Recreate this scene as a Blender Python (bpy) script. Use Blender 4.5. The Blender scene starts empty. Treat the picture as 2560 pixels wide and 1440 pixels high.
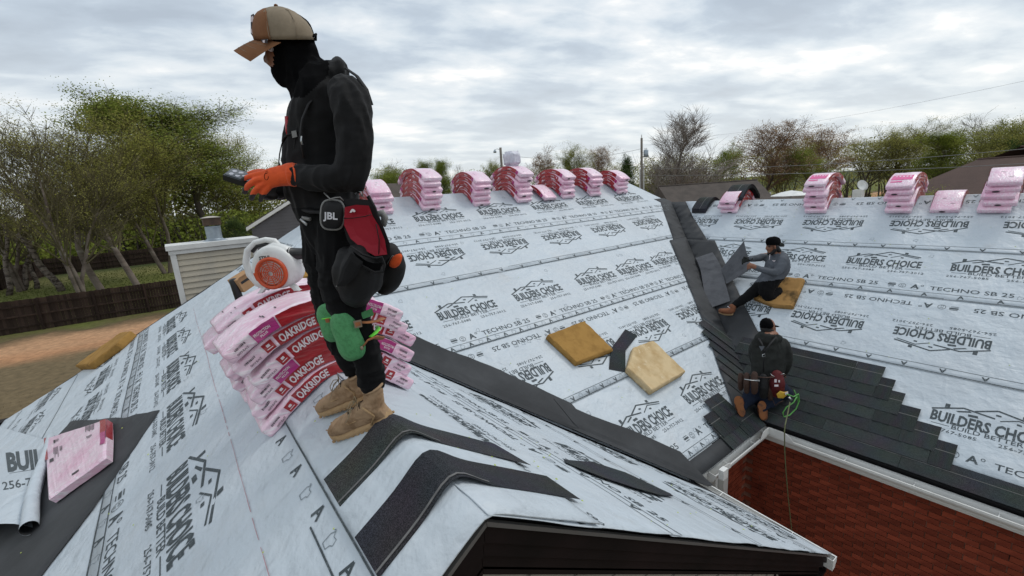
import bpy, bmesh, math, random
from mathutils import Vector, Matrix, noise
from math import sin, cos, pi, sqrt, radians
scene = bpy.context.scene
col = scene.collection
rnd = random.Random(7)

# ------------------------------------------------------------------ camera
# world: X along the long front ridge, Y along the near gable ridge, Z up, camera 6 m above the yard
RC = ((0.79033111, 0.18080697, -0.58539352), (-0.60919582, 0.13015525, -0.78226598), (-0.0652471, 0.97486843, 0.21301259))
cam = bpy.data.cameras.new('camera'); cam_o = bpy.data.objects.new('camera', cam); col.objects.link(cam_o)
cam_o.matrix_world = Matrix([list(RC[0]) + [0], list(RC[1]) + [0], list(RC[2]) + [0], [0, 0, 0, 1]])
cam.sensor_width = 36; cam.lens = 36 * 1110 / 2560.0; cam.clip_start = 0.05; cam.clip_end = 3000
scene.camera = cam_o
scene.render.resolution_x = 1024; scene.render.resolution_y = 576
scene.view_settings.view_transform = 'Standard'; scene.view_settings.look = 'None'
scene.view_settings.gamma = 1; scene.view_settings.exposure = 0.27; scene.view_settings.use_curve_mapping = False

def ray(px, py):
    r = Vector(((px - 1280) / 1110, -(py - 720) / 1110, -1))
    return Vector([sum(RC[i][j] * r[j] for j in range(3)) for i in range(3)])

SUN_EL, SUN_AZ = radians(55), radians(105)
# ------------------------------------------------------------------ sky and sun
def build_world():
    w = bpy.data.worlds.new('World'); scene.world = w; w.use_nodes = True
    nt = w.node_tree; nt.nodes.clear(); N = nt.nodes.new; L = nt.links.new
    out = N('ShaderNodeOutputWorld'); tc = N('ShaderNodeTexCoord')
    sky = N('ShaderNodeTexSky'); sky.sky_type = 'NISHITA'; sky.sun_disc = False
    sky.sun_elevation = SUN_EL; sky.sun_rotation = SUN_AZ; sky.air_density = 1.0; sky.dust_density = 1.5
    bg1 = N('ShaderNodeBackground'); bg1.inputs[1].default_value = 0.09; L(sky.outputs[0], bg1.inputs[0])
    sep = N('ShaderNodeSeparateXYZ'); L(tc.outputs['Generated'], sep.inputs[0])
    def math_(op, a, b=None, clamp=False):
        n = N('ShaderNodeMath'); n.operation = op; n.use_clamp = clamp
        for i, q in enumerate((a, b)):
            if q is None: continue
            if isinstance(q, (int, float)): n.inputs[i].default_value = q
            else: L(q, n.inputs[i])
        return n.outputs[0]
    zc = math_('MAXIMUM', sep.outputs[2], 0.0)
    za = math_('ADD', zc, 0.16)
    # cloud deck seen in perspective; bands run across the view
    X = math_('DIVIDE', sep.outputs[0], za); Y = math_('DIVIDE', sep.outputs[1], za)
    a = radians(-20)
    U = math_('ADD', math_('MULTIPLY', X, cos(a)), math_('MULTIPLY', Y, sin(a)))
    V = math_('ADD', math_('MULTIPLY', X, -sin(a)), math_('MULTIPLY', Y, cos(a)))
    comb = N('ShaderNodeCombineXYZ'); L(math_('MULTIPLY', U, 0.80), comb.inputs[0]); L(math_('MULTIPLY', V, 1.25), comb.inputs[1])
    n1 = N('ShaderNodeTexNoise'); n1.inputs['Scale'].default_value = 1.9; n1.inputs['Detail'].default_value = 8
    n1.inputs['Roughness'].default_value = 0.47; n1.inputs['Distortion'].default_value = 0.12; L(comb.outputs[0], n1.inputs['Vector'])
    n2 = N('ShaderNodeTexNoise'); n2.inputs['Scale'].default_value = 0.42; n2.inputs['Detail'].default_value = 3; L(comb.outputs[0], n2.inputs['Vector'])
    n3 = N('ShaderNodeTexNoise'); n3.inputs['Scale'].default_value = 5.2; n3.inputs['Detail'].default_value = 5; n3.inputs['Roughness'].default_value = .6; n3.inputs['Distortion'].default_value = .3; L(comb.outputs[0], n3.inputs['Vector'])
    mixn = math_('ADD', math_('ADD', math_('MULTIPLY', n1.outputs['Fac'], 0.58), math_('MULTIPLY', n2.outputs['Fac'], 0.24)), math_('MULTIPLY', n3.outputs['Fac'], 0.18))
    rm = N('ShaderNodeValToRGB'); L(mixn, rm.inputs[0]); e = rm.color_ramp.elements
    e[0].position = 0.39; e[0].color = (0.41, 0.47, 0.54, 1); e[1].position = 0.61; e[1].color = (0.98, 0.96, 0.925, 1)
    m = e.new(0.46); m.color = (0.48, 0.55, 0.625, 1); m = e.new(0.505); m.color = (0.60, 0.665, 0.72, 1)
    m = e.new(0.56); m.color = (0.74, 0.775, 0.80, 1)
    # paler towards the horizon
    hz = N('ShaderNodeMapRange'); L(sep.outputs[2], hz.inputs[0]); hz.inputs[1].default_value = 0.0; hz.inputs[2].default_value = 0.30
    hz.inputs[3].default_value = 0.55; hz.inputs[4].default_value = 0.0
    mx = N('ShaderNodeMixRGB'); L(hz.outputs[0], mx.inputs[0]); L(rm.outputs[0], mx.inputs[1]); mx.inputs[2].default_value = (0.82, 0.835, 0.81, 1)
    bg2 = N('ShaderNodeBackground'); bg2.inputs[1].default_value = 1.0; L(mx.outputs[0], bg2.inputs[0])
    ms = N('ShaderNodeMixShader'); ms.inputs[0].default_value = 0.93
    L(bg1.outputs[0], ms.inputs[1]); L(bg2.outputs[0], ms.inputs[2]); L(ms.outputs[0], out.inputs[0])
build_world()
sl = bpy.data.lights.new('sun', 'SUN'); sl.energy = 0.9; sl.angle = radians(18); sl.color = (1.0, 0.965, 0.91)
so = bpy.data.objects.new('sun', sl); col.objects.link(so)
# direction towards the sun matches the sky texture's angles
sd = Vector((sin(SUN_AZ) * cos(SUN_EL), cos(SUN_AZ) * cos(SUN_EL), sin(SUN_EL)))
so.rotation_euler = sd.to_track_quat('Z', 'Y').to_euler()

# ------------------------------------------------------------------ helpers
MATS = {}
def mat(name, base, rough=0.7, spec=0.5, metal=0.0, bump=None, var=None, sheen=0, coat=0, noise_scale=4, transl=0, extra=None):
    """bump=(scale,strength,dist[,stretch xyz]); var=(colour2, scale, lo, hi[,stretch])"""
    m = bpy.data.materials.new(name); m.use_nodes = True; nt = m.node_tree; L = nt.links.new; N = nt.nodes.new
    b = nt.nodes['Principled BSDF']; b.inputs['Base Color'].default_value = (*base, 1)
    b.inputs['Roughness'].default_value = rough; b.inputs['Metallic'].default_value = metal
    b.inputs['Specular IOR Level'].default_value = spec
    if sheen: b.inputs['Sheen Weight'].default_value = sheen
    if coat: b.inputs['Coat Weight'].default_value = coat
    tc = N('ShaderNodeTexCoord')
    def coords(st):
        mp = N('ShaderNodeMapping'); L(tc.outputs['Object'], mp.inputs[0]); mp.inputs['Scale'].default_value = st; return mp.outputs[0]
    if var:
        c = base
        vs = var if isinstance(var, list) else [var]
        prev = None
        for vv in vs:
            c2, sc, lo, hi = vv[:4]; st = vv[4] if len(vv) > 4 else (1, 1, 1)
            n = N('ShaderNodeTexNoise'); n.inputs['Scale'].default_value = sc; n.inputs['Detail'].default_value = 6; n.inputs['Roughness'].default_value = 0.6
            L(coords(st), n.inputs['Vector'])
            mr = N('ShaderNodeMapRange'); L(n.outputs['Fac'], mr.inputs[0]); mr.inputs[1].default_value = lo; mr.inputs[2].default_value = hi
            mx = N('ShaderNodeMixRGB'); L(mr.outputs[0], mx.inputs[0])
            if prev is None: mx.inputs[1].default_value = (*base, 1)
            else: L(prev, mx.inputs[1])
            mx.inputs[2].default_value = (*c2, 1); prev = mx.outputs[0]
        L(prev, b.inputs['Base Color'])
    if bump:
        bl = bump if isinstance(bump, list) else [bump]
        pn = None
        for bb in bl:
            sc, stg, dist = bb[:3]; st = bb[3] if len(bb) > 3 else (1, 1, 1)
            n = N('ShaderNodeTexNoise'); n.inputs['Scale'].default_value = sc; n.inputs['Detail'].default_value = 5; L(coords(st), n.inputs['Vector'])
            bp = N('ShaderNodeBump'); bp.inputs['Strength'].default_value = stg; bp.inputs['Distance'].default_value = dist
            L(n.outputs['Fac'], bp.inputs['Height'])
            if pn is not None: L(pn, bp.inputs['Normal'])
            pn = bp.outputs[0]
        L(pn, b.inputs['Normal'])
    if extra: extra(nt, b, N, L, tc)
    MATS[name] = m
    return m

def T(a, b, t): return a + (b - a) * t

class MB:
    def __init__(s): s.v = []; s.f = []; s.m = []; s.mats = []
    def mi(s, m):
        if m is None: return 0
        if m not in s.mats: s.mats.append(m)
        return s.mats.index(m)
    def add(s, vs, fs, m=None):
        o = len(s.v); k = s.mi(m)
        s.v += [tuple(q) for q in vs]; s.f += [tuple(o + i for i in f) for f in fs]; s.m += [k] * len(fs)
    def box(s, c, size, m=None, R=None):
        hx, hy, hz = size[0] / 2, size[1] / 2, size[2] / 2; c = Vector(c)
        vs = [Vector((x, y, z)) for x in (-hx, hx) for y in (-hy, hy) for z in (-hz, hz)]
        if R is not None: vs = [R @ q for q in vs]
        s.add([c + q for q in vs], [(0, 1, 3, 2), (4, 6, 7, 5), (0, 4, 5, 1), (2, 3, 7, 6), (0, 2, 6, 4), (1, 5, 7, 3)], m)
    def hexa(s, p, m=None):  # 8 points: bottom 4 ccw, top 4 ccw
        s.add(p, [(3, 2, 1, 0), (4, 5, 6, 7), (0, 1, 5, 4), (1, 2, 6, 5), (2, 3, 7, 6), (3, 0, 4, 7)], m)
    def prism(s, poly, d, m=None):  # poly list of Vector, extruded by d
        n = len(poly); d = Vector(d); vs = [Vector(p) for p in poly] + [Vector(p) + d for p in poly]
        s.add(vs, [tuple(range(n - 1, -1, -1)), tuple(range(n, 2 * n))] + [(i, (i + 1) % n, n + (i + 1) % n, n + i) for i in range(n)], m)
    def tube(s, pts, r, seg=6, m=None, caps=True, flat=None):
        pts = [Vector(p) for p in pts]; n = len(pts)
        rr = r if isinstance(r, (list, tuple)) else [r] * n
        rings = []; up = None
        for i, p in enumerate(pts):
            d = (pts[min(i + 1, n - 1)] - pts[max(i - 1, 0)])
            if d.length < 1e-9: d = Vector((0, 0, 1))
            d.normalize()
            if up is None:
                up = Vector((0, 0, 1)) if abs(d.z) < 0.9 else Vector((1, 0, 0))
            a = d.cross(up)
            if a.length < 1e-6: a = d.orthogonal()
            a.normalize(); b = a.cross(d).normalized(); up = b
            ring = []
            for k in range(seg):
                th = 2 * pi * k / seg
                fa = flat if flat else 1
                ring.append(p + a * cos(th) * rr[i] + b * sin(th) * rr[i] * fa)
            rings.append(ring)
        s.loft(rings, m, caps)
    def loft(s, rings, m=None, caps=True, closed=True):
        n = len(rings[0]); vs = [q for r in rings for q in r]; fs = []
        for i in range(len(rings) - 1):
            for k in range(n if closed else n - 1):
                k2 = (k + 1) % n
                fs.append((i * n + k, i * n + k2, (i + 1) * n + k2, (i + 1) * n + k))
        if caps:
            fs.append(tuple(range(n - 1, -1, -1))); fs.append(tuple((len(rings) - 1) * n + k for k in range(n)))
        s.add(vs, fs, m)
    def lathe(s, prof, c, axis=(0, 0, 1), seg=24, m=None, caps=True):
        ax = Vector(axis).normalized(); a = ax.orthogonal().normalized(); b = ax.cross(a)
        rings = [[Vector(c) + ax * z + (a * cos(2 * pi * k / seg) + b * sin(2 * pi * k / seg)) * r for k in range(seg)] for r, z in prof]
        s.loft(rings, m, caps)
    def mesh(s, name, smooth=False):
        me = bpy.data.meshes.new(name); me.from_pydata(s.v, [], s.f)
        for m in s.mats: me.materials.append(m)
        if s.mats: me.polygons.foreach_set('material_index', s.m)
        if smooth: me.polygons.foreach_set('use_smooth', [True] * len(me.polygons))
        me.update(); return me
    def build(s, name, parent=None, m=None, smooth=False):
        if m is not None: s.mats = [m]; s.m = [0] * len(s.f)
        return link(name, s.mesh(name, smooth), parent)

def link(name, me, parent=None, m=None):
    o = bpy.data.objects.new(name, me); col.objects.link(o)
    if m is not None and me is not None and not me.materials: me.materials.append(m)
    if parent is not None: o.parent = parent
    return o
def tag(o, label=None, cat=None, group=None, kind=None):
    if label: o['label'] = label
    if cat: o['category'] = cat
    if group: o['group'] = group
    if kind: o['kind'] = kind
    return o
def empty(name, loc=(0, 0, 0), label=None, cat=None, group=None, kind=None):
    o = bpy.data.objects.new(name, None); col.objects.link(o); o.location = loc; o.empty_display_size = 0.1
    return tag(o, label, cat, group, kind)
def adopt(parent):
    """children were built in world coordinates: keep them there under a moved parent"""
    bpy.context.view_layer.update()
def thing(name, loc, label, cat, group=None):
    o = empty(name, loc, label, cat, group); o['_off'] = 1; return o
def put(mb, name, root, m=None, smooth=False, parent=None):
    """mb holds world coordinates; store relative to the root's location"""
    l = Vector(root.location)
    mb.v = [tuple(Vector(q) - l) for q in mb.v]
    return mb.build(name, parent if parent is not None else root, m, smooth)

_TS = bpy.data.scenes.new('workbench_scene')
def evaluated_mesh(o):
    """mesh of a temporary object with its modifiers or curve settings applied"""
    _TS.collection.objects.link(o); vl = _TS.view_layers[0]; vl.update(); dg = vl.depsgraph
    me = bpy.data.meshes.new_from_object(o.evaluated_get(dg)); _TS.collection.objects.unlink(o); bpy.data.objects.remove(o); return me
# text -> (verts2d, faces) cached; built-in font
_TX = {}
def text_geo(txt, bold=0.0, res=2):
    k = (txt, bold, res)
    if k in _TX: return _TX[k]
    cu = bpy.data.curves.new('txt', 'FONT'); cu.body = txt; cu.resolution_u = res; cu.offset = bold; cu.align_x = 'CENTER'; cu.align_y = 'BOTTOM_BASELINE'
    o = bpy.data.objects.new('txt', cu); me = evaluated_mesh(o)
    vs = [(v.co.x, v.co.y) for v in me.vertices]; fs = [tuple(p.vertices) for p in me.polygons]
    bpy.data.curves.remove(cu); bpy.data.meshes.remove(me)
    xs = [q[0] for q in vs]; x0, x1 = min(xs), max(xs)
    vs = [(x - (x0 + x1) / 2, y) for x, y in vs]
    _TX[k] = (vs, fs, x1 - x0); return _TX[k]
class P2:
    """flat print in 2D units, later mapped onto a surface"""
    def __init__(s): s.v = []; s.f = []
    def add(s, vs, fs):
        o = len(s.v); s.v += list(vs); s.f += [tuple(o + i for i in f) for f in fs]
    def text(s, txt, cx, y, w, h, bold=0.0, res=2):
        vs, fs, tw = text_geo(txt, bold, res); kx = w / tw; ky = h / 0.70
        s.add([(cx + a * kx, y + b * ky) for a, b in vs], fs)
    def line(s, a, b, w, n=1):
        a = Vector(a); b = Vector(b); d = (b - a); nn = Vector((-d.y, d.x)).normalized() * w / 2
        for i in range(n):
            p = a + d * (i / n); q = a + d * ((i + 1) / n); s.add([tuple(p - nn), tuple(q - nn), tuple(q + nn), tuple(p + nn)], [(0, 1, 2, 3)])
    def pl(s, pts, w):
        for a, b in zip(pts[:-1], pts[1:]): s.line(a, b, w)
    def quad(s, pts): s.add(pts, [tuple(range(len(pts)))])
    def ring(s, c, r, w, seg=16):
        for k in range(seg):
            a, b = 2 * pi * k / seg, 2 * pi * (k + 1) / seg
            s.quad([(c[0] + cos(a) * (r - w), c[1] + sin(a) * (r - w)), (c[0] + cos(a) * r, c[1] + sin(a) * r), (c[0] + cos(b) * r, c[1] + sin(b) * r), (c[0] + cos(b) * (r - w), c[1] + sin(b) * (r - w))])
    def merged(s, o, fn):
        s.add([fn(x, y) for x, y in o.v], o.f)
# ------------------------------------------------------------------ roof geometry
CP, SP = 0.83205, 0.5547            # 8:12 pitch
U0 = 0.63; UR = 10.11; ZR = -0.55; VM = 7.4; GROUND = -6.0; VG = 1.07
NRM = dict(L=Vector((0, -SP, CP)), R=Vector((-SP, 0, CP)), LF=Vector((-SP, 0, CP)), RF=Vector((SP, 0, CP)), B=Vector((0, SP, CP)))
SEED = dict(L=3.1, R=17.7, LF=31.0, RF=47.0, B=60)
AMP = dict(L=1, R=1, LF=1, RF=1, B=1)
def wav(pl, s, t):
    k = SEED[pl]
    w = 0.008 * noise.noise(Vector((s * 0.9 + k, t * 1.1, k))) + 0.0035 * noise.noise(Vector((s * 3.1 + k, t * 2.6, k + 5)))
    if pl == 'LF': w += 0.006 * noise.noise(Vector((s * 1.7, t * 3.0, 9)))
    return w
def base(pl, s, t):
    if pl == 'L': return Vector((s, VM - t * CP, -t * SP))
    if pl == 'R': return Vector((UR - t * CP, s, ZR - t * SP))
    if pl == 'LF': return Vector((U0 - t * CP, s, -1 - t * SP))
    if pl == 'RF': return Vector((U0 + t * CP, s, -1 - t * SP))
    if pl == 'B': return Vector((s, VM + t * CP, -t * SP))
def pos(pl, s, t, h=0.0): return base(pl, s, t) + NRM[pl] * (h + wav(pl, s, t))
def px2st(pl, x, y):
    """where a sight line through the photograph meets a roof plane: used to read off positions on the roof"""
    r = ray(x, y); n = NRM[pl]; p0 = base(pl, 0, 0); q = r * (n.dot(p0) / n.dot(r))
    if pl == 'L': return q.x, (VM - q.y) / CP
    if pl == 'R': return q.y, (UR - q.x) / CP
    if pl == 'LF': return q.y, (U0 - q.x) / CP
    if pl == 'RF': return q.y, (q.x - U0) / CP
# reading direction of the print on each plane (text goes along +dir, its top points up-slope)
RD = dict(L=1, R=-1, LF=-1, RF=1)

def sheet(poly, pl, h, name, parent, m, cell=0.16, thick=0.003, hfn=None, jag=0.0):
    """a cut sheet lying on plane pl: poly in (s,t)"""
    bm = bmesh.new(); vs = []
    n = len(poly)
    for i in range(n):
        a = Vector(poly[i]); b = Vector(poly[(i + 1) % n]); vs.append(a)
        if jag:
            L_ = (b - a).length; k = int(L_ / 0.12)
            for j in range(1, k):
                q = a + (b - a) * (j / k); d = Vector((-(b - a).y, (b - a).x)).normalized()
                vs.append(q + d * jag * noise.noise(Vector((q.x * 5, q.y * 5, 1.3))))
    bv = [bm.verts.new((q.x, q.y, 0)) for q in vs]; bm.faces.new(bv)
    xs = [q.x for q in vs]; ys = [q.y for q in vs]
    for ax, lo, hi in ((0, min(xs), max(xs)), (1, min(ys), max(ys))):
        k = math.floor(lo / cell) + 1
        while k * cell < hi:
            co = (k * cell, 0, 0) if ax == 0 else (0, k * cell, 0); no = (1, 0, 0) if ax == 0 else (0, 1, 0)
            bmesh.ops.bisect_plane(bm, geom=bm.verts[:] + bm.edges[:] + bm.faces[:], plane_co=co, plane_no=no); k += 1
    be = [e for e in bm.edges if e.is_boundary]
    r = bmesh.ops.extrude_edge_only(bm, edges=be); low = {v for v in r['geom'] if isinstance(v, bmesh.types.BMVert)}
    for v in bm.verts:
        s, t = v.co.x, v.co.y; hh = h + (hfn(s, t) if hfn else 0)
        v.co = pos(pl, s, t, hh - (thick if v in low else 0))
    bmesh.ops.recalc_face_normals(bm, faces=bm.faces[:])
    f0 = max(bm.faces, key=lambda f: f.calc_area())
    if f0.normal.dot(NRM[pl]) < 0: bmesh.ops.reverse_faces(bm, faces=bm.faces[:])
    me = bpy.data.meshes.new(name); bm.to_mesh(me); bm.free(); me.materials.append(m)
    for p in me.polygons: p.use_smooth = True
    return link(name, me, parent)

# ---- print designs (metres, origin at the middle of the BUILDERS CHOICE line, y up)
def logo():
    p = P2()
    p.text('BUILDERS CHOICE', 0, -0.072, 0.92, 0.135, 0.034)
    p.text('BUILD BETTER', 0.0, -0.135, 0.54, 0.052, 0.006)
    p.line((-0.44, -0.112), (-0.29, -0.112), 0.006); p.line((0.29, -0.112), (0.44, -0.112), 0.006)
    p.text('256-767-5085', -0.27, -0.205, 0.42, 0.042, 0.004, 1); p.text('256-757-3012', 0.31, -0.205, 0.42, 0.042, 0.004, 1)
    p.pl([(-0.47, 0.075), (-0.22, 0.175), (0.03, 0.135)], 0.018)
    p.pl([(-0.13, 0.168), (0.04, 0.245), (0.42, 0.150)], 0.018)
    p.pl([(0.07, 0.118), (0.20, 0.180), (0.40, 0.125)], 0.012)
    p.quad([(-0.37, 0.125), (-0.33, 0.14), (-0.33, 0.185), (-0.37, 0.185)])
    p.quad([(0.22, 0.215), (0.26, 0.205), (0.26, 0.245), (0.22, 0.25)])
    p.quad([(-0.255, 0.105), (-0.15, 0.14), (-0.17, 0.155), (-0.275, 0.115)])
    p.quad([(-0.17, 0.080), (-0.09, 0.085), (-0.10, 0.115), (-0.175, 0.11)])
    p.quad([(0.03, 0.175), (0.07, 0.172), (0.07, 0.192), (0.03, 0.195)])
    p.quad([(0.19, 0.118), (0.225, 0.114), (0.225, 0.136), (0.19, 0.14)])
    return p
def techno():
    p = P2()
    p.text('TECHNO SB 25', 0.20, -0.035, 0.80, 0.072, 0.006)
    p.text('A', -0.36, -0.04, 0.095, 0.085, 0.03); p.ring((-0.285, 0.03), 0.018, 0.006, 10)
    p.ring((-0.50, 0), 0.042, 0.005, 16); p.text('AS', -0.50, 0.002, 0.04, 0.022, 0, 1); p.text('IS', -0.50, -0.03, 0.03, 0.02, 0, 1)
    p.line((-0.66, 0.035), (-0.58, 0.035), 0.008); p.line((-0.665, 0.008), (-0.575, 0.008), 0.024); p.line((-0.66, -0.022), (-0.59, -0.022), 0.008)
    return p
def mark():
    p = P2(); p.pl([(-0.026, -0.03), (-0.004, 0.03), (0.026, -0.024)], 0.014); p.line((-0.012, -0.004), (0.014, -0.002), 0.009); return p
def goat():
    p = P2(); q = [(-0.03, -0.03), (-0.028, 0.012), (-0.012, 0.03), (0.0, 0.016), (0.024, 0.018), (0.03, -0.004), (0.014, -0.012), (0.006, -0.032), (-0.03, -0.03)]
    p.pl(q, 0.0035); p.pl([(-0.012, 0.03), (-0.02, 0.035), (-0.026, 0.028)], 0.0035); return p

class Strip:
    """one run of roofing underlayment and everything printed on it"""
    def __init__(s, pl, poly, h=0.004, tilt=0.0, t0=0, t1=1, jag=0.0, label=None, cell=0.16, edge=None):
        s.pl = pl; s.h = h; s.poly = poly; s.ink = P2(); s.light = P2(); s.big = []; s.hf = (lambda a, b: tilt * (b - t0) / (t1 - t0)) if tilt else None
        s.o = sheet(poly, pl, h, 'underlayment', house, M_UL, hfn=s.hf, jag=jag, cell=cell)
    def inside(s, x, y, mar=0.01):
        c = False; P = s.poly; n = len(P)
        for i in range(n):
            x1, y1 = P[i]; x2, y2 = P[(i + 1) % n]
            if (y1 > y) != (y2 > y) and x < (x2 - x1) * (y - y1) / (y2 - y1) + x1: c = not c
        return c
    def stamp(s, p, cs, ct, inv=False, light=False, clip=True, k=1.0):
        d = RD[s.pl] * (-1 if inv else 1); u = -1 if not inv else 1
        V = [(cs + x * d * k, ct + y * u * k) for x, y in p.v]
        tgt = s.light if light else (P2() if len(p.v) > 200 else s.ink)
        if tgt is not s.light and tgt is not s.ink: s.big.append((tgt, 'logo_print' if p is LOGO else 'product_name_print'))
        if clip:
            ok = [s.inside(*q) for q in V]
            if not all(ok):
                fs = [f for f in p.f if all(ok[i] for i in f)]
                use = sorted({i for f in fs for i in f}); mp = {i: j for j, i in enumerate(use)}
                tgt.add([V[i] for i in use], [tuple(mp[i] for i in f) for f in fs]); return
        tgt.add(V, p.f)
    def rule(s, t, w=0.008, s0=None, s1=None, light=False):
        a = s0 if s0 is not None else min(q[0] for q in s.poly); b = s1 if s1 is not None else max(q[0] for q in s.poly)
        n = max(1, int((b - a) / 0.12)); p = P2()
        for i in range(n): 
            x0, x1 = a + (b - a) * i / n, a + (b - a) * (i + 1) / n
            if rnd.random() < 0.012: continue
            p.quad([(x0, t - w / 2), (x1, t - w / 2), (x1, t + w / 2), (x0, t + w / 2)])
        tgt = s.light if light else s.ink
        V = p.v; ok = [s.inside(*q) for q in V]
        for f in p.f:
            if all(ok[i] for i in f): tgt.add([V[i] for i in f], [(0, 1, 2, 3)])
    def row(s, p, t, s0, step, n, inv=False, light=False, jit=0.01):
        for i in range(n): s.stamp(p, s0 + i * step + rnd.uniform(-jit, jit), t, inv, light)
    def finish(s):
        for p, m, nm in [(s.ink, M_INK, 'edge_print'), (s.light, M_INK2, 'faint_print')] + [(q, M_INK, nm) for q, nm in s.big]:
            if not p.f: continue
            mb = MB()
            mb.add([pos(s.pl, x, y, s.h + 0.0022 + (s.hf(x, y) if s.hf else 0)) for x, y in p.v], p.f)
            # faces must look up
            o = mb.build(nm, s.o, m)
            o['kind'] = 'stuff' if 'print' in nm and nm[0] in 'ef' else 'part'
            if o['kind'] == 'part': del o['kind']

def creases(nt, b, N, L, tc):
    """sharp puckers and long soft wrinkles of a loosely laid sheet"""
    prev = b.inputs['Normal'].links[0].from_socket
    for rot, st, sc, w_, dist in ((.5, (1, 2.6, 1.6), 1.1, 14, .0020), (-.7, (2.4, 1, 1.4), 1.9, 11, .0014), (1.2, (1, 1, 1), 5.5, 7, .0009)):
        mp = N('ShaderNodeMapping'); L(tc.outputs['Object'], mp.inputs[0]); mp.inputs['Rotation'].default_value = (0.3, 0.2, rot); mp.inputs['Scale'].default_value = st
        n = N('ShaderNodeTexNoise'); n.inputs['Scale'].default_value = sc; n.inputs['Detail'].default_value = 2; n.inputs['Distortion'].default_value = .6; L(mp.outputs[0], n.inputs['Vector'])
        a = N('ShaderNodeMath'); a.operation = 'SUBTRACT'; L(n.outputs['Fac'], a.inputs[0]); a.inputs[1].default_value = .5
        c = N('ShaderNodeMath'); c.operation = 'ABSOLUTE'; L(a.outputs[0], c.inputs[0]); d = N('ShaderNodeMath'); d.operation = 'MULTIPLY'; L(c.outputs[0], d.inputs[0]); d.inputs[1].default_value = -w_
        e = N('ShaderNodeMath'); e.operation = 'ADD'; e.use_clamp = True; L(d.outputs[0], e.inputs[0]); e.inputs[1].default_value = 1.0
        bp = N('ShaderNodeBump'); bp.inputs['Strength'].default_value = 1.0; bp.inputs['Distance'].default_value = dist; L(e.outputs[0], bp.inputs['Height']); L(prev, bp.inputs['Normal']); prev = bp.outputs[0]
    L(prev, b.inputs['Normal'])
# ------------------------------------------------------------------ materials of the roof
M_UL = mat('underlayment', (0.51, 0.57, 0.62), 0.48, 0.45,
           var=[((0.475, 0.52, 0.56), 0.9, 0.42, 0.72), ((0.44, 0.45, 0.455), 2.1, 0.62, 0.86), ((0.57, 0.615, 0.65), 2.6, 0.5, 0.8), ((0.42, 0.46, 0.50), 5.5, 0.66, 0.88), ((0.26, 0.29, 0.31), 38, 0.70, 0.80)],
           bump=[(1.8, 1.0, 0.06, (1, 1, 1)), (7, 0.9, 0.020, (1, 1, 2)), (34, 0.5, 0.004)], extra=creases)
M_INK = mat('ink', (0.050, 0.064, 0.071), 0.6, 0.3, var=((0.16, 0.19, 0.21), 60, 0.52, 0.74))
M_INK2 = mat('faint_ink', (0.20, 0.235, 0.26), 0.65, 0.3)
M_MEM = mat('membrane', (0.028, 0.030, 0.033), 0.72, 0.35, var=((0.050, 0.053, 0.057), 1.6, 0.42, 0.70), bump=[(3, 0.5, 0.02), (60, 0.3, 0.002)])
M_DECK = mat('deck', (0.02, 0.02, 0.022), 0.85, 0.2)
def gran(nt, b, N, L, tc):
    n = N('ShaderNodeTexVoronoi'); n.inputs['Scale'].default_value = 420; L(tc.outputs['Object'], n.inputs['Vector'])
    r = N('ShaderNodeValToRGB'); L(n.outputs['Color'], r.inputs[0]); e = r.color_ramp.elements
    e[0].position = 0.25; e[0].color = (0.017, 0.020, 0.022, 1); e[1].position = 0.9; e[1].color = (0.092, 0.099, 0.107, 1)
    n2 = N('ShaderNodeTexNoise'); n2.inputs['Scale'].default_value = 3; L(tc.outputs['Object'], n2.inputs['Vector'])
    mx = N('ShaderNodeMixRGB'); mx.blend_type = 'MULTIPLY'; mx.inputs[0].default_value = 0.6; L(r.outputs[0], mx.inputs[1]); L(n2.outputs['Color'], mx.inputs[2])
    oi = N('ShaderNodeObjectInfo'); mr = N('ShaderNodeMapRange'); L(oi.outputs['Random'], mr.inputs[0]); mr.inputs[3].default_value = 0.8; mr.inputs[4].default_value = 1.25
    hs = N('ShaderNodeHueSaturation'); L(mr.outputs[0], hs.inputs['Value']); L(mx.outputs[0], hs.inputs['Color']); L(hs.outputs[0], b.inputs['Base Color'])
    bp = N('ShaderNodeBump'); bp.inputs['Strength'].default_value = 0.6; bp.inputs['Distance'].default_value = 0.002; L(n.outputs['Distance'], bp.inputs['Height']); L(bp.outputs[0], b.inputs['Normal'])
M_SH = mat('granules', (0.04, 0.042, 0.046), 0.9, 0.25, extra=gran)
M_WHITE = mat('white_paint', (0.74, 0.74, 0.72), 0.4, 0.5, var=((0.60, 0.60, 0.58), 3, 0.45, 0.8))
M_GUTIN = mat('gutter_inside', (0.30, 0.31, 0.31), 0.5, 0.4, var=((0.14, 0.13, 0.11), 4, 0.5, 0.75))
M_DARKF = mat('dark_fascia', (0.007, 0.0055, 0.0055), 0.6, 0.15, var=((0.016, 0.010, 0.010), 2, 0.4, 0.7), bump=(4, 0.15, 0.003, (1, 1, 8)))
M_GREEN = mat('pollen', (0.45, 0.55, 0.10), 0.7)
M_CHALK = mat('chalk', (0.42, 0.22, 0.25), 0.9)
M_METAL = mat('bare_metal', (0.5, 0.52, 0.53), 0.35, 0.5, metal=0.8)

house = empty('brick_house', (0, 0, 0), 'long brick house under reroofing, its roof covered in pale printed underlayment', 'house')

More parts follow.
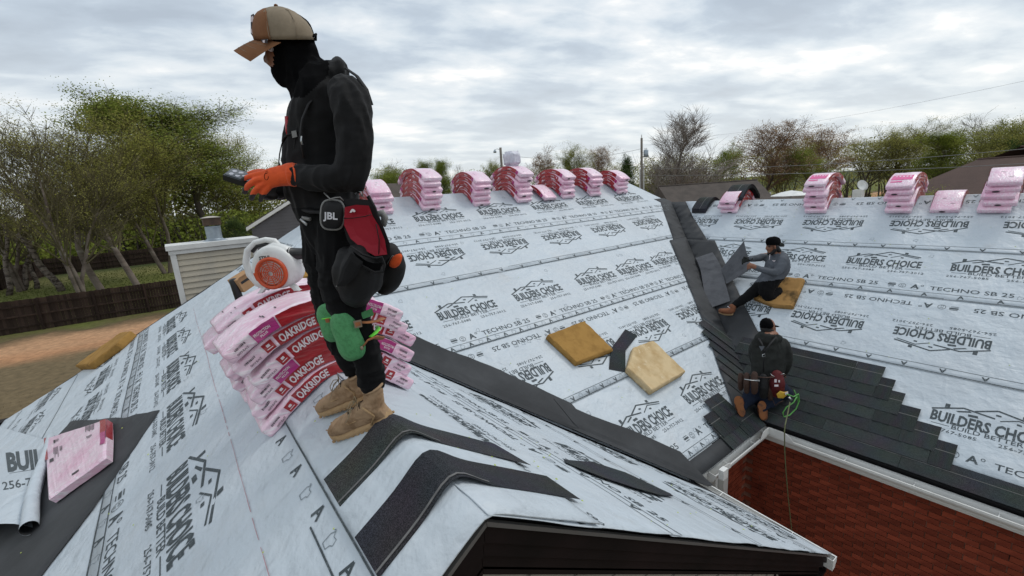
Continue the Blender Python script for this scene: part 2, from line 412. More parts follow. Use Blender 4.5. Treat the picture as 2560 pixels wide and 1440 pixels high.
# decking under everything
def deck():
    mb = MB()
    def slab(pl, poly, h=-0.012, th=0.10):
        mb.prism([base(pl, s, t) + NRM[pl] * (h - th) for s, t in poly], NRM[pl] * th, M_DECK)
    slab('L', [(2.13, 0), (9.55, 0), (10.05, 0.85), (5.88, 6.0), (4.16, 6.0), (0.63, 1.80)])
    slab('R', [(6.55, 0), (-4.5, 0), (-4.5, 4.98), (2.40, 4.98)])
    slab('LF', [(VG + 0.05, 0), (5.9, 0), (7.4, -1.80), (11.2, 4.2), (VG + 0.05, 4.2)])
    slab('RF', [(VG + 0.05, 0), (5.9, 0), (2.37, 4.25), (VG + 0.05, 4.25)])
    E0 = base('LF', 11.2, 4.2); mb.prism([Vector((2.13, 7.4, -.03)), Vector((9.55, 7.4, -.03)), Vector((9.55, 11.2, -2.6)), E0 + Vector((0.05, 0, -.03))], (0, 0, -.1), M_DECK)
    mb.v = mb.v
    # far side of the right ridge
    P = [Vector((UR, 6.55, ZR - .03)), Vector((UR, -4.5, ZR - .03)), Vector((UR + 4.2, -4.5, ZR - .03 - 2.8)), Vector((UR + 4.2, 8.5, ZR - .03 - 2.8))]
    mb.prism(P, (0, 0, -0.1), M_DECK)
    # right end of the front ridge falls away
    P = [Vector((9.55, 7.4, -.02)), Vector((10.05, 6.69, -.49)), Vector((UR, 6.6, -.57)), Vector((14, 8.5, -3.4)), Vector((13, 12, -3.4)), Vector((9.55, 12.4, -3.35))]
    mb.prism(P, (0, 0, -0.1), M_DECK)
    mb.build('roof_deck', house)
deck()

LOGO, TECH, MARK, GOAT = logo(), techno(), mark(), goat()
# ---- front slope (plane L)
def hipJ(t): return 2.13 - t * CP if t <= 1.8 else U0 + (t - 1.8) * CP     # left limit of plane L
def valR(t): return 9.55 + t * 0.55 if t < 0.96 else 10.1 - (t - 0.96) * CP
def Lstrip(t0, t1, h, wob, **k):
    ts = sorted({t0, t1} | {q for q in (1.8, 0.96) if t0 < q < t1})
    left = [(hipJ(t), t) for t in ts]; right = [(valR(t) - wob(t), t) for t in reversed(ts)]
    return Strip('L', left + right, h, tilt=0.004, t0=t0, t1=t1, **k)
rows = []
w0 = lambda t: 0.10
rows.append((Lstrip(5.74, 6.02, 0.002, lambda t: 1.2), None))
r5 = Lstrip(4.54, 5.82, 0.003, lambda t: 0.42)
r5.row(LOGO, 5.22, 2.95, 1.29, 4); r5.row(TECH, 5.62, 3.75, 1.43, 3); r5.row(MARK, 5.765, 3.4, 0.26, 12); r5.row(GOAT, 5.765, 3.53, 0.26, 12, light=True); r5.rule(5.72, 0.006); r5.rule(5.81, 0.010)
r4 = Lstrip(3.32, 4.60, 0.0065, lambda t: 0.36)
r4.row(LOGO, 4.04, 1.80, 1.275, 6, inv=True); r4.row(TECH, 3.53, 2.15, 1.42, 5, inv=True); r4.row(MARK, 4.555, 3.0, 0.26, 20, inv=True); r4.row(GOAT, 4.555, 3.13, 0.26, 20, inv=True, light=True); r4.rule(4.51, 0.006); r4.rule(4.59, 0.012)
r3 = Lstrip(2.13, 3.41, 0.010, lambda t: 0.33)
r3.row(LOGO, 2.79, 1.72, 1.29, 2); r3.row(LOGO, 2.79, 4.30, 1.31, 2)
r3.stamp(LOGO, 6.66, 2.79); r3.stamp(LOGO, 7.66, 2.77, k=0.92)
r3.row(TECH, 3.245, 1.75, 1.42, 2); r3.row(TECH, 3.245, 4.58, 1.36, 2); r3.stamp(TECH, 7.25, 3.245)
r3.row(MARK, 3.362, 2.2, 0.27, 22); r3.row(GOAT, 3.362, 2.34, 0.27, 22, light=True); r3.rule(3.318, 0.006); r3.rule(3.402, 0.015)
r2 = Lstrip(1.20, 2.22, 0.0135, lambda t: 0.28)
r2.row(LOGO, 1.60, 1.83, 1.315, 6, inv=True); r2.row(MARK, 2.175, 2.0, 0.40, 17, inv=True); r2.rule(2.13, 0.006); r2.rule(2.212, 0.013)
r1 = Lstrip(-0.02, 1.29, 0.017, lambda t: 0.12)
r1.row(LOGO, 0.655, 2.40, 1.275, 6); r1.row(TECH, 1.09, 2.35, 1.42, 6); r1.row(MARK, 1.235, 2.2, 0.40, 19); r1.row(GOAT, 1.235, 2.4, 0.40, 19, light=True); r1.rule(1.185, 0.006); r1.rule(1.283, 0.009)
for r_, in [(r5,), (r4,), (r3,), (r2,), (r1,)]:
    t0 = min(q[1] for q in r_.poly); t1 = max(q[1] for q in r_.poly)
    for k in range(14):
        r_.stamp(GOAT, rnd.uniform(1.5, 9.3), rnd.choice([T(t0, t1, .2), T(t0, t1, .82)]), rnd.random() < .5, light=True, k=0.9)
    r_.finish()
# ---- right slope (plane R)
def valRR(t): return 6.6 - t * CP
def Rstrip(t0, t1, h, wob, right=-4.4, **k):
    ts = [t0, (t0 + t1) / 2, t1]
    return Strip('R', [(valRR(t) - wob(t), t) for t in ts] + [(right, t) for t in reversed(ts)], h, tilt=0.004, t0=t0, t1=t1, **k)
q4 = Rstrip(3.49, 4.80, 0.003, lambda t: 1.0)
q4.row(LOGO, 4.16, 0.43, -1.27, 4); q4.row(TECH, 4.60, 0.12, -1.42, 3)
q3 = Rstrip(2.24, 3.58, 0.0065, lambda t: 0.5)
q3.row(LOGO, 3.0, 3.55, -1.25, 6, inv=True); q3.row(TECH, 2.46, 3.05, -1.42, 6, inv=True); q3.row(MARK, 3.52, 3.5, -0.37, 22, inv=True); q3.rule(3.475, 0.006); q3.rule(3.568, 0.011)
q2 = Rstrip(1.26, 2.32, 0.010, lambda t: 0.45)
q2.row(LOGO, 1.67, 4.42, -1.235, 7); q2.row(TECH, 2.13, 3.9, -1.40, 6); q2.row(MARK, 2.265, 4.3, -0.37, 22); q2.rule(2.222, 0.006); q2.rule(2.31, 0.010)
q1 = Rstrip(-0.02, 1.34, 0.0135, lambda t: 0.42)
q1.row(LOGO, 0.73, 5.50, -1.29, 8, inv=True); q1.row(TECH, 0.17, 4.95, -1.42, 7, inv=True); q1.row(MARK, 1.29, 5.0, -0.37, 24, inv=True); q1.rule(1.245, 0.006); q1.rule(1.33, 0.010)
q1.row(MARK, 0.03, 5.2, -0.4, 24, inv=True, light=True)
for r_ in (q4, q3, q2, q1):
    t0 = min(q[1] for q in r_.poly); t1 = max(q[1] for q in r_.poly)
    for k in range(14): r_.stamp(GOAT, rnd.uniform(-2, 4.6), rnd.choice([T(t0, t1, .2), T(t0, t1, .85)]), rnd.random() < .5, light=True, k=0.9)
    r_.finish()
# ---- near left slope (plane LF)
def hipB(t):
    k = (t + 1.8) / 6.0; return 7.4 + (11.2 - 7.4) * k - 0.28 * sin(pi * k) * 1.0
def LFstrip(t0, t1, h, v0=None, **k):
    n = max(2, int((t1 - t0) / 0.3)); ts = [T(t0, t1, i / n) for i in range(n + 1)]
    v0 = VG - 0.02 if v0 is None else v0
    lo = [(v0, t1), (v0, t0)] if t0 >= 0 else [(v0, t1), (v0, 0), (5.9, 0)] + [(5.9 - q * CP, q) for q in (-0.9, -1.8) if q >= t0 - .01]
    up = [(hipB(t), t) for t in ts]
    if t0 < 0: up = up[1:]
    return Strip('LF', lo + up, h, tilt=0.004, t0=t0, t1=t1, jag=0.012, **k)
f4 = LFstrip(3.75, 4.24, 0.003); f4.rule(3.9, 0.007)
f3 = LFstrip(2.62, 3.86, 0.0055); f3.row(LOGO, 3.25, 3.6, 1.28, 6); f3.row(TECH, 3.66, 3.7, 1.4, 5); f3.rule(3.84, 0.010)
f2 = LFstrip(1.42, 2.74, 0.0085)
f2.row(LOGO, 2.1, 4.3, 1.28, 6, inv=True); f2.row(TECH, 1.69, 5.9, 1.4, 4, inv=True); f2.rule(2.72, 0.010)
f1 = LFstrip(-1.80, 1.58, 0.012)
f1.row(LOGO, 1.02, 2.84, 1.28, 5); f1.row(TECH, 1.44, 3.05, 1.42, 5); f1.rule(1.50, 0.007); f1.rule(1.572, 0.008)
f1.row(MARK, 1.535, 2.2, 0.37, 20); f1.row(GOAT, 1.535, 2.38, 0.37, 20, light=True)
f1.row(MARK, 0.425, 1.4, 0.37, 12); f1.row(GOAT, 0.43, 1.58, 0.37, 12, light=True); f1.rule(0.475, 0.008, None, 1.75)
f1.row(LOGO, -0.62, 6.6, 1.1, 2, inv=True); f1.row(TECH, -0.15, 6.6, 1.1, 2)
f1.rule(-0.33, 0.008, 6.1)
for k in range(4): f1.stamp(GOAT, 1.6 + 1.1 * k, 0.80 + 0.1 * (k % 2), light=True, k=.8)
for f_ in (f4, f3, f2, f1): f_.finish()
# red chalk line snapped down the slope
mb = MB()
for i in range(60):
    s0 = 1.2 + i * 0.11; s1 = s0 + 0.11 * rnd.choice([1, 1, 1, .55]); tt = 0.672 + 0.003 * sin(i * .3)
    w = 0.0011 + 0.0007 * rnd.random()
    mb.add([pos('LF', s0, tt - w, 0.0195), pos('LF', s1, tt - w, 0.0195), pos('LF', s1, tt + w, 0.0195), pos('LF', s0, tt + w, 0.0195)], [(0, 1, 2, 3)])
tag(mb.build('chalk_line', f1.o, M_CHALK), kind='stuff')
# ---- near right slope (plane RF)
def RFstrip(t0, t1, h, off=0.28):
    vv = lambda t: 5.9 - t * CP - off
    return Strip('RF', [(VG - 0.03, t0), (vv(t0), t0), (max(vv(t1), VG + .2), t1), (VG - 0.03, t1)], h, tilt=0.004, t0=t0, t1=t1, jag=0.014)
g4 = RFstrip(3.50, 4.16, 0.003); g4.row(LOGO, 3.82, 1.7, 1.2, 2, inv=True)
g3 = RFstrip(2.36, 3.66, 0.0055); g3.row(LOGO, 3.05, 1.62, 1.28, 2); g3.row(TECH, 3.46, 1.6, 1.42, 2); g3.rule(3.56, .007)
g2 = RFstrip(1.20, 2.42, 0.0085); g2.row(LOGO, 1.86, 1.95, 1.28, 2, inv=True); g2.row(TECH, 1.42, 1.8, 1.42, 2, inv=True); g2.row(MARK, 2.37, 1.2, 0.37, 8); g2.rule(2.33, .007); g2.rule(2.41, .008)
g1 = RFstrip(-0.01, 1.30, 0.012, off=0.10); g1.row(LOGO, 0.62, 2.32, 1.28, 3); g1.row(TECH, 1.08, 2.3, 1.42, 3); g1.stamp(LOGO, 1.22, 0.46); g1.row(MARK, 1.25, 1.3, 0.37, 8); g1.rule(1.20, .007); g1.rule(1.29, .008)
for g_ in (g4, g3, g2, g1): g_.finish()
# cap sheet bent over the near ridge
def ridge_sheet(v0, v1, tl, tr, h, m, name, parent, R=0.09, n=14, cell=0.12, edge=0):
    """strip across the ridge: t from -tl (LF side) to tr (RF side), rounded over the crest"""
    k = max(2, int((v1 - v0) / cell)); rings = []
    prof = []
    N_ = 22
    for i in range(N_ + 1):
        x = -tl + (tl + tr) * i / N_; prof.append(x)
    mb = MB(); vs = []; 
    def pt(x, v, hh):
        zz = -1 - SP / CP * abs(x * CP)
        # round the crest
        zz = -1 - SP * (sqrt(x * x + .0009) - .03)
        nn = NRM['LF'] if x < 0 else NRM['RF']; f = min(1, abs(x * CP) / R); nn = (Vector((0, 0, 1)) * (1 - f) + nn * f).normalized()
        return Vector((U0 + x * CP, v, zz)) + nn * (hh + 0.004 * noise.noise(Vector((x * 3, v * 4, h * 99))))
    for j in range(k + 1):
        v = T(v0, v1, j / k)
        for x in prof: vs.append(pt(x, v, h))
    for j in range(k + 1):
        v = T(v0, v1, j / k)
        for x in prof: vs.append(pt(x, v, h - 0.006))
    W = N_ + 1; o2 = (k + 1) * W; fs = []
    for j in range(k):
        for i in range(N_):
            a = j * W + i; fs.append((a, a + 1, a + 1 + W, a + W)); fs.append((o2 + a, o2 + a + W, o2 + a + 1 + W, o2 + a + 1))
    for i in range(N_):
        fs.append((i, o2 + i, o2 + i + 1, i + 1)); b = k * W + i; fs.append((b, b + 1, o2 + b + 1, o2 + b))
    for j in range(k):
        a = j * W; fs.append((a, a + W, o2 + a + W, o2 + a)); b = a + N_; fs.append((b, o2 + b, o2 + b + W, b + W))
    mb.add(vs, fs, m); return mb, pt
mb, PT = ridge_sheet(VG - 0.03, 5.7, 0.375, 0.60, 0.013, M_UL, 'ridge_cap_sheet', house)
cap_sheet = mb.build('underlayment', house, smooth=True)
pr = P2(); pl_ = P2()
for k in range(12):
    for (x, y) in MARK.v: pass
    c = 1.36 + k * 0.37
    if k % 2: pl_.add([(c + .05 - x, -0.16 + y) for x, y in GOAT.v], GOAT.f)
n_ = 40
for i in range(n_):
    a, b = T(VG, 5.6, i / n_), T(VG, 5.6, (i + 1) / n_)
    pr.quad([(a, -0.373), (b, -0.373), (b, -0.366), (a, -0.366)])
for p, m in ((pr, M_INK), (pl_, M_INK2)):
    mb = MB(); mb.add([PT(y, x, 0.0155) for x, y in p.v], p.f); tag(mb.build('edge_print', cap_sheet, m), kind='stuff')

# ---- black membrane in the valleys and on the bared left slope
def band(pl, edge, inner, h, name='valley_membrane', m=None, jag=0.0):
    return sheet(edge + inner[::-1], pl, h, name, house, m or M_MEM, jag=jag)
# big valley between front slope and right slope
band('L', [(valR(t) + 0.0, t) for t in (0.80, 0.96, 1.6, 2.3)], [(valR(t) - w, t) for t, w in ((0.80, .42), (0.96, .45), (1.6, .46), (2.3, .48))], 0.0225)
band('L', [(valR(t), t) for t in (2.28, 3.2, 4.2, 5.95)], [(valR(t) - w, t) for t, w in ((2.28, .62), (3.2, .55), (4.2, .5), (5.95, .55))], 0.0265)
band('R', [(valRR(t), t) for t in (0.0, 0.6, 1.38)], [(valRR(t) - w, t) for t, w in ((0.0, .40), (0.6, .42), (1.38, .50))], 0.0225)
band('R', [(valRR(t), t) for t in (1.36, 2.3, 3.0, 4.9)], [(valRR(t) - w, t) for t, w in ((1.36, .66), (2.3, .62), (3.0, .60), (4.9, .62))], 0.0265)
# sagging strip in the near valley: two lengths
def sag_valley(k0, k1, wl, wr, h, lift, label=None):
    """along the near valley; wl up plane L, wr up plane RF"""
    mb = MB(); rings = []; n = max(6, int((k1 - k0) / 0.09)); TH = 0.006
    for i in range(n + 1):
        k = T(k0, k1, i / n); c = Vector((U0 + k, 5.9 - k, -1 - k * 2 / 3))
        du = Vector((1, 1, 2 / 3.0)); ring = []
        jl = 0.10 * noise.noise(Vector((k * 1.6, 0, 0))) + .03 * noise.noise(Vector((k * 5, 3, 0))); jr = 0.05 * noise.noise(Vector((k * 2.1, 7, 0)))
        for j in range(9):
            f = j / 8 * 2 - 1
            if f < 0: q = c + Vector((0, 1, 2 / 3.)).normalized() * ((wl + jl) * -f) + NRM['L'] * h * 1
            else: q = c + Vector((-1, 0, 2 / 3.)).normalized() * ((wr + jr) * f) + NRM['RF'] * h
            q.z += lift * (1 - abs(f)) ** 1.0 * 0.10 + 0.006 * noise.noise(q * 3)
            ring.append(q)
        rings.append(ring + [q - Vector((0, 0, TH)) for q in reversed(ring)])
    mb.loft(rings, M_MEM); return mb.build('valley_membrane', house, smooth=False)
sag_valley(0.3, 2.80, 0.60, 0.07, 0.030, 0.35); sag_valley(2.62, 3.66, 0.50, 0.16, 0.040, 0.3)
# eave membrane bits at the inner corner
sheet([(4.20, 5.83), (5.25, 5.83), (5.35, 6.02), (4.10, 6.02)], 'L', 0.028, 'eave_membrane', house, M_MEM)
# bared slope on the left
sheet([(5.46, 1.60), (4.66, 1.16), (3.84, 1.64), (3.50, 1.95), (3.0, 2.35), (3.4, 3.3), (5.6, 3.2), (6.9, 2.3)], 'LF', 0.021, 'bared_membrane', house, M_MEM, jag=0.02)
# ------------------------------------------------------------------ shingles nailed along the right eave
def shingle_mesh(seed, L_=0.99, H=0.335):
    r = random.Random(seed); mb = MB()
    mb.hexa([(0, 0, 0.004), (L_, 0, 0.004), (L_, H, -0.002), (0, H, -0.002), (0, 0, 0.009), (L_, 0, 0.009), (L_, H, 0.002), (0, H, 0.002)], M_SH)
    x = r.uniform(-.1, 0.02)
    while x < L_:
        w = r.uniform(0.10, 0.22); a, b = max(x, 0), min(x + w, L_)
        if b - a > 0.02: mb.hexa([(a, 0.001, 0.0088), (b, 0.001, 0.0088), (b, 0.165, 0.0055), (a, 0.165, 0.0055), (a, -0.001, 0.0125), (b, -0.001, 0.0125), (b, 0.165, 0.0078), (a, 0.165, 0.0078)], M_SH)
        x += w + r.uniform(0.08, 0.2)
    mb.add([(0, 0.205, 0.0066), (L_, 0.205, 0.0066), (L_, 0.213, 0.0066), (0, 0.213, 0.0066)], [(0, 1, 2, 3)], M_SEAL)
    return mb.mesh('shingle')
M_SEAL = mat('seal_line', (0.13, 0.13, 0.125), 0.6, 0.4)
SHM = [shingle_mesh(i) for i in range(5)]
def place_shingle(pl, s, t, h, sx=1.0, yaw=0.0, sy=1.0):
    """s,t = lower right corner when looking up the slope"""
    n = NRM[pl]; up = (base(pl, 0, 0) - base(pl, 0, 1)).normalized(); ax = up.cross(n).normalized()
    M = Matrix((ax, up, n)).transposed() @ Matrix.Rotation(yaw, 3, 'Z')
    o = link('shingle', rnd.choice(SHM), house); M4 = M.to_4x4() @ Matrix.Diagonal((-sx, sy, 1, 1)) if False else M.to_4x4() @ Matrix.Diagonal((sx, sy, 1, 1))
    M4.translation = base(pl, s, t) + n * h; o.matrix_world = M4; return o
EXP = 0.165
for k in range(0, 7):
    t = 4.99 - EXP * k; s_r = -4.4 if k == 0 else (.60, .76, .97, 1.14, 1.28, 1.42)[k - 1]; s_l = valRR(t) - 0.02
    s = s_l; first = True
    while s > s_r + 0.02:
        # pieces run to the right (decreasing s); local x points to decreasing s
        L_ = 0.99 if not first else 0.99 * (0.45 + 0.5 * ((k * 37 % 10) / 10)); L_ = min(L_, s - s_r)
        place_shingle('R', s, t, 0.030 + 0.0012 * k, sx=L_ / 0.99 * 0.997, sy=1.0 if k else 0.75); s -= L_; first = False
# their ends woven over the valley on to the front slope
vh = Vector((1, 1, 2 / 3.)).normalized(); pw = NRM['L'].cross(vh).normalized()
if pw.x > 0: pw = -pw
e_ = (vh * 0.64 + pw * 0.768).normalized(); g_ = (vh * 0.768 - pw * 0.64).normalized()
for k in range(1, 7):
    t = 4.99 - EXP * k; p = Vector((UR - t * CP, 6.6 - t * CP, ZR - t * SP)); ln = 0.42 + 0.045 * k + 0.05 * ((k * 7) % 3) / 2
    mb = MB(); h = NRM['L'] * (0.046 + 0.003 * k); th = NRM['L'] * 0.006
    a, b = p, p + e_ * ln; q = [a, b, b + g_ * 0.30, a + g_ * 0.30]
    mb.hexa([w + h * (1 - i // 2 * .4) - th for i, w in enumerate(q)] + [w + h * (1 - i // 2 * .4) for i, w in enumerate(q)], M_SH)
    mb.add([a + g_ * .2 + h * .95, b + g_ * .2 + h * .95, b + g_ * .208 + h * .95, a + g_ * .208 + h * .95], [(0, 1, 2, 3)], M_SEAL)
    mb.build('shingle', house)
# a few on the short eave beside the inner corner
for (s, t, sx) in ((5.02, 6.02, .42), (5.05, 5.85, .5), (5.28, 5.70, .38), (5.45, 6.03, .45)):
    place_shingle('L', s, t, 0.036 + 0.004 * (6.03 - t) * 6, sx=sx)

# ------------------------------------------------------------------ gutters
def gutter(p0, p1, out, name='gutter', endcap=True):
    p0, p1, out = Vector(p0), Vector(p1), Vector(out).normalized(); Z = Vector((0, 0, 1))
    prof = [(0, 0.01), (0, -0.095), (.060, -0.095), (.068, -0.070), (.088, -0.046), (.096, -0.026), (.096, 0), (.082, 0), (.082, -0.006), (.091, -0.008), (.091, -0.026), (.083, -0.044), (.064, -0.066), (.056, -0.09), (.004, -0.09), (.004, 0.01)]
    mb = MB(); rings = [[p + out * a + Z * b for a, b in prof] for p in (p0, (p0 + p1) / 2, p1)]
    mb.loft(rings, M_WHITE)
    g = mb.build(name, house)
    fl = MB(); fl.add([p0 + out * .005 - Z * .088, p1 + out * .005 - Z * .088, p1 + out * .055 - Z * .088, p0 + out * .055 - Z * .088], [(0, 1, 2, 3)], M_GUTIN)
    fl.build('gutter_bed', g)
    if endcap:
        c = MB(); c.prism([p1 + out * a + Z * b for a, b in prof[:7]], (p1 - p0).normalized() * 0.006, M_WHITE); c.build('end_cap', g)
    n = int((p1 - p0).length / 0.6)
    for i in range(n):
        q = p0 + (p1 - p0) * ((i + .5) / n); hb = MB(); hb.tube([q - Z * .004, q + out * .088 - Z * .004], 0.005, 6, M_WHITE); hb.build('hanger', g)
    return g
ZE = -3.385
EV = 2.40     # eave line of the front slope
EU = 5.93     # eave line of the right slope
gutter((EU - .0, EV - .0, ZE), (EU - .0, -4.5, ZE), (-1, 0, 0), endcap=False)
gutter((EU - .12, EV - .0, ZE), (4.50, EV - .0, ZE), (0, -1, 0))
gutter((4.27, 2.50, ZE - .03), (4.14, VG - 0.03, ZE - .03), (1, -0.0, 0))
gutter((-2.88, 11.2, ZE), (-2.88, 1.0, ZE), (-1, 0, 0))
# raised splash guards at the inner corner and where the two roofs meet
mb = MB(); c0 = Vector((EU - .097, EV - .097, ZE - .002))
for d in (Vector((0, -1, 0)), Vector((-1, 0, 0))):
    L_ = 0.30 if d.y else 0.22; nn = Vector((-1, 0, 0)) if d.y else Vector((0, -1, 0)); pts = []
    for i in range(9):
        x = L_ * i / 8; z = 0.085 * (1 - max(0, (x - L_ * .55) / (L_ * .45)) ** 2) + .012; pts.append((x, z))
    mb.prism([c0 + d * x + Vector((0, 0, z)) for x, z in pts] + [c0 + d * L_ * 1.0, c0], nn * 0.006, M_WHITE)
mb.build('splash_guard', house)
mb = MB(); c0 = Vector((4.52, EV - .12, ZE)); mb.prism([c0, c0 + Vector((.26, 0, 0)), c0 + Vector((.24, 0, .07)), c0 + Vector((0, 0, .10))], (0, -.006, 0), M_WHITE)
mb.box(c0 + Vector((.03, -.03, .04)), (.10, .06, .12), M_WHITE); mb.build('splash_guard', house)
# corner box of the left gutter and its downpipe
E1 = Vector((-2.95, 11.25, ZE)); mb = MB(); mb.box(E1 + Vector((-.05, .02, -.05)), (.22, .2, .16), M_DARKF); mb.build('gutter_corner', house)
# drip edge along near right eave (dark metal strip) and starter course
mb = MB(); mb.prism([Vector((4.03, 2.48, -3.275)), Vector((4.20, 2.50, -3.365)), Vector((4.13, VG, -3.365)), Vector((3.96, VG, -3.275))], (0, 0, 0.008), M_DECK2 if 'M_DECK2' in globals() else M_MEM); mb.build('drip_edge', house)

# ------------------------------------------------------------------ near gable
mb = MB()
def rake(v, th, z0, z1, uL, uR, m, name):
    """boards following both rakes, between heights z0..z1 below the roof line"""
    for sgn, uu in ((-1, uL), (1, uR)):
        mb = MB(); a = Vector((U0, v, -1)); b = Vector((U0 + sgn * uu, v, -1 - uu * 2 / 3.))
        g = 0.002 if sgn < 0 else 0
        mb.prism([a + Vector((sgn * g, 0, z0)), b + Vector((0, 0, z0)), b + Vector((0, 0, z1)), a + Vector((sgn * g, 0, z1))], (0, th, 0), m); mb.build(name, house)
M_DRIP = mat('drip_metal', (0.12, 0.115, 0.11), 0.4, 0.5)
rake(VG - 0.012, 0.02, -0.022, -0.040, 3.5, 3.50, M_DRIP, 'drip_edge')
rake(VG + 0.010, 0.03, -0.035, -0.115, 3.5, 3.50, M_DARKF, 'rake_board')
rake(VG + 0.024, 0.03, -0.112, -0.175, 3.5, 3.47, M_DARKF, 'rake_board')
rake(VG + 0.040, 0.03, -0.172, -0.262, 3.5, 3.42, M_DARKF, 'rake_board')
M_BEIGE = mat('beige_siding', (0.42, 0.38, 0.33), 0.7, 0.3, var=((0.34, 0.31, 0.27), 2, 0.4, .7), bump=(3, .2, .005))
mb = MB(); mb.prism([Vector((U0, VG + .28, -1.05)), Vector((U0 - 3.2, VG + .28, -3.18)), Vector((U0 - 3.2, VG + .28, GROUND)), Vector((U0 + 3.15, VG + .28, GROUND)), Vector((U0 + 3.15, VG + .28, -3.15))], (0, .1, 0), M_BEIGE); mb.build('gable_wall', house)
for sgn in (-1, 1):
    mb = MB(); a = Vector((U0, VG + .04, -1.24)); b = Vector((U0 + sgn * 3.45, VG + .04, -1.24 - 3.45 * 2 / 3)); mb.prism([a, b, b + Vector((0, .24, 0)), a + Vector((0, .24, 0))], (0, 0, .01), M_DARKF); mb.build('soffit', house)
for i in range(11):
    z = -1.5 - i * .19; w = min(3.1, ((-z) - 1.05) * 1.5 - .1)
    mb = MB(); mb.box((U0, VG + .275, z), (2 * w, .014, .008), M_BEIGE)
    mb.build('siding_lip', house)

# ------------------------------------------------------------------ brick walls of the inner court
M_BRICK = mat('brick_face', (0.25, 0.052, 0.026), 0.85, 0.2, var=[((0.13, 0.025, 0.014), 5, 0.45, 0.7), ((0.27, 0.07, 0.035), 26, 0.62, 0.8)], bump=(40, .5, .004))
def brickrand(m, lo=.55, hi=1.35):
    nt = m.node_tree; N = nt.nodes.new; L = nt.links.new; b = nt.nodes['Principled BSDF']; src = b.inputs['Base Color'].links[0].from_socket
    oi = N('ShaderNodeObjectInfo'); mr = N('ShaderNodeMapRange'); L(oi.outputs['Random'], mr.inputs[0]); mr.inputs[3].default_value = lo; mr.inputs[4].default_value = hi
    hs = N('ShaderNodeHueSaturation'); L(src, hs.inputs['Color']); L(mr.outputs[0], hs.inputs['Value']); L(hs.outputs[0], b.inputs['Base Color'])
brickrand(M_BRICK, .75, 1.25)
M_MORT = mat('mortar', (0.27, 0.13, 0.09), 0.95, 0.1, var=((0.05, 0.02, .016), 8, .4, .7))
UW, VW = 6.10, 2.69
mb = MB(); mb.box((UW + .098, (VW - 4.5) / 2 + .05, (ZE + GROUND) / 2), (.2, VW + 4.5, ZE - GROUND - .02), M_MORT); wallR = mb.build('brick_wall', house)
mb = MB(); mb.box(((5.46 + UW) / 2, VW + .098, (ZE + GROUND) / 2), (UW - 5.46, .2, ZE - GROUND - .02), M_MORT); wallL = mb.build('brick_wall', house)
BW, BH, BG = 0.198, 0.060, 0.010
mb = MB(); mb.box((0, 0, 0), (.024, BW, BH), M_BRICK); BRV = mb.mesh('brick')
mb = MB(); mb.box((0, 0, 0), (BW, .024, BH), M_BRICK); BRU = mb.mesh('brick')
cand = []
def proj_px(p):
    q = Vector([sum(RC[i][j] * p[i] for i in range(3)) for j in range(3)]); return 1280 + 1110 * q.x / -q.z, 720 - 1110 * q.y / -q.z, -q.z
nrow = int((ZE - .03 - GROUND) / (BH + BG))
for r_ in range(nrow):
    z = ZE - .06 - r_ * (BH + BG); off = (r_ % 2) * (BW + BG) / 2
    v = VW - .1 - off
    while v > -3.2:
        cand.append(('v', Vector((UW - .002 + rnd.uniform(-.002, .002), v, z)))); v -= BW + BG
    u = UW - .12 - off
    while u > 5.56: cand.append(('u', Vector((u, VW - .002, z)))); u -= BW + BG
scored = []
for k, p in cand:
    x, y, d = proj_px(p)
    inside = d > 0 and -20 < x < 2600 and -20 < y < 1470
    scored.append((0 if inside else 1, d if d > 0 else 99, k, p))
scored.sort(key=lambda q: (q[0], q[1]))
nb = 0; rest = {'v': MB(), 'u': MB()}
for a, d, k, p in scored:
    if a == 0 and nb < 290: o = link('brick', BRV if k == 'v' else BRU, wallR if k == 'v' else wallL); o.location = p; nb += 1
    else: rest[k].box(p, (.024, BW, BH) if k == 'v' else (BW, .024, BH), M_BRICK)
tag(rest['v'].build('far_bricks', wallR), kind='stuff'); tag(rest['u'].build('far_bricks', wallL), kind='stuff')
# trim, soffits, fascia boards
mb = MB(); mb.box((5.40, VW + .02, (ZE + GROUND) / 2), (.12, .16, ZE - GROUND), M_WHITE); mb.box((5.29, VW + .06, (ZE + GROUND) / 2), (.06, .1, ZE - GROUND), M_WHITE); mb.build('corner_trim', house)
mb = MB(); mb.box((4.95, VW + .14, (ZE + GROUND) / 2), (.7, .1, ZE - GROUND), M_BEIGE); mb.build('side_wall', house)
mb = MB(); mb.box((EU + .02, -1.05, ZE - .07), (.03, 6.9, .17), M_WHITE); mb.box((EU + .12, -1.05, ZE - .15), (.2, 6.9, .02), M_WHITE); mb.build('fascia', house)
mb = MB(); mb.box((5.15, EV + .02, ZE - .07), (1.6, .03, .17), M_WHITE); mb.box((5.15, EV + .16, ZE - .15), (1.6, .26, .02), M_WHITE); mb.build('fascia', house)
mb = MB(); mb.box((4.18, 1.78, ZE - .11), (.03, 1.38, .16), M_DARKF); mb.box((4.0, 1.78, ZE - .19), (.36, 1.38, .02), M_DARKF); mb.build('fascia', house)
mb = MB(); mb.box((3.78, 1.95, (ZE + GROUND) / 2 - .1), (.12, 1.2, ZE - GROUND), M_BEIGE); mb.build('side_wall', house)
mb = MB(); mb.box((-2.6, 6.2, (ZE + GROUND) / 2 - .05), (.2, 9.7, ZE - GROUND), M_MORT); mb.box((1.5, 10.9, (ZE + GROUND) / 2 - .05), (8, .2, ZE - GROUND), M_MORT); mb.build('outer_wall', house)

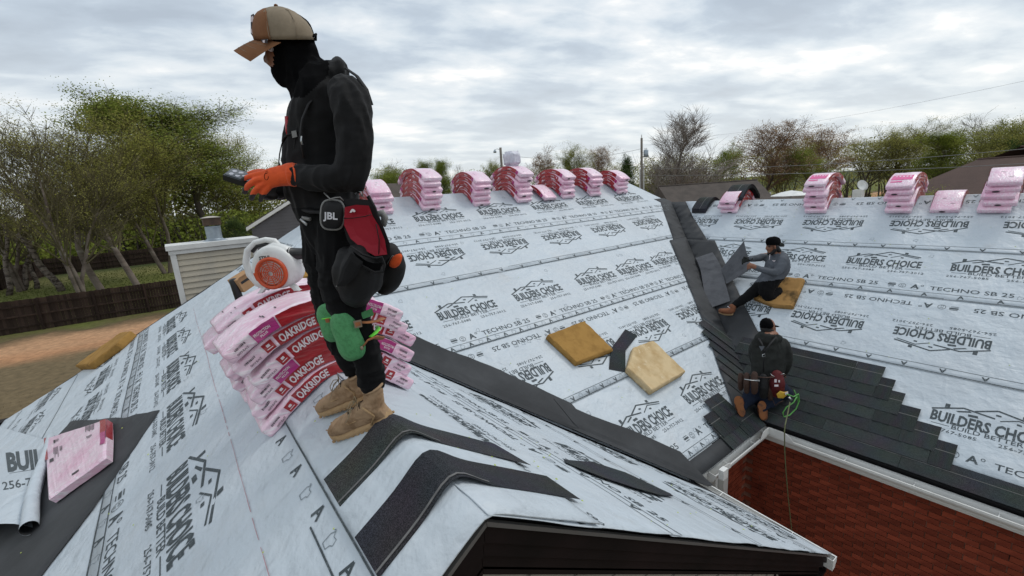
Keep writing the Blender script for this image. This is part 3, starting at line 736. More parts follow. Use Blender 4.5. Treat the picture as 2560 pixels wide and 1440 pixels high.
# ------------------------------------------------------------------ chimney on the back eave
M_CREAM = mat('cream_siding', (0.53, 0.475, 0.375), 0.65, 0.35, var=((0.43, 0.40, 0.34), 1.5, .4, .7, (1, 1, 1)), bump=(6, .15, .004, (1, 1, 6)))
M_GALV = mat('galvanised', (0.36, 0.42, 0.47), 0.38, 0.5, metal=0.55, var=((0.25, 0.29, 0.33), 5, .4, .7))
M_RUST = mat('rusty_hood', (0.10, 0.065, 0.045), 0.7, 0.3, var=((0.05, .035, .03), 6, .4, .7))
CV = 12.0; CU0, CU1 = -0.10, 1.56; CZ = -0.70
ch = empty('chimney', (0, 0, 0)); ch.parent = house
mb = MB(); mb.box(((CU0 + CU1) / 2, CV + .45, CZ - 1.9), (CU1 - CU0 - .06, .84, 3.7), M_CREAM); mb.build('chimney_core', ch)
for i in range(17):
    z = CZ - .16 - i * .128; mb = MB()
    mb.hexa([(CU0 + .11, CV - .012, z - .128), (CU1 - .11, CV - .012, z - .128), (CU1 - .11, CV + .04, z - .128), (CU0 + .11, CV + .04, z - .128), (CU0 + .11, CV + .012, z - .002), (CU1 - .11, CV + .012, z - .002), (CU1 - .11, CV + .04, z - .002), (CU0 + .11, CV + .04, z - .002)], M_CREAM); mb.build('siding_board', ch)
for u in (CU0 + .055, CU1 - .055):
    mb = MB(); mb.box((u, CV - .005, CZ - 1.75), (.105, .055, 3.3), M_WHITE); mb.build('corner_trim', ch)
mb = MB(); mb.box(((CU0 + CU1) / 2, CV - .012, CZ - .115), (CU1 - CU0 + .03, .06, .09), M_WHITE); mb.build('trim_board', ch)
mb = MB(); mb.box(((CU0 + CU1) / 2, CV + .42, CZ - .02), (CU1 - CU0 + .10, .98, .10), M_WHITE); mb.build('cap', ch)
fc = Vector(((CU0 + CU1) / 2 + .06, CV + .42, CZ + .03))
mb = MB(); mb.lathe([(.25, 0), (.17, .035), (.155, .05), (.155, .32), (.16, .33), (.14, .335)], fc, seg=28, m=M_GALV); mb.build('flue_pipe', ch, smooth=False)
mb = MB(); mb.box(fc + Vector((0, 0, .44)), (.34, .34, .17), M_RUST); mb.hexa([tuple(fc + Vector((x, y, .525))) for x, y in ((-.2, -.2), (.2, -.2), (.2, .2), (-.2, .2))] + [tuple(fc + Vector((x, y, .56))) for x, y in ((-.05, -.05), (.05, -.05), (.05, .05), (-.05, .05))], M_BEIGE); mb.build('flue_hood', ch)

# ------------------------------------------------------------------ ground
def ground_extra(nt, b, N, L, tc):
    g = N('ShaderNodeNewGeometry'); sp = N('ShaderNodeSeparateXYZ'); L(g.outputs['Position'], sp.inputs[0])
    n = N('ShaderNodeTexNoise'); n.inputs['Scale'].default_value = 0.35; n.inputs['Detail'].default_value = 8; L(g.outputs['Position'], n.inputs['Vector'])
    n2 = N('ShaderNodeTexNoise'); n2.inputs['Scale'].default_value = 3.5; n2.inputs['Detail'].default_value = 8; n2.inputs['Roughness'].default_value = .7; L(g.outputs['Position'], n2.inputs['Vector'])
    # distance from the near fence decides between dormant lawn, bare clay and the green lawn behind
    a = N('ShaderNodeMath'); a.operation = 'MULTIPLY_ADD'; L(n.outputs['Fac'], a.inputs[0]); a.inputs[1].default_value = 6.0; L(sp.outputs[1], a.inputs[2])
    r = N('ShaderNodeValToRGB'); mr = N('ShaderNodeMapRange'); mr.inputs[1].default_value = 0; mr.inputs[2].default_value = 100; L(a.outputs[0], mr.inputs[0]); L(mr.outputs[0], r.inputs[0])
    e = r.color_ramp.elements; e[0].position = 0.30; e[0].color = (0.175, 0.135, 0.082, 1); e[1].position = 0.385; e[1].color = (0.13, 0.15, 0.045, 1)
    for p, c in ((0.318, (0.46, 0.25, 0.14, 1)), (0.345, (0.50, 0.30, 0.18, 1)), (0.372, (0.13, 0.10, 0.06, 1)), (0.60, (0.15, 0.165, 0.05, 1)), (0.66, (0.21, 0.20, 0.08, 1)), (0.74, (0.06, 0.075, 0.03, 1))):
        q = e.new(p); q.color = c
    mx = N('ShaderNodeMixRGB'); mx.blend_type = 'MULTIPLY'; mx.inputs[0].default_value = 0.75; L(r.outputs[0], mx.inputs[1])
    r2 = N('ShaderNodeValToRGB'); L(n2.outputs['Fac'], r2.inputs[0]); r2.color_ramp.elements[0].position = .3; r2.color_ramp.elements[0].color = (.45, .45, .42, 1); r2.color_ramp.elements[1].position = .7; r2.color_ramp.elements[1].color = (1.25, 1.2, 1.1, 1)
    L(r2.outputs[0], mx.inputs[2]); L(mx.outputs[0], b.inputs['Base Color'])
    bp = N('ShaderNodeBump'); bp.inputs['Strength'].default_value = .6; bp.inputs['Distance'].default_value = .06; L(n2.outputs['Fac'], bp.inputs['Height']); L(bp.outputs[0], b.inputs['Normal'])
M_GROUND = mat('yard', (0.12, 0.1, 0.06), 0.95, 0.1, extra=ground_extra)
mb = MB(); G = 60
xs = [-1500, -600, -300] + [-150 + i * 10 for i in range(31)] + [300, 600, 1500]; ys = xs
vs = [(x, y, GROUND + (0.10 * noise.noise(Vector((x * .05, y * .05, 2))) if abs(x) < 160 and abs(y) < 160 else 0)) for y in ys for x in xs]
W = len(xs); mb.add(vs, [(j * W + i, j * W + i + 1, (j + 1) * W + i + 1, (j + 1) * W + i) for j in range(W - 1) for i in range(W - 1)], M_GROUND)
tag(mb.build('ground', None, smooth=True), kind='structure')
# grass tufts in the yards
M_GRASS = mat('grass', (0.14, 0.165, 0.05), 0.9, 0.1); M_STRAW = mat('dry_grass', (0.24, 0.19, 0.11), 0.9, 0.1)
def tufts(x0, x1, y0, y1, n, m, h, label, name='grass'):
    mb = MB(); r = random.Random(len(label))
    for i in range(n):
        x, y = r.uniform(x0, x1), r.uniform(y0, y1); a = r.uniform(0, pi); w = h * .6; c = Vector((x, y, GROUND))
        for k in range(2):
            aa = a + k * 1.5; d = Vector((cos(aa), sin(aa), 0)) * w * r.uniform(.5, 1); hh = h * r.uniform(.4, 1)
            mb.add([c - d, c + d, c + d * .6 + Vector((d.y * .5, 0, hh)), c - d * .7 + Vector((0, d.x * .4, hh * .8))], [(0, 1, 2, 3)])
    tag(mb.build(name, None, m), label, 'grass', kind='stuff')
tufts(-22, 3, 14, 32, 7000, M_STRAW, .045, 'dormant straw coloured grass in the yard below the roof')
tufts(-26, 6, 37, 70, 9000, M_GRASS, .10, 'green lawn between the two dark wooden fences')

# ------------------------------------------------------------------ fences: boards, rails, posts
M_FB = mat('fence_wood', (0.042, 0.028, 0.022), 0.85, 0.15, var=((0.022, 0.015, 0.012), 1.2, .4, .7, (3, 3, .6)), bump=(5, .4, .01, (2, 2, .5)))
brickrand(M_FB, .7, 1.4)
def fence(name, p0, p1, h, label, board=0.14, post=2.4, rails=(0.35, 0.95, 1.5), near=True, joined=False):
    p0, p1 = Vector(p0), Vector(p1); d = (p1 - p0); L_ = d.length; d.normalize(); nrm = Vector((d.y, -d.x, 0))
    if nrm.dot(p0) > 0: nrm = -nrm                # rails on the side that faces the house
    f = thing(name, p0, label, 'fence', 'dark wooden yard fences'); l = Vector(f.location); R = Matrix(((d.x, nrm.x, 0), (d.y, nrm.y, 0), (0, 0, 1)))
    bm_ = MB(); bm_.box((0, 0, h / 2), (board * .96, .022, h), M_FB); me = bm_.mesh('board')
    n = int(L_ / board); rest = MB()
    for i in range(n):
        c = d * (i * board) + nrm * rnd.uniform(-.006, .006)
        if i >= joined: rest.box(c + Vector((0, 0, h / 2)), (board * .96, .022, h), M_FB, R)
        else:
            o = link('board', me, f); M4 = R.to_4x4(); M4.translation = c + Vector((0, 0, rnd.uniform(-.02, .02))); o.matrix_local = M4
    if rest.v: tag(rest.build('far_boards', f), kind='stuff')
    for z in rails: mb = MB(); mb.box(d * (L_ / 2) + nrm * .045 + Vector((0, 0, z)), (L_, .05, .09), M_FB, R); mb.build('rail', f)
    k = 0
    while k * post < L_: mb = MB(); mb.box(d * (k * post) + nrm * .09 + Vector((0, 0, h / 2 - .02)), (.10, .10, h), M_FB, R); mb.build('post', f); k += 1
    return f
fence('wooden_fence', (-16.3, 36.6, GROUND), (9.4, 35.2, GROUND), 1.85, 'dark stained board fence at the near edge of the dirt yard', joined=190)
fence('wooden_fence', (-11.8, 71.5, GROUND), (14, 73.5, GROUND), 1.95, 'dark board fence at the far side of the green lawn behind the birches', board=.16, joined=130)
fence('wooden_fence', (-12.0, 71.5, GROUND), (-17.5, 39.5, GROUND), 1.9, 'dark side fence running away behind the leaning birch trunks', board=.16, joined=120)
# ------------------------------------------------------------------ shingle bundles
def film(nt, b, N, L, tc):
    """plastic wrap: diagonal stretch creases, paler where it is pulled tight"""
    mp = N('ShaderNodeMapping'); L(tc.outputs['Object'], mp.inputs[0]); mp.inputs['Rotation'].default_value = (0.5, 0.6, 0.4); mp.inputs['Scale'].default_value = (3, 30, 30)
    w = N('ShaderNodeTexNoise'); w.inputs['Scale'].default_value = 1.6; w.inputs['Detail'].default_value = 6; w.inputs['Distortion'].default_value = 0.4; L(mp.outputs[0], w.inputs['Vector'])
    bp = N('ShaderNodeBump'); bp.inputs['Strength'].default_value = 1.0; bp.inputs['Distance'].default_value = .009; L(w.outputs['Fac'], bp.inputs['Height'])
    n2 = N('ShaderNodeTexNoise'); n2.inputs['Scale'].default_value = 14; n2.inputs['Detail'].default_value = 3; L(tc.outputs['Object'], n2.inputs['Vector'])
    bp2 = N('ShaderNodeBump'); bp2.inputs['Strength'].default_value = .5; bp2.inputs['Distance'].default_value = .01; L(n2.outputs['Fac'], bp2.inputs['Height']); L(bp.outputs[0], bp2.inputs['Normal']); L(bp2.outputs[0], b.inputs['Normal'])
    col0 = b.inputs['Base Color'].default_value[:]
    mr = N('ShaderNodeMapRange'); L(w.outputs['Fac'], mr.inputs[0]); mr.inputs[1].default_value = .50; mr.inputs[2].default_value = .66; mr.inputs[4].default_value = .9 if col0[1] > .3 else .12
    mx = N('ShaderNodeMixRGB'); L(mr.outputs[0], mx.inputs[0]); mx.inputs[1].default_value = col0; mx.inputs[2].default_value = (min(.93, col0[0] * .6 + .40), min(.87, col0[1] * .6 + .50), min(.91, col0[2] * .6 + .46), 1)
    n3 = N('ShaderNodeTexNoise'); n3.inputs['Scale'].default_value = 3; n3.inputs['Detail'].default_value = 4; L(tc.outputs['Object'], n3.inputs['Vector'])
    mx2 = N('ShaderNodeMixRGB'); mx2.blend_type = 'MULTIPLY'; mr3 = N('ShaderNodeMapRange'); L(n3.outputs['Fac'], mr3.inputs[0]); mr3.inputs[1].default_value = .45; mr3.inputs[2].default_value = .75; L(mr3.outputs[0], mx2.inputs[0])
    L(mx.outputs[0], mx2.inputs[1]); mx2.inputs[2].default_value = (.92, .66, .78, 1); L(mx2.outputs[0], b.inputs['Base Color'])
M_PINK = mat('pink_film', (0.86, 0.625, 0.735), 0.28, 0.5, coat=.2, extra=film)
M_RED = mat('red_film', (0.36, 0.006, 0.016), 0.34, 0.5, coat=.2, extra=film)
M_MAG = mat('magenta_film', (0.44, 0.022, 0.20), 0.34, 0.5, coat=.2, extra=film)
M_HOT = mat('pink_print', (0.75, 0.13, 0.33), 0.4, 0.5)
M_LETW = mat('white_lettering', (0.74, 0.66, 0.69), 0.5, 0.4)
M_LETB2 = mat('grey_lettering', (0.16, 0.10, 0.13), 0.5, 0.4)
M_LETB = mat('black_lettering', (0.035, 0.03, 0.035), 0.5, 0.4)
TH, BWID = 0.077, 0.345
def base_curve(a, w=0.16, n=400):
    pts = []; X = Z = 0; ds = 0.9 / n
    for i in range(n + 1):
        th = a * math.tanh((i * ds) / w); pts.append((X, Z, th)); X += cos(th) * ds; Z -= sin(th) * ds
    return pts
def solve_a():
    lo, hi = .55, .85
    for _ in range(30):
        a = (lo + hi) / 2; p = base_curve(a)[int(.5 / .9 * 400)]
        if (p[1] + p[0] * 2 / 3) * CP > 0.010: lo = a
        else: hi = a
    return lo
_A = solve_a()
def curve(n, flatten=0.0):
    """centre-bottom line of the n-th bundle in a stack: function sigma -> (x, z, theta)"""
    d = n * TH * 1.03; b = base_curve(_A * (1 - flatten)); pts = [(x + sin(t) * d, z + cos(t) * d, t) for x, z, t in b]; s = [0]
    for p, q in zip(pts[:-1], pts[1:]): s.append(s[-1] + math.hypot(q[0] - p[0], q[1] - p[1]))
    def f(sig):
        a = abs(sig); lo = 0; hi = len(s) - 1
        while hi - lo > 1:
            m = (lo + hi) // 2
            if s[m] <= a: lo = m
            else: hi = m
        k = (a - s[lo]) / max(1e-9, s[hi] - s[lo]); p, q = pts[lo], pts[hi]
        x, z, t = (T(p[i], q[i], k) for i in range(3)); g = 1 if sig >= 0 else -1
        return g * x, z, g * t
    return f
def bundle_meshes(n, style, seed, hi=True, flatten=0.0, half=0.49, spots=False, topprint=False):
    """returns [(name, mesh)] in local axes: x across the ridge, y along it, z up"""
    r = random.Random(seed); cv = curve(n, flatten); W = BWID; out = []
    ns = 90 if hi else 26; q = 0.009 if hi else .008
    sec = []                       # cross-section (y, h, side)
    def seg(a, b, k):
        for i in range(k): sec.append((T(a[0], b[0], i / k), T(a[1], b[1], i / k)))
    k1, k2 = (8, 6) if hi else (3, 1)
    seg((-W / 2 + q, 0), (W / 2 - q, 0), k1); seg((W / 2 - q, 0), (W / 2, q), 1); seg((W / 2, q), (W / 2, TH - q), k2); seg((W / 2, TH - q), (W / 2 - q, TH), 1)
    seg((W / 2 - q, TH), (-W / 2 + q, TH), k1); seg((-W / 2 + q, TH), (-W / 2, TH - q), 1); seg((-W / 2, TH - q), (-W / 2, q), k2); seg((-W / 2, q), (-W / 2 + q, 0), 1)
    ph = r.uniform(0, 50)
    def mp(sg, y, h, off=0.0, wob=True):
        x, z, t = cv(sg); nx, nz = sin(t), cos(t)
        amp = 0.004 if hi else 0.005
        e = max(0, (abs(sg) - half + .05) / .05)
        if wob:
            h0_ = h
            h = h + amp * noise.noise(Vector((sg * 9 + ph, y * 12, h * 20))) * 1.3 + (0.0025 * noise.noise(Vector((sg * 34 + ph, y * 30, 3))) if hi else 0)
            y0_ = y
            y = y + amp * 1.3 * noise.noise(Vector((sg * 11 + ph, y * 5, h * 30 + 8)))
            if hi and abs(y0_) > W * .45: y += (1 if y0_ > 0 else -1) * .004 * noise.noise(Vector((sg * 13 + ph, h0_ * 22, ph)))
        h = TH / 2 + (h - TH / 2) * (1 - .06 * e * e)
        return Vector((x + nx * h, y, z + nz * h))
    rings = []
    for i in range(ns + 1):
        sg = -half + 2 * half * i / ns; rings.append([mp(sg, y, h) for y, h in sec])
    for sgn in (-1, 1):
        ringe = []
        for y, h in sec: 
            ringe.append(mp(sgn * (half + .007), y * .97, TH / 2 + (h - TH / 2) * .84))
        if sgn < 0: rings.insert(0, ringe)
        else: rings.append(ringe)
    mb = MB(); mb.loft(rings, M_PINK); out.append(('wrapper', mb.mesh('wrapper', True)))
    # printed zones on both long sides, following the wrap
    def zone(a, b, m, h0=0.008, h1=TH - .008, up=0.0, k=None, sides=(-1, 1)):
        z = MB(); k = k or max(2, int((b - a) / (.0109 if hi else .05))); R_ = 7 if hi else 4
        for sd in sides:
            vs = []
            for i in range(k + 1):
                sg = T(a, b, i / k) * (1 if sd < 0 else -1)
                for j in range(R_):
                    h = T(h0, h1, j / (R_ - 1)); p = mp(sg, sd * W / 2, h); p.y += sd * (0.0034 + up); vs.append(p)
            z.add(vs, [(i * R_ + j, (i + 1) * R_ + j, (i + 1) * R_ + j + 1, i * R_ + j + 1) if sd < 0 else (i * R_ + j, i * R_ + j + 1, (i + 1) * R_ + j + 1, (i + 1) * R_ + j) for i in range(k) for j in range(R_ - 1)], m)
        return z
    def letters(txt, c, w, h0, hh, inv, m, bold=.02, sides=(-1, 1)):
        z = MB(); p = P2(); p.text(txt, 0, 0, w, hh, bold + .012)
        for sd in sides:
            vs = []
            for x, y in p.v:
                if inv: x, y = -x, hh - y
                sg = (c + x) * (1 if sd < 0 else -1); v = mp(sg, sd * W / 2, h0 + y); v.y += sd * 0.0062; vs.append(v)
            z.add(vs, p.f, m)
        return z
    R0 = (.265 if style == 0 else .215) if hi else .335
    for sd in ((-1,) if hi else (-1, 1)):
        S = dict(sides=(sd,))
        out.append(('red_band', zone(-R0, R0, M_RED, 0.002, TH - .002, **S).mesh('red_band', True)))
        if style == 0 or not hi:
            z1 = letters('OAKRIDGE', -.155, .19 if hi else (.11), .017, .043 if hi else .024, False, M_LETW, **S); z2 = letters('OAKRIDGE', .155, .19 if hi else (.11), .017, .043 if hi else .024, True, M_LETW, **S)
            out.append(('lettering', z1.mesh('lettering'))); out.append(('lettering', z2.mesh('lettering')))
        for sg in (-1, 1):
            if not hi:
                if style: out.append(('magenta_label', zone(*sorted((sg * .34, sg * .40)), M_MAG, .004, TH - .004, **S).mesh('magenta_label', True)))
            elif style == 0:
                out.append(('logo_square', zone(*sorted((sg * .282, sg * .335)), M_RED, .012, TH - .012, **S).mesh('logo_square', True)))
                z = zone(*sorted((sg * .293, sg * .325)), M_LETW, .026, .030, .002, 1, **S); q = zone(*sorted((sg * .300, sg * .318)), M_LETW, .038, .052, .002, 1, **S); z.add(q.v, q.f, M_LETW)
                z3 = zone(*sorted((sg * .266, sg * .276)), M_PINK, .008, TH - .008, .001, 1, **S); z.add(z3.v, z3.f, M_PINK); out.append(('logo_mark', z.mesh('logo_mark')))
            else:
                out.append(('magenta_label', zone(*sorted((sg * .222, sg * .35)), M_MAG, .004, TH - .004, **S).mesh('magenta_label', True)))
                if hi:
                    z = letters('PROTECTION', sg * .30, .085, .036, .015, sg > 0, M_LETW, .01, **S); z4 = letters('PLUS', sg * .30, .04, .018, .012, sg > 0, M_LETW, .01, **S); z.add(z4.v, z4.f, M_LETW); out.append(('label_lettering', z.mesh('label_lettering')))
            if hi:
                z3 = letters('ONYX BLACK', sg * (.40 if style == 0 else .42), .065, .018, .011, sg > 0, M_LETB, .02, **S)
                bc = MB(); x = -.03
                while x < .03: w_ = r.choice([.0015, .003, .0045]); zz = zone(sg * .415 + x, sg * .415 + x + w_, M_LETB2, .044, .056, .001, 1, **S); bc.add(zz.v, zz.f, M_LETB); x += w_ + r.choice([.002, .003])
                bc.add(z3.v, z3.f, M_LETB2); out.append(('small_print', bc.mesh('small_print')))
    tp = MB()
    def top_quad(a, b, y0, y1, m, off=.004):
        k = 8; vs = []
        for i in range(k + 1):
            for j in range(4): 
                v = mp(T(a, b, i / k), T(y0, y1, j / 3), TH); x_, z_, t_ = cv(T(a, b, i / k)); vs.append(v + Vector((sin(t_), 0, cos(t_))) * off)
        tp.add(vs, [(i * 4 + j, (i + 1) * 4 + j, (i + 1) * 4 + j + 1, i * 4 + j + 1) for i in range(k) for j in range(3)], m)
    if topprint:
        for sg in (-1, 1):
            top_quad(*sorted((sg * .20, sg * .34)), -.14, .13, M_HOT); top_quad(*sorted((sg * .37, sg * .40)), -.13, .02, M_HOT)
            for j in range(5): top_quad(*sorted((sg * .225, sg * .26)), -.10 + j * .045, -.075 + j * .045, M_PINK, .006)
    else:
        for sg in (-1, 1):
            for j in range(3 if hi else 2): 
                a = sg * r.uniform(.18, .44); y0 = r.uniform(-.14, .08); top_quad(*sorted((a, a + .006)), y0, y0 + r.uniform(.02, .06), M_LETB, .0035)
    if tp.v: out.append(('top_print', tp.mesh('top_print')))
    if spots:
        s = MB(); e = half + .009; cyy = r.uniform(-.07, .09); rw = r.uniform(.03, .06)
        for sg in (-1, 1):
            x, z, t = cv(sg * e); vs = []
            for i in range(12):
                a = 2 * pi * i / 12; hh = TH / 2 + sin(a) * TH * .22; vs.append(Vector((x + sin(t) * hh, cyy + cos(a) * rw, z + cos(t) * hh)) + Vector((cos(t), 0, -sin(t))) * sg * .006)
            s.add(vs, [tuple(range(12))])
        out.append(('torn_hole', s.mesh('torn_hole'))); out[-1][1].materials.append(M_LETB)
    return out
_BM = {}
def bundle(origin, A, D, n, style, seed, label, group, hi=False, yaw=0.0, dx=0.0, dy=0.0, **k):
    key = (n, style, hi, seed if hi else seed % 3, tuple(sorted(k.items())))
    if key not in _BM: _BM[key] = bundle_meshes(n, style, seed, hi, **k)
    A, D = Vector(A), Vector(D)
    M = Matrix((A, D, Vector((0, 0, 1)))).transposed().to_4x4() @ Matrix.Rotation(yaw, 4, 'Z') @ Matrix.Translation((0, dy, 0))
    # slide along its own curve
    if dx: M = M @ Matrix.Translation((dx, 0, 0))
    t = empty('shingle_bundle', (0, 0, 0), label, 'shingle bundle', group); M.translation = M.translation + Vector(origin); t.matrix_world = M
    for nm, me in _BM[key]: link(nm, me, t)
    return t
ORD = ['lowest', 'second from the bottom', 'third from the bottom', 'fourth from the bottom', 'fifth from the bottom', 'sixth from the bottom', 'seventh from the bottom']
def pilename(i, n): return 'topmost' if i == n - 1 else ORD[i]
# near pile between the man's legs and the blower: six bundles over the near ridge
jr = random.Random(5)
spec = [(0, .02, .0, .01), (0, .01, .015, -.025), (1, .025, .0, -.02), (0, .04, -.012, .02), (0, -.02, -.03, .03), (1, -.055, -.045, .06)]
for i, (st, dx, dy, yaw) in enumerate(spec):
    bundle((U0, 2.80, -1 + .012), (1, 0, 0), (0, 1, 0), i, st, 11 + i, 'pink shingle bundle, near ridge, %s in the pile beside the boots' % pilename(i, 6), 'shingle bundles piled on the near ridge', hi=True, yaw=yaw, dx=dx, dy=dy)
spec2 = [(1, .0, .0, .02), (0, -.03, .02, -.01), (1, -.05, .0, .03), (0, -.02, .02, .05), (1, -.10, .0, -.02), (0, -.03, -.02, .04)]
for i, (st, dx, dy, yaw) in enumerate(spec2):
    bundle((U0, 3.33, -1 + .012), (1, 0, 0), (0, 1, 0), i, st, 31 + i, 'pink shingle bundle, %s in the pile under the leaf blower' % pilename(i, 6), 'shingle bundles under the leaf blower', hi=True, yaw=yaw, dx=dx, dy=dy)
# piles along the front ridge
nm = ['first pile from the left', 'second pile from the left', 'third pile from the left', 'fourth pile from the left, the one under a white package', 'third pile from right', 'second pile from the right', 'rightmost pile']
Lp = [(1.98, 4, 'pile half behind the man'), (2.78, 4, 'first full pile'), (3.66, 6, 'second full pile'), (4.72, 5, 'third full pile'), (5.72, 6, 'pile under the package'), (6.92, 5, 'third pile from right'), (7.80, 5, 'second pile from right'), (8.72, 4, 'rightmost pile')]
sd_ = 0
for j, (s, n, w) in enumerate(Lp):
    for i in range(n):
        sd_ += 1
        bundle((s - .02, VM, .012 + .008), (0, -1, 0), (1, 0, 0), i, (i + j) % 2, sd_, 'bent pink bundle, long ridge, %s in the %s' % (pilename(i, n), w), 'shingle bundles along the long ridge',
               yaw=jr.uniform(-.06, .06), dx=jr.uniform(-.03, .03), dy=jr.uniform(-.02, .02), spots=(sd_ % 3 == 0 or (j == 2 and i == 0)), topprint=False)
t = bundle((6.30, VM - .02, .02), (0, -1, 0), (1, 0, 0), 0, 1, 77, 'single low shingle bundle lying between two tall piles on the long ridge', 'shingle bundles along the long ridge', yaw=.08, dx=.02)
# piles along the right ridge
Rp = [(4.93, 3, 'pile under black shingles'), (3.28, 6, 'pile left of the bush'), (2.05, 5, 'pile before the bush'), (1.49, 1, ''), (0.93, 5, 'rightmost pile')]
for j, (s, n, w) in enumerate(Rp):
    for i in range(n):
        sd_ += 1
        lab = 'single pink shingle bundle lying alone on the right ridge' if n == 1 else 'bent pink bundle, right ridge, %s in the %s' % (pilename(i, n), w)
        bundle((UR, s, ZR + .022), (-1, 0, 0), (0, -1, 0), i, (i + j) % 2, sd_, lab, 'shingle bundles along the right ridge',
               yaw=jr.uniform(-.07, .07), dx=jr.uniform(-.03, .04), dy=jr.uniform(-.03, .03), spots=(sd_ % 2 == 0), topprint=(i == n - 1 and j in (1, 2)))
# white package standing on a pile
def rbox(c, size, R, m, name, parent, seg=3, bev=.02, wob=.0, seed=0):
    bm = bmesh.new(); bmesh.ops.create_cube(bm, size=1); bmesh.ops.scale(bm, vec=size, verts=bm.verts)
    bmesh.ops.bevel(bm, geom=bm.edges[:], offset=bev, segments=seg, affect='EDGES')
    if wob: bmesh.ops.subdivide_edges(bm, edges=[e for e in bm.edges if e.calc_length() > .05], cuts=4, use_grid_fill=True)
    for v in bm.verts:
        if wob: v.co += Vector([noise.noise(v.co * 14 + Vector((seed, k * 7, 0))) for k in range(3)]) * wob
        v.co = Vector(c) + R @ v.co
    bmesh.ops.recalc_face_normals(bm, faces=bm.faces[:])
    me = bpy.data.meshes.new(name); bm.to_mesh(me); bm.free(); me.materials.append(m)
    for p in me.polygons: p.use_smooth = True
    return link(name, me, parent)
M_WRAP = mat('white_wrap', (0.66, 0.66, 0.74), .4, .5, bump=[(16, .6, .01)], var=((.5, .5, .6), 7, .45, .7))
o = rbox((5.72, 7.36, .63), (.30, .28, .30), Matrix.Rotation(.2, 3, 'Z'), M_WRAP, 'wrapped_package', None, bev=.05, wob=.02)
tag(o, 'white plastic wrapped package sitting on top of a pile on the long ridge', 'package')

# one bundle lying flat on the left slope
def flat_bundle():
    c = [px2st('LF', *p) for p in ((133, 1108), (290, 1062), (292, 1160), (150, 1262))]
    t = empty('shingle_bundle', base('LF', *c[3]), 'single pink shingle bundle lying flat on black membrane at the left slope', 'shingle bundle')
    l = Vector(t.location); th = .075; N_ = 26; mb = MB()
    P_ = [base('LF', *q) for q in c]; n = NRM['LF']
    def at(a, b, h):
        p = (P_[0] * (1 - a) + P_[1] * a) * (1 - b) + (P_[3] * (1 - a) + P_[2] * a) * b
        h += .004 * noise.noise(Vector((a * 6, b * 9, h * 9))) + .002 * noise.noise(Vector((a * 22, b * 31, 4)))
        return p + n * (h + .022) - l
    rings = []
    for i in range(N_ + 1):
        a = i / N_; e = .012 * (1 if i in (0, N_) else 0); r_ = []
        for b, h in [(0.0, .01), (0, th - .012), (.02, th - e), (.2, th - e), (.4, th - e), (.6, th - e), (.8, th - e), (.98, th - e), (1.0, th - .014), (1.0, .01), (.5, 0.0)]: r_.append(at(a, b, h))
        rings.append(r_)
    mb.loft(rings, M_PINK); mb.build('wrapper', t, smooth=False)
    def patch(a0, a1, b0, b1, m, nm_, h=th + .003, k=6):
        z = MB(); z.add([at(T(a0, a1, i / k), T(b0, b1, j / k), h) for i in range(k + 1) for j in range(k + 1)], [(i * (k + 1) + j, (i + 1) * (k + 1) + j, (i + 1) * (k + 1) + j + 1, i * (k + 1) + j + 1) for i in range(k) for j in range(k)], m)
        return z.build(nm_, t)
    patch(.915, 1.0, .0, .36, M_RED, 'red_band'); patch(.915, .995, .36, .66, M_MAG, 'magenta_label'); patch(.0, .045, .0, .45, M_RED, 'red_band')
    def side(b0, b1, m, nm_):
        z = MB(); k = 8; z.add([at(1.0, T(b0, b1, j / k), hh) + (P_[1] - P_[0]).normalized() * .004 for j in range(k + 1) for hh in (.012, th * .5, th)], [(j * 3 + i, j * 3 + i + 1, (j + 1) * 3 + i + 1, (j + 1) * 3 + i) for j in range(k) for i in range(2)], m); z.build(nm_, t)
    side(.0, .5, M_RED, 'red_band')
    ink = MB(); q = random.Random(3)
    for (a0, a1, b0, b1, n_) in ((.17, .27, .12, .18, 6), (.16, .25, .28, .50, 5), (.27, .32, .30, .42, 3), (.70, .84, .03, .22, 7), (.71, .80, .30, .38, 5)):
        for i in range(n_):
            a = T(a0, a1, i / n_); ln = q.uniform(.6, 1)
            ink.add([at(a, b0, th + .004), at(a + .008, b0, th + .004), at(a + .008, T(b0, b1, ln), th + .004), at(a, T(b0, b1, ln), th + .004)], [(0, 1, 2, 3)])
    for (a0, a1, b0, b1) in ((.08, .15, .47, .53), (.44, .56, .90, .925), (.17, .20, .12, .19)):
        ink.add([at(a0, b0, th + .004), at(a1, b0, th + .004), at(a1, b1, th + .004), at(a0, b1, th + .004)], [(0, 1, 2, 3)])
    tag(ink.build('small_print', t, M_LETB), kind='stuff')
flat_bundle()

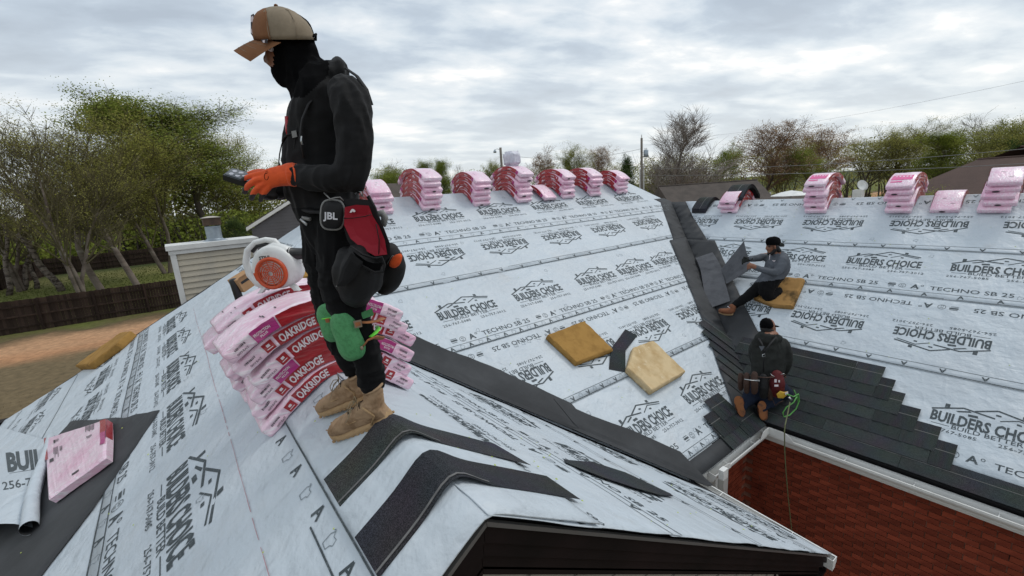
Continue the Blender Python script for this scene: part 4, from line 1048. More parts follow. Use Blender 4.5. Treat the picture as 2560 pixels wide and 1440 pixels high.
# ------------------------------------------------------------------ black shingles and offcuts lying about
def P(px, py, d): return ray(px, py) * d
def bent_sheet(name, pts, thick, m, label, cat, group=None, sub=1, ground=None):
    """grid of world points -> thick sheet"""
    rows_, cols_ = len(pts), len(pts[0]); mb = MB(); vs = [q for r_ in pts for q in r_]; n = len(vs)
    a = (pts[0][1] - pts[0][0]).cross(pts[1][0] - pts[0][0]).normalized()
    if a.z < 0: a = -a
    vs2 = [q - a * thick for q in vs]; fs = []
    for i in range(rows_ - 1):
        for j in range(cols_ - 1):
            k = i * cols_ + j; f = (k, k + 1, k + 1 + cols_, k + cols_); fs.append(f); fs.append(tuple(n + x for x in reversed(f)))
    rim = [j for j in range(cols_)] + [i * cols_ + cols_ - 1 for i in range(1, rows_)] + [(rows_ - 1) * cols_ + j for j in range(cols_ - 2, -1, -1)] + [i * cols_ for i in range(rows_ - 2, 0, -1)]
    for i in range(len(rim)): a_, b_ = rim[i], rim[(i + 1) % len(rim)]; fs.append((b_, a_, n + a_, n + b_))
    mb.add(vs + vs2, fs, m); o = mb.build(name, None, smooth=False); return tag(o, label, cat, group)
def strip_over_ridge(l0, l1, r0, r1, tipL, tipR, lift, label):
    """starter strip bent over the near ridge. l0,l1: (v at outer edge, near edge) on the left end; etc."""
    N_ = 26; pts = []
    for i in range(N_ + 1):
        x = T(-tipL, tipR, i / N_); f = (x + tipL) / (tipL + tipR)
        va = T(l0, r0, f); vb = T(l1, r1, f)
        if x > tipR - .0: pass
        row_ = []
        for k in range(5):
            v = T(va, vb, k / 4); ax = abs(x)
            z = -1 - SP * ax; R_ = .26
            if ax < R_: z = -1 - SP * (R_ * .5 + ax * ax / (2 * R_)) + lift
            else: z += lift * math.exp(-(ax - R_) * 5) 
            row_.append(Vector((U0 + x * CP, v, z)) + Vector((0, 0, .036)))
        pts.append(row_)
    return pts
# two bent over the ridge, one lying on the right slope: cut at an angle on the right
def cap_strip(vl, vr, tl, tr, cut, label):
    W_ = .225; pts = []; N_ = 28
    for i in range(N_ + 1):
        row_ = []
        for k in range(6):
            w = k / 5
            x = T(-tl, tr - cut * (1 - w), i / N_)
            f = (x + tl) / (tl + tr); v = T(vl, vr, f) - w * W_ ; ax = abs(x); R_ = .20
            z = -1 - SP * (sqrt(ax * ax + .0081) - .09)
            h = -.006 + .048 * math.exp(-(ax / .12) ** 2)
            row_.append(Vector((U0 + x * CP, v, z)) + Vector((0, 0, h)))
        pts.append(row_)
    o = bent_sheet('starter_strip', pts, .004, M_SH, label, 'shingle strip', 'dark granular strips laid on the near gable')
    mb = MB(); vs = []; fs = []; n = 0
    for i in range(N_ // 2 + 1):
        a = pts[i][4] * .55 + pts[i][5] * .45; b = pts[i][4] * .32 + pts[i][5] * .68; vs += [a + Vector((0, 0, .0035)), b + Vector((0, 0, .0035))]
    fs = [(2 * i, 2 * i + 1, 2 * i + 3, 2 * i + 2) for i in range(N_ // 2)]
    mb.add(vs, fs, M_SEAL2); mb.build('adhesive_line', o); return o
M_SEAL2 = mat('adhesive', (0.16, 0.155, 0.15), .45, .4, var=((.08, .08, .08), 20, .4, .7))
cap_strip(1.89, 1.81, .36, .72, .06, 'dark bent strip over the near ridge, the one beside the tan boots')
cap_strip(1.465, 1.465, .37, .72, .0, 'dark bent strip over the near ridge, the one nearest the gable edge')
s0 = [px2st('RF', *p) for p in ((1405, 1160), (1560, 1197), (1680, 1248), (1560, 1222))]
def rf(st, h=.03): return base('RF', *st) + NRM['RF'] * h
mb_pts = [[rf(px2st('RF', *a)), rf(px2st('RF', *b))] for a, b in (((1405, 1160), (1411, 1168)), ((1480, 1165), (1500, 1203)), ((1560, 1190), (1590, 1232)), ((1640, 1228), (1645, 1247)), ((1672, 1243), (1680, 1250)))]
bent_sheet('starter_strip', mb_pts, .004, M_SH, 'narrow dark strip lying flat far down the right side of the near gable', 'shingle strip', 'dark granular strips laid on the near gable')
# small folded offcut between the two foam blocks
def onL(px, py, h=.02): s, t = px2st('L', px, py); return base('L', s, t) + NRM['L'] * h
def onR(px, py, h=.02): s, t = px2st('R', px, py); return base('R', s, t) + NRM['R'] * h
g = [[onL(1562, 825), onL(1592, 841)], [onL(1525, 876, .05), onL(1560, 882, .05)], [onL(1521, 925), onL(1562, 932)]]
o = bent_sheet('shingle_offcut', g, .008, M_SH, 'black folded shingle offcut between the two foam blocks', 'shingle')
# black shingles on the right ridge
def dark_stack(c, A, D, n, L_, W_, label, curv=True):
    t = empty('loose_shingles', c, label, 'shingles'); A, D = Vector(A), Vector(D)
    for i in range(n):
        pts = []
        for a in range(15):
            sg = -L_ / 2 + L_ * a / 14; x, z, th = curve(i * .1)(sg); pts.append([A * x + D * (y + rnd.uniform(-.0, .0)) + Vector((0, 0, z + i * .012)) for y in (-W_ / 2, 0, W_ / 2)])
        mb = MB(); vs = [q for r_ in pts for q in r_]; vs2 = [q - Vector((0, 0, .009)) for q in vs]; n_ = len(vs); fs = []
        for a in range(14):
            for b in range(2): k = a * 3 + b; fs += [(k, k + 1, k + 4, k + 3), (n_ + k + 3, n_ + k + 4, n_ + k + 1, n_ + k)]
            k = a * 3; fs += [(k, k + 3, n_ + k + 3, n_ + k), (k + 5, k + 2, n_ + k + 2, n_ + k + 5)]
        fs += [(0, 1, n_ + 1, n_), (1, 2, n_ + 2, n_ + 1), (43, 42, n_ + 42, n_ + 43), (44, 43, n_ + 43, n_ + 44)]
        mb.add(vs, [], M_SH); mb.add(vs2, [], M_SH); mb.f = [tuple(f) for f in fs]; mb.m = [0] * len(fs); mb.build('shingle', t)
        k = MB(); k.add([pts[a][0] * .45 + pts[a][2] * .55 + Vector((0, 0, .003)) for a in range(15)] + [pts[a][0] * .42 + pts[a][2] * .58 + Vector((0, 0, .003)) for a in range(15)], [(a, a + 1, 16 + a, 15 + a) for a in range(14)], M_SEAL); k.build('seal_strip', t)
    return t
dark_stack((UR, 5.62, ZR + .03), (-1, 0, 0), (0, -1, 0), 5, .95, .34, 'low stack of bare black shingles over the left end of the right ridge')
dark_stack((UR + .06, 4.86, ZR + .30), (-1, 0, 0), (0, -1, 0), 4, 1.0, .40, 'bare black shingles bent like a hood over the pile at the ridge')

# ------------------------------------------------------------------ foam blocks
M_FOAM1 = mat('brown_foam', (0.36, 0.205, 0.062), .95, .1, var=[((0.27, .15, .045), 6, .45, .7), ((.15, .08, .03), 30, .66, .74)], bump=[(9, .5, .012), (60, .4, .003)])
M_FOAM2 = mat('pale_foam', (0.60, 0.46, 0.27), .95, .1, var=[((0.46, .32, .16), 5, .45, .7), ((.70, .60, .42), 8, .6, .75)], bump=[(9, .5, .012), (60, .4, .003)])
M_FOAM3 = mat('stained_foam', (0.36, 0.205, 0.075), .95, .1, var=[((0.10, .065, .03), 5, .52, .68)], bump=[(9, .6, .015), (60, .4, .003)])
def foam(pl, px, th, m, label, on=onL, lift=.006, cat='foam block', name='foam_block'):
    """px: outline of its footprint in the photograph, th its thickness"""
    bot = [on(x, y, lift) for x, y in px]; n = NRM[pl]; c = sum(bot, Vector()) / len(bot)
    bm = bmesh.new(); a = [bm.verts.new(q) for q in bot]; b = [bm.verts.new(q + n * th) for q in bot]; k = len(a)
    bm.faces.new(a[::-1]); bm.faces.new(b)
    for i in range(k): bm.faces.new((a[i], a[(i + 1) % k], b[(i + 1) % k], b[i]))
    bmesh.ops.recalc_face_normals(bm, faces=bm.faces[:])
    bmesh.ops.bevel(bm, geom=bm.edges[:], offset=.010, segments=2, affect='EDGES')
    for ax in (Vector((1, 0, 0)), Vector((0, 1, 0)), Vector((0, 0, 1))):
        ps = [v.co.dot(ax) for v in bm.verts]; q_ = min(ps) + .03
        while q_ < max(ps): bmesh.ops.bisect_plane(bm, geom=bm.verts[:] + bm.edges[:] + bm.faces[:], plane_co=ax * q_, plane_no=ax); q_ += .035
    for v in bm.verts:
        hgt = (v.co - c).dot(n) / th
        if hgt > .2: v.co += n * .010 * noise.noise(v.co * 9) + Vector([noise.noise(v.co * 21 + Vector((k_ * 9, 0, 0))) for k_ in range(3)]) * .007
    me = bpy.data.meshes.new(name); l = bot[0]; 
    for v in bm.verts: v.co -= l
    bm.to_mesh(me); bm.free(); me.materials.append(m)
    for p in me.polygons: p.use_smooth = True
    o = link(name, me); o.location = l; return tag(o, label, cat, 'foam blocks used as seats on the roof')
foam('L', [(1362, 848), (1455, 812), (1528, 884), (1436, 918)], .085, M_FOAM1, 'brown foam block with gouges, left of the two blocks on the front slope')
foam('L', [(1560, 932), (1575, 880), (1625, 862), (1705, 940), (1622, 990)], .10, M_FOAM2, 'pale cream foam block with one rounded corner, right of the black offcut')
foam('R', [(1884, 752), (1935, 772), (1984, 776), (2014, 706), (1958, 700)], .09, M_FOAM3, 'brown stained foam pad under the seated worker', on=onR)
def onLF(px, py, h=.02): s, t = px2st('LF', px, py); return base('LF', s, t) + NRM['LF'] * h
foam('LF', [(205, 926), (240, 925), (312, 872), (345, 840), (320, 842)], .12, M_FOAM1, 'brown foam wedge at the far left edge of the near slope', on=onLF)
foam('L', [(752, 702), (800, 700), (805, 672), (765, 678)], .05, M_FOAM1, 'small brown foam scrap behind the legs of the standing man')

# ------------------------------------------------------------------ leaf blower on the rear pile
M_BLW = mat('blower_white', (0.72, 0.73, 0.72), .35, .5, var=((.55, .55, .53), 8, .5, .75), bump=(50, .05, .001))
M_ORG = mat('blower_orange', (0.56, 0.075, 0.018), .38, .5); M_BLK = mat('black_plastic', (0.016, 0.016, 0.017), .42, .5); M_BLK2 = mat('black_rubber', (0.012, 0.012, 0.012), .8, .3)
M_ORD = mat('fan_dark', (0.06, 0.012, 0.006), .7)
def blower():
    c = P(688, 668, 2.78); e1 = Vector((.79, -.61, 0)).normalized(); z = Vector((0, 0, 1)); up = (z + e1 * -.05).normalized(); n = up.cross(e1).normalized() * 1
    toc = (-c).normalized(); 
    if n.dot(toc) < 0: n = -n
    t = empty('leaf_blower', c - up * .18, 'white and orange leaf blower standing on the rear pile of bundles', 'leaf blower'); l = Vector(t.location)
    K = 2.78 / 1110
    def W(px, py, d=0): return c + e1 * (px - 688) * K + up * -(py - 668) * K + n * d - l
    def outline_loft(fn, prof, m, name, seg=40, sm=True):
        mb = MB(); mb.loft([[W(*fn(2 * pi * k / seg, s), d) for k in range(seg)] for s, d in prof], m); return mb.build(name, t, smooth=sm)
    vol = lambda a, s: (694 + cos(a) * (57 + 3 * cos(a + .8)) * s, 668 - sin(a) * (55 + 2 * sin(a)) * s)
    outline_loft(vol, [(.80, -.07), (.95, -.065), (1.0, -.05), (1.0, .02), (.97, .045), (.88, .058), (.70, .062)], M_BLW, 'housing')
    # outlet neck and tube
    mb = MB(); mb.loft([[W(x, y + dy * h, dz * w) for dy, dz in [(cos(2 * pi * k / 16), sin(2 * pi * k / 16)) for k in range(16)]] for x, y, h, w in ((668, 636, 20, .045), (700, 628, 24, .045), (722, 634, 21, .045), (738, 637, 17, .042))], M_BLW); mb.build('outlet_neck', t, smooth=True)
    mb = MB(); mb.loft([[W(x, y + dy * h, dz * w) for dy, dz in [(cos(2 * pi * k / 16), sin(2 * pi * k / 16)) for k in range(16)]] for x, y, h, w in ((733, 637, 17.5, .046), (737, 637, 17.5, .046), (738, 637, 15, .04), (790, 640, 13, .036), (850, 642, 12, .033), (856, 642, 12.5, .034))], M_BLK); mb.build('blower_tube', t, smooth=True)
    # handle loop
    pts = [(662, 716), (636, 706), (620, 682), (617, 652), (628, 622), (652, 604), (680, 599), (700, 603), (708, 616), (706, 634)]
    mb = MB(); mb.tube([W(x, y, -.005) for x, y in pts], [.028, .026, .024, .021, .019, .018, .018, .018, .02, .024], 12, M_BLW); mb.build('handle', t, smooth=True)
    mb = MB(); mb.tube([W(x, y, -.004) for x, y in ((640, 626), (656, 612), (678, 610), (690, 618), (686, 628))], .012, 8, M_BLK); mb.build('trigger', t, smooth=True)
    mb = MB(); mb.lathe([(.026, 0), (.03, .01), (.022, .03)], W(676, 630, -.02), axis=up, seg=16, m=M_BLW); mb.build('filler_cap', t, smooth=True)
    # fan cover: dish, rings and spokes
    fc = W(690, 679, .055); a1, a2 = e1, up
    mb = MB(); mb.lathe([(.100, 0), (.100, .016), (.094, .024), (.086, .026), (.083, .020), (.076, .018)], fc, axis=n, seg=40, m=M_ORG, caps=False); cov = mb.build('fan_cover', t, smooth=True)
    mb = MB(); mb.lathe([(.084, .006), (.0001, .006)], fc, axis=n, seg=32, m=M_ORD, caps=False); mb.build('fan_backing', t)
    for r_ in (.068, .055, .042, .030, .018):
        mb = MB(); mb.tube([fc + (e1 * cos(2 * pi * k / 28) + up * sin(2 * pi * k / 28)) * r_ + n * .021 for k in range(29)], .0032, 5, M_ORG, caps=False); mb.build('ring', cov)
    for k in range(10):
        a = 2 * pi * k / 10 + .2; d = e1 * cos(a) + up * sin(a); mb = MB(); mb.tube([fc + d * .018 + n * .0205, fc + (e1 * cos(a + .25) + up * sin(a + .25)) * .085 + n * .0205], .0028, 5, M_ORG); mb.build('spoke', cov)
    mb = MB(); mb.prism([W(x, y, .05) for x, y in ((646, 676), (650, 694), (668, 706), (664, 690), (664, 676))], n * .02, M_ORG); mb.build('start_handle', t)
    # feet
    for x0, s in ((650, -1), (728, 1)):
        mb = MB(); mb.loft([[W(x0 + s * a + dx * w, y + dy * w, d + dz * .02) for dx, dy, dz in ((-1, 0, -1), (1, 0, -1), (1, 0, 1), (-1, 0, 1))] for a, y, w, d in ((-14, 712, 7, 0), (-2, 718, 6, .01), (6, 727, 5, .02), (8, 729, 7, .02))], M_BLW); mb.build('foot', t)
    p = P2(); p.text('STIHL', 0, 0, 30, 8.5, .03); mb = MB(); mb.add([W(682 + x * .98 + y * .1, 644 - y - x * .06, .0635) for x, y in p.v], p.f, M_BLK); mb.build('lettering', t)
blower()
# cardboard box and tube behind the blower
M_CARD = mat('cardboard', (0.42, 0.25, 0.13), .85, .2, var=((.34, .20, .10), 6, .45, .7))
c = P(609, 703, 3.55); R_ = Matrix.Rotation(.5, 3, 'Z') @ Matrix.Rotation(-.35, 3, 'Y')
t = empty('cardboard_box', c - Vector((0, 0, .08)), 'small brown cardboard box tipped beside the leaf blower', 'box'); l = Vector(t.location)
mb = MB(); mb.box(c - l, (.15, .12, .11), M_CARD, R_); mb.build('carton', t); mb = MB(); mb.box(c - l + R_ @ Vector((0, -.0605, .02)), (.12, .002, .02), M_BLK, R_); mb.build('tape', t)
mb = MB(); mb.prism([c - l + R_ @ Vector(q) for q in ((-.075, -.06, .055), (.075, -.06, .055), (.075, -.10, .08), (-.075, -.10, .08))], (0, 0, .003), M_CARD); mb.build('flap', t)
mb = MB(); c = P(590, 722, 3.5); mb.lathe([(.028, -.09), (.03, -.085), (.03, .07), (.027, .08), (.012, .085)], (0, 0, 0), axis=(-.1, 0, 1), seg=16, m=M_BLK)
o = mb.build('sealant_tube', None, smooth=True); o.location = c; tag(o, 'black upright sealant tube left of the cardboard box', 'tube')

# ------------------------------------------------------------------ peeled-back run of underlayment at the far left
def flap():
    N1, N2 = 22, 14; pts = []
    # top line follows (0,1040)-(130,1100); bottom curls over (0,1352)-(92,1322)
    for i in range(N1 + 1):
        a = i / N1; row_ = []
        for j in range(N2 + 1):
            b = j / N2
            xe = T(139, 90, b) ; x = T(-230, xe, a); y = T(T(1000, 1108, a), T(1400, 1322, a), b)
            h = .03 + .10 * math.sin(pi * min(1, a * 1.02)) ** .7 * (.3 + .7 * b) 
            h = (.024 + .15 * min(1, b * 1.6) * (.35 + .65 * b) * min(1, a * 1.5)) if a < .74 else (.024 + .15 * min(1, b * 1.6) * (.35 + .65 * b) * sqrt(max(0, 1 - ((a - .74) / .26) ** 2)))
            s, t_ = px2st('LF', x, y); row_.append(base('LF', s, t_) + NRM['LF'] * h)
        pts.append(row_)
    o = bent_sheet('peeled_underlayment', pts, .002, M_UL, 'peeled back run of pale underlayment curling at the far left', 'underlayment')
    e0 = [onLF(T(141, 92, k / 10) + 3 * sin(k * .8), T(1100, 1330, k / 10), .062 + .02 * sin(pi * k / 10)) for k in range(11)]
    mb = MB(); mb.tube(e0, [T(.036, .052, k / 10) for k in range(11)], 18, M_UL, caps=False); mb.build('rolled_edge', o, smooth=True)
    mb = MB(); mb.tube(e0, [T(.033, .049, k / 10) for k in range(11)], 18, M_MEM, caps=False); mb.build('roll_inside', o, smooth=True)
    # printing on it, mapped between four image-space corners laid on the sheet
    def on(px, py):
        s, t_ = px2st('LF', px, py); return base('LF', s, t_)
    ink = P2(); 
    def fit(u_, v_):   # sheet point for image point
        best = None
        return None
    from mathutils.bvhtree import BVHTree
    me = o.data; bvh = BVHTree.FromPolygons([v.co.copy() for v in me.vertices], [tuple(p.vertices) for p in me.polygons])
    def hit(px, py):
        if px > 118: return None
        d = ray(px, py).normalized(); r_ = bvh.ray_cast(Vector((0, 0, 0)), d, 20)
        return (r_[0] - d * .010) if r_[0] else None
    def word(txt, x0, y0, w, h, rot, bold):
        p = P2(); p.text(txt, 0, 0, w, h, bold); V = []; ok = []
        for x, y in p.v:
            q = hit(x0 + x * cos(rot) + y * sin(rot), y0 + x * sin(rot) - y * cos(rot)); V.append(q or Vector()); ok.append(q is not None)
        mb = MB(); mb.add(V, [f for f in p.f if all(ok[i] for i in f)], M_INK); mb.build('lettering', o)
    word('BUIL', 65, 1172, 92, 44, -.12, .05); word('256-7', 44, 1219, 74, 20, -.16, .01); word('A', 22, 1342, 24, 18, -.15, .03)
    mb = MB(); q = [hit(24 + cos(2 * pi * k / 20) * 23, 1302 + sin(2 * pi * k / 20) * 21) for k in range(21)]
    if all(q): mb.tube(q, .0022, 4, M_INK2); mb.build('printed_ring', o)
    q = [hit(x, 1187 - x * .16) for x in range(24, 90, 8)]
    if all(q): mb = MB(); mb.tube(q, .002, 4, M_INK); mb.build('printed_rule', o)
flap()
# little green seed clusters fallen on the roof
mb = MB()
for i in range(230):
    pl = rnd.choice(['L', 'L', 'R', 'R', 'LF', 'LF', 'RF']); s, t = {'L': (rnd.uniform(2, 8.5), rnd.uniform(.3, 5.6)), 'R': (rnd.uniform(-1, 4.6), rnd.uniform(.3, 3.5)), 'LF': (rnd.uniform(1.2, 7), rnd.uniform(.1, 3.6)), 'RF': (rnd.uniform(1.1, 2.2), rnd.uniform(.2, 3))}[pl]
    if pl == 'L' and not (hipJ(t) + .3 < s < valR(t) - .6): continue
    if pl == 'R' and s > valRR(t) - .8: continue
    c = base(pl, s, t) + NRM[pl] * .027; n = NRM[pl]; a = n.orthogonal().normalized(); b = n.cross(a); r_ = rnd.uniform(.003, .0075)
    mb.lathe([(r_, 0), (r_ * .7, r_ * .5), (.0001, r_ * .7)], c, axis=n, seg=6, m=M_GREEN, caps=False)
tag(mb.build('pollen_clusters', None), 'tiny yellow green seed clusters scattered over the pale underlayment', 'debris', kind='stuff')
# ------------------------------------------------------------------ people
class Fig:
    """points on (and in front of / behind) an upright plane facing the viewer's side, d metres towards it"""
    N = Vector((.6, .8, 0))
    def __init__(s, c0, root): s.c0 = c0; s.root = root; s.l = Vector(root.location); s.parts = []
    def W(s, x, y, d=0.0):
        r = ray(x, y); return r * ((s.c0 - d) / r.dot(s.N))
    def k(s, x, y, d=0.0): return (s.c0 - d) / ray(x, y).dot(s.N) / 1110.0      # metres per photo pixel there
    def chain(s, mb, pts, seg=14, sub=6):
        """pts: (x, y, d, r_px, depth ratio)"""
        P_ = [(s.W(p[0], p[1], p[2]), p[3] * s.k(*p[:3]), (p[4] if len(p) > 4 else 1.0)) for p in pts]
        Q = []
        for i in range(len(P_) - 1):
            p0, p1, p2, p3 = P_[max(i - 1, 0)], P_[i], P_[i + 1], P_[min(i + 2, len(P_) - 1)]
            for j in range(sub):
                t = j / sub; t2, t3 = t * t, t * t * t
                c = p1[0] * 2 + (p2[0] - p0[0]) * t + (p0[0] * 2 - p1[0] * 5 + p2[0] * 4 - p3[0]) * t2 + (-p0[0] + p1[0] * 3 - p2[0] * 3 + p3[0]) * t3
                Q.append((c / 2, T(p1[1], p2[1], t), T(p1[2], p2[2], t)))
        Q.append(P_[-1]); n = len(Q); rings = []; dv = -s.N
        for i, (c, r, e) in enumerate(Q):
            t = (Q[min(i + 1, n - 1)][0] - Q[max(i - 1, 0)][0]).normalized()
            b = (dv - t * dv.dot(t))
            if b.length < .15: b = Vector((0, 0, 1)) - t * t.z
            b.normalize(); a = t.cross(b).normalized()
            rings.append((c, t, a, b, r, e))
        def ring(c, a, b, r, e, f): return [c + (a * cos(2 * pi * k / seg) + b * e * sin(2 * pi * k / seg)) * r * f for k in range(seg)]
        out = []
        c, t, a, b, r, e = rings[0]
        for q in (.25, .6, .87): out.append(ring(c - t * r * sqrt(1 - q * q), a, b, r, e, q))
        for c, t, a, b, r, e in rings: out.append(ring(c, a, b, r, e, 1))
        for q in (.87, .6, .25): out.append(ring(c + t * r * sqrt(1 - q * q), a, b, r, e, q))
        mb.loft(out)
    def solid(s, mb, name, mats, matfn=None, voxel=.008, smooth=4, fold=0.0, fs=18, parent=None, stretch=(1, 1, 1), folds2=None):
        me = mb.mesh(name); me.materials.clear(); o = bpy.data.objects.new('tmp', me)
        m = o.modifiers.new('r', 'REMESH'); m.mode = 'VOXEL'; m.voxel_size = voxel; m.use_smooth_shade = True
        m = o.modifiers.new('s', 'SMOOTH'); m.factor = .5; m.iterations = smooth
        me2 = evaluated_mesh(o)
        if fold:
            nr = [0.0] * (len(me2.vertices) * 3); me2.vertices.foreach_get('normal', nr); co = [0.0] * len(nr); me2.vertices.foreach_get('co', co)
            for i_ in range(len(me2.vertices)):
                c = Vector(co[3 * i_:3 * i_ + 3]); q = Vector((c.x * stretch[0], c.y * stretch[1], c.z * stretch[2]))
                a = noise.noise(q * fs * .45 + Vector((3, 1, 7))); b_ = 1 - abs(noise.noise(q * fs + Vector((a * 2, 0, 0)))) * 2.4
                if folds2: a += .5 * folds2(c)
                co[3 * i_:3 * i_ + 3] = c + Vector(nr[3 * i_:3 * i_ + 3]) * fold * (a * .9 + b_ * .55 - .3)
            me2.vertices.foreach_set('co', co)
        for m_ in mats: me2.materials.append(m_)
        for p in me2.polygons:
            p.use_smooth = True
            if matfn:
                x, y, d = proj_px(p.center); p.material_index = matfn(x, y, p.center)
        me2.transform(Matrix.Translation(-s.l)); me2.update()
        return link(name, me2, parent or s.root)
    def add(s, mb, name, m=None, smooth=True, parent=None):
        mb.v = [tuple(Vector(q) - s.l) for q in mb.v]; return mb.build(name, parent or s.root, m, smooth)
    def patch(s, pts, d, th, m, name, bulge=0.0, parent=None, smooth=False):
        """outlined piece with thickness th, its front d metres before the plane"""
        ds = d if isinstance(d, (list, tuple)) else [d] * len(pts)
        mb = MB(); f = [s.W(x, y, q) for (x, y), q in zip(pts, ds)]; b = [s.W(x, y, q - th) for (x, y), q in zip(pts, ds)]; n = len(pts)
        cx, cy = sum(p[0] for p in pts) / n, sum(p[1] for p in pts) / n; dm = sum(ds) / n
        c = s.W(cx, cy, dm + bulge); f2 = [s.W(T(x, cx, .4), T(y, cy, .4), T(q, dm, .4) + bulge * .8) for (x, y), q in zip(pts, ds)]
        vs = f + b + f2 + [c]
        fs = [(i, (i + 1) % n, 2 * n + (i + 1) % n, 2 * n + i) for i in range(n)] + [(2 * n + i, 2 * n + (i + 1) % n, 3 * n) for i in range(n)]
        fs += [(i, n + i, n + (i + 1) % n, (i + 1) % n) for i in range(n)] + [tuple(range(2 * n - 1, n - 1, -1))]
        mb.add(vs, fs, m); return s.add(mb, name, None, smooth, parent)
    def line(s, pts, r, m, name, seg=6, parent=None, flat=None):
        mb = MB(); mb.tube([s.W(*p) for p in pts], r, seg, m, flat=flat); return s.add(mb, name, None, True, parent)
def smooth_poly(pts, k=4):
    n = len(pts); out = []
    for i in range(n):
        p0, p1, p2, p3 = pts[i - 1], pts[i], pts[(i + 1) % n], pts[(i + 2) % n]
        for j in range(k):
            t = j / k; out.append(tuple(.5 * (2 * p1[a] + (p2[a] - p0[a]) * t + (2 * p0[a] - 5 * p1[a] + 4 * p2[a] - p3[a]) * t * t + (-p0[a] + 3 * p1[a] - 3 * p2[a] + p3[a]) * t ** 3) for a in range(2)))
    return out
M_JKT = mat('black_jacket', (0.0065, 0.0065, 0.0072), .86, .24, sheen=.05, var=((0.013, 0.013, 0.014), 9, .45, .7), bump=[(45, .35, .004), (400, .3, .001)])  # paler mottling in the colour stands in for soft highlights on the cloth
M_PANT = mat('black_trousers', (0.0048, 0.0048, 0.0054), .9, .18, sheen=.02, bump=[(35, .4, .004)])
M_MASK = mat('black_knit', (0.0028, 0.0028, 0.0033), .95, .08, bump=[(50, .3, .003)])
M_SKIN = mat('skin', (0.235, 0.105, 0.062), .55, .4, bump=(80, .1, .001))
M_GLV = mat('orange_glove', (0.78, 0.105, 0.022), .72, .3, sheen=.1, var=((0.62, .075, .016), 22, .45, .7), bump=[(70, .35, .002)])
M_DIP = mat('dark_dip', (0.022, 0.02, 0.02), .6, .4, bump=(120, .4, .001))
M_BOOT = mat('tan_suede', (0.36, 0.24, 0.145), .85, .25, var=[((.22, .135, .075), 18, .46, .68), ((.40, .28, .18), 30, .6, .8)], bump=[(60, .35, .002), (14, .25, .004)])
M_SOLE = mat('tan_sole', (0.42, 0.28, 0.15), .75, .3, var=((.26, .15, .07), 20, .5, .75), bump=(50, .4, .002))
M_LACE = mat('lace', (0.30, 0.235, 0.15), .9, .2); M_LACED = mat('dark_lace', (0.045, .038, .03), .9, .2)
M_CAPB = mat('beige_mesh', (0.265, 0.215, 0.155), .85, .2, var=((.21, .17, .12), 12, .45, .7), bump=[(320, .5, .001)])
M_CAPF = mat('brown_canvas', (0.215, 0.098, 0.045), .85, .2, var=((.16, .07, .032), 10, .45, .7), bump=[(260, .3, .001)])
M_PADG = mat('green_rubber', (0.085, 0.32, 0.125), .62, .4, bump=[(150, .9, .004)], var=((.06, .24, .09), 60, .45, .65))
M_STRAP = mat('tan_strap', (0.40, 0.155, 0.062), .75, .3, var=((.28, .11, .05), 40, .45, .7)); M_NEON = mat('neon_strap', (0.16, .72, .06), .6)
M_POR = mat('pouch_red', (0.30, 0.004, 0.018), .6, .35, bump=[(14, .3, .01)]); M_POB = mat('pouch_black', (0.007, 0.007, 0.008), .7, .35, bump=[(30, .3, .003), (200, .3, .001)])
M_PHONE = mat('phone_black', (0.012, 0.016, 0.018), .3, .5); M_PHG = mat('phone_glass', (0.07, 0.08, 0.09), .12, .6); M_LIGHTG = mat('pale_print', (0.62, .62, .66), .4)
M_GREYW = mat('grey_rim', (0.22, .22, .215), .5, .4)

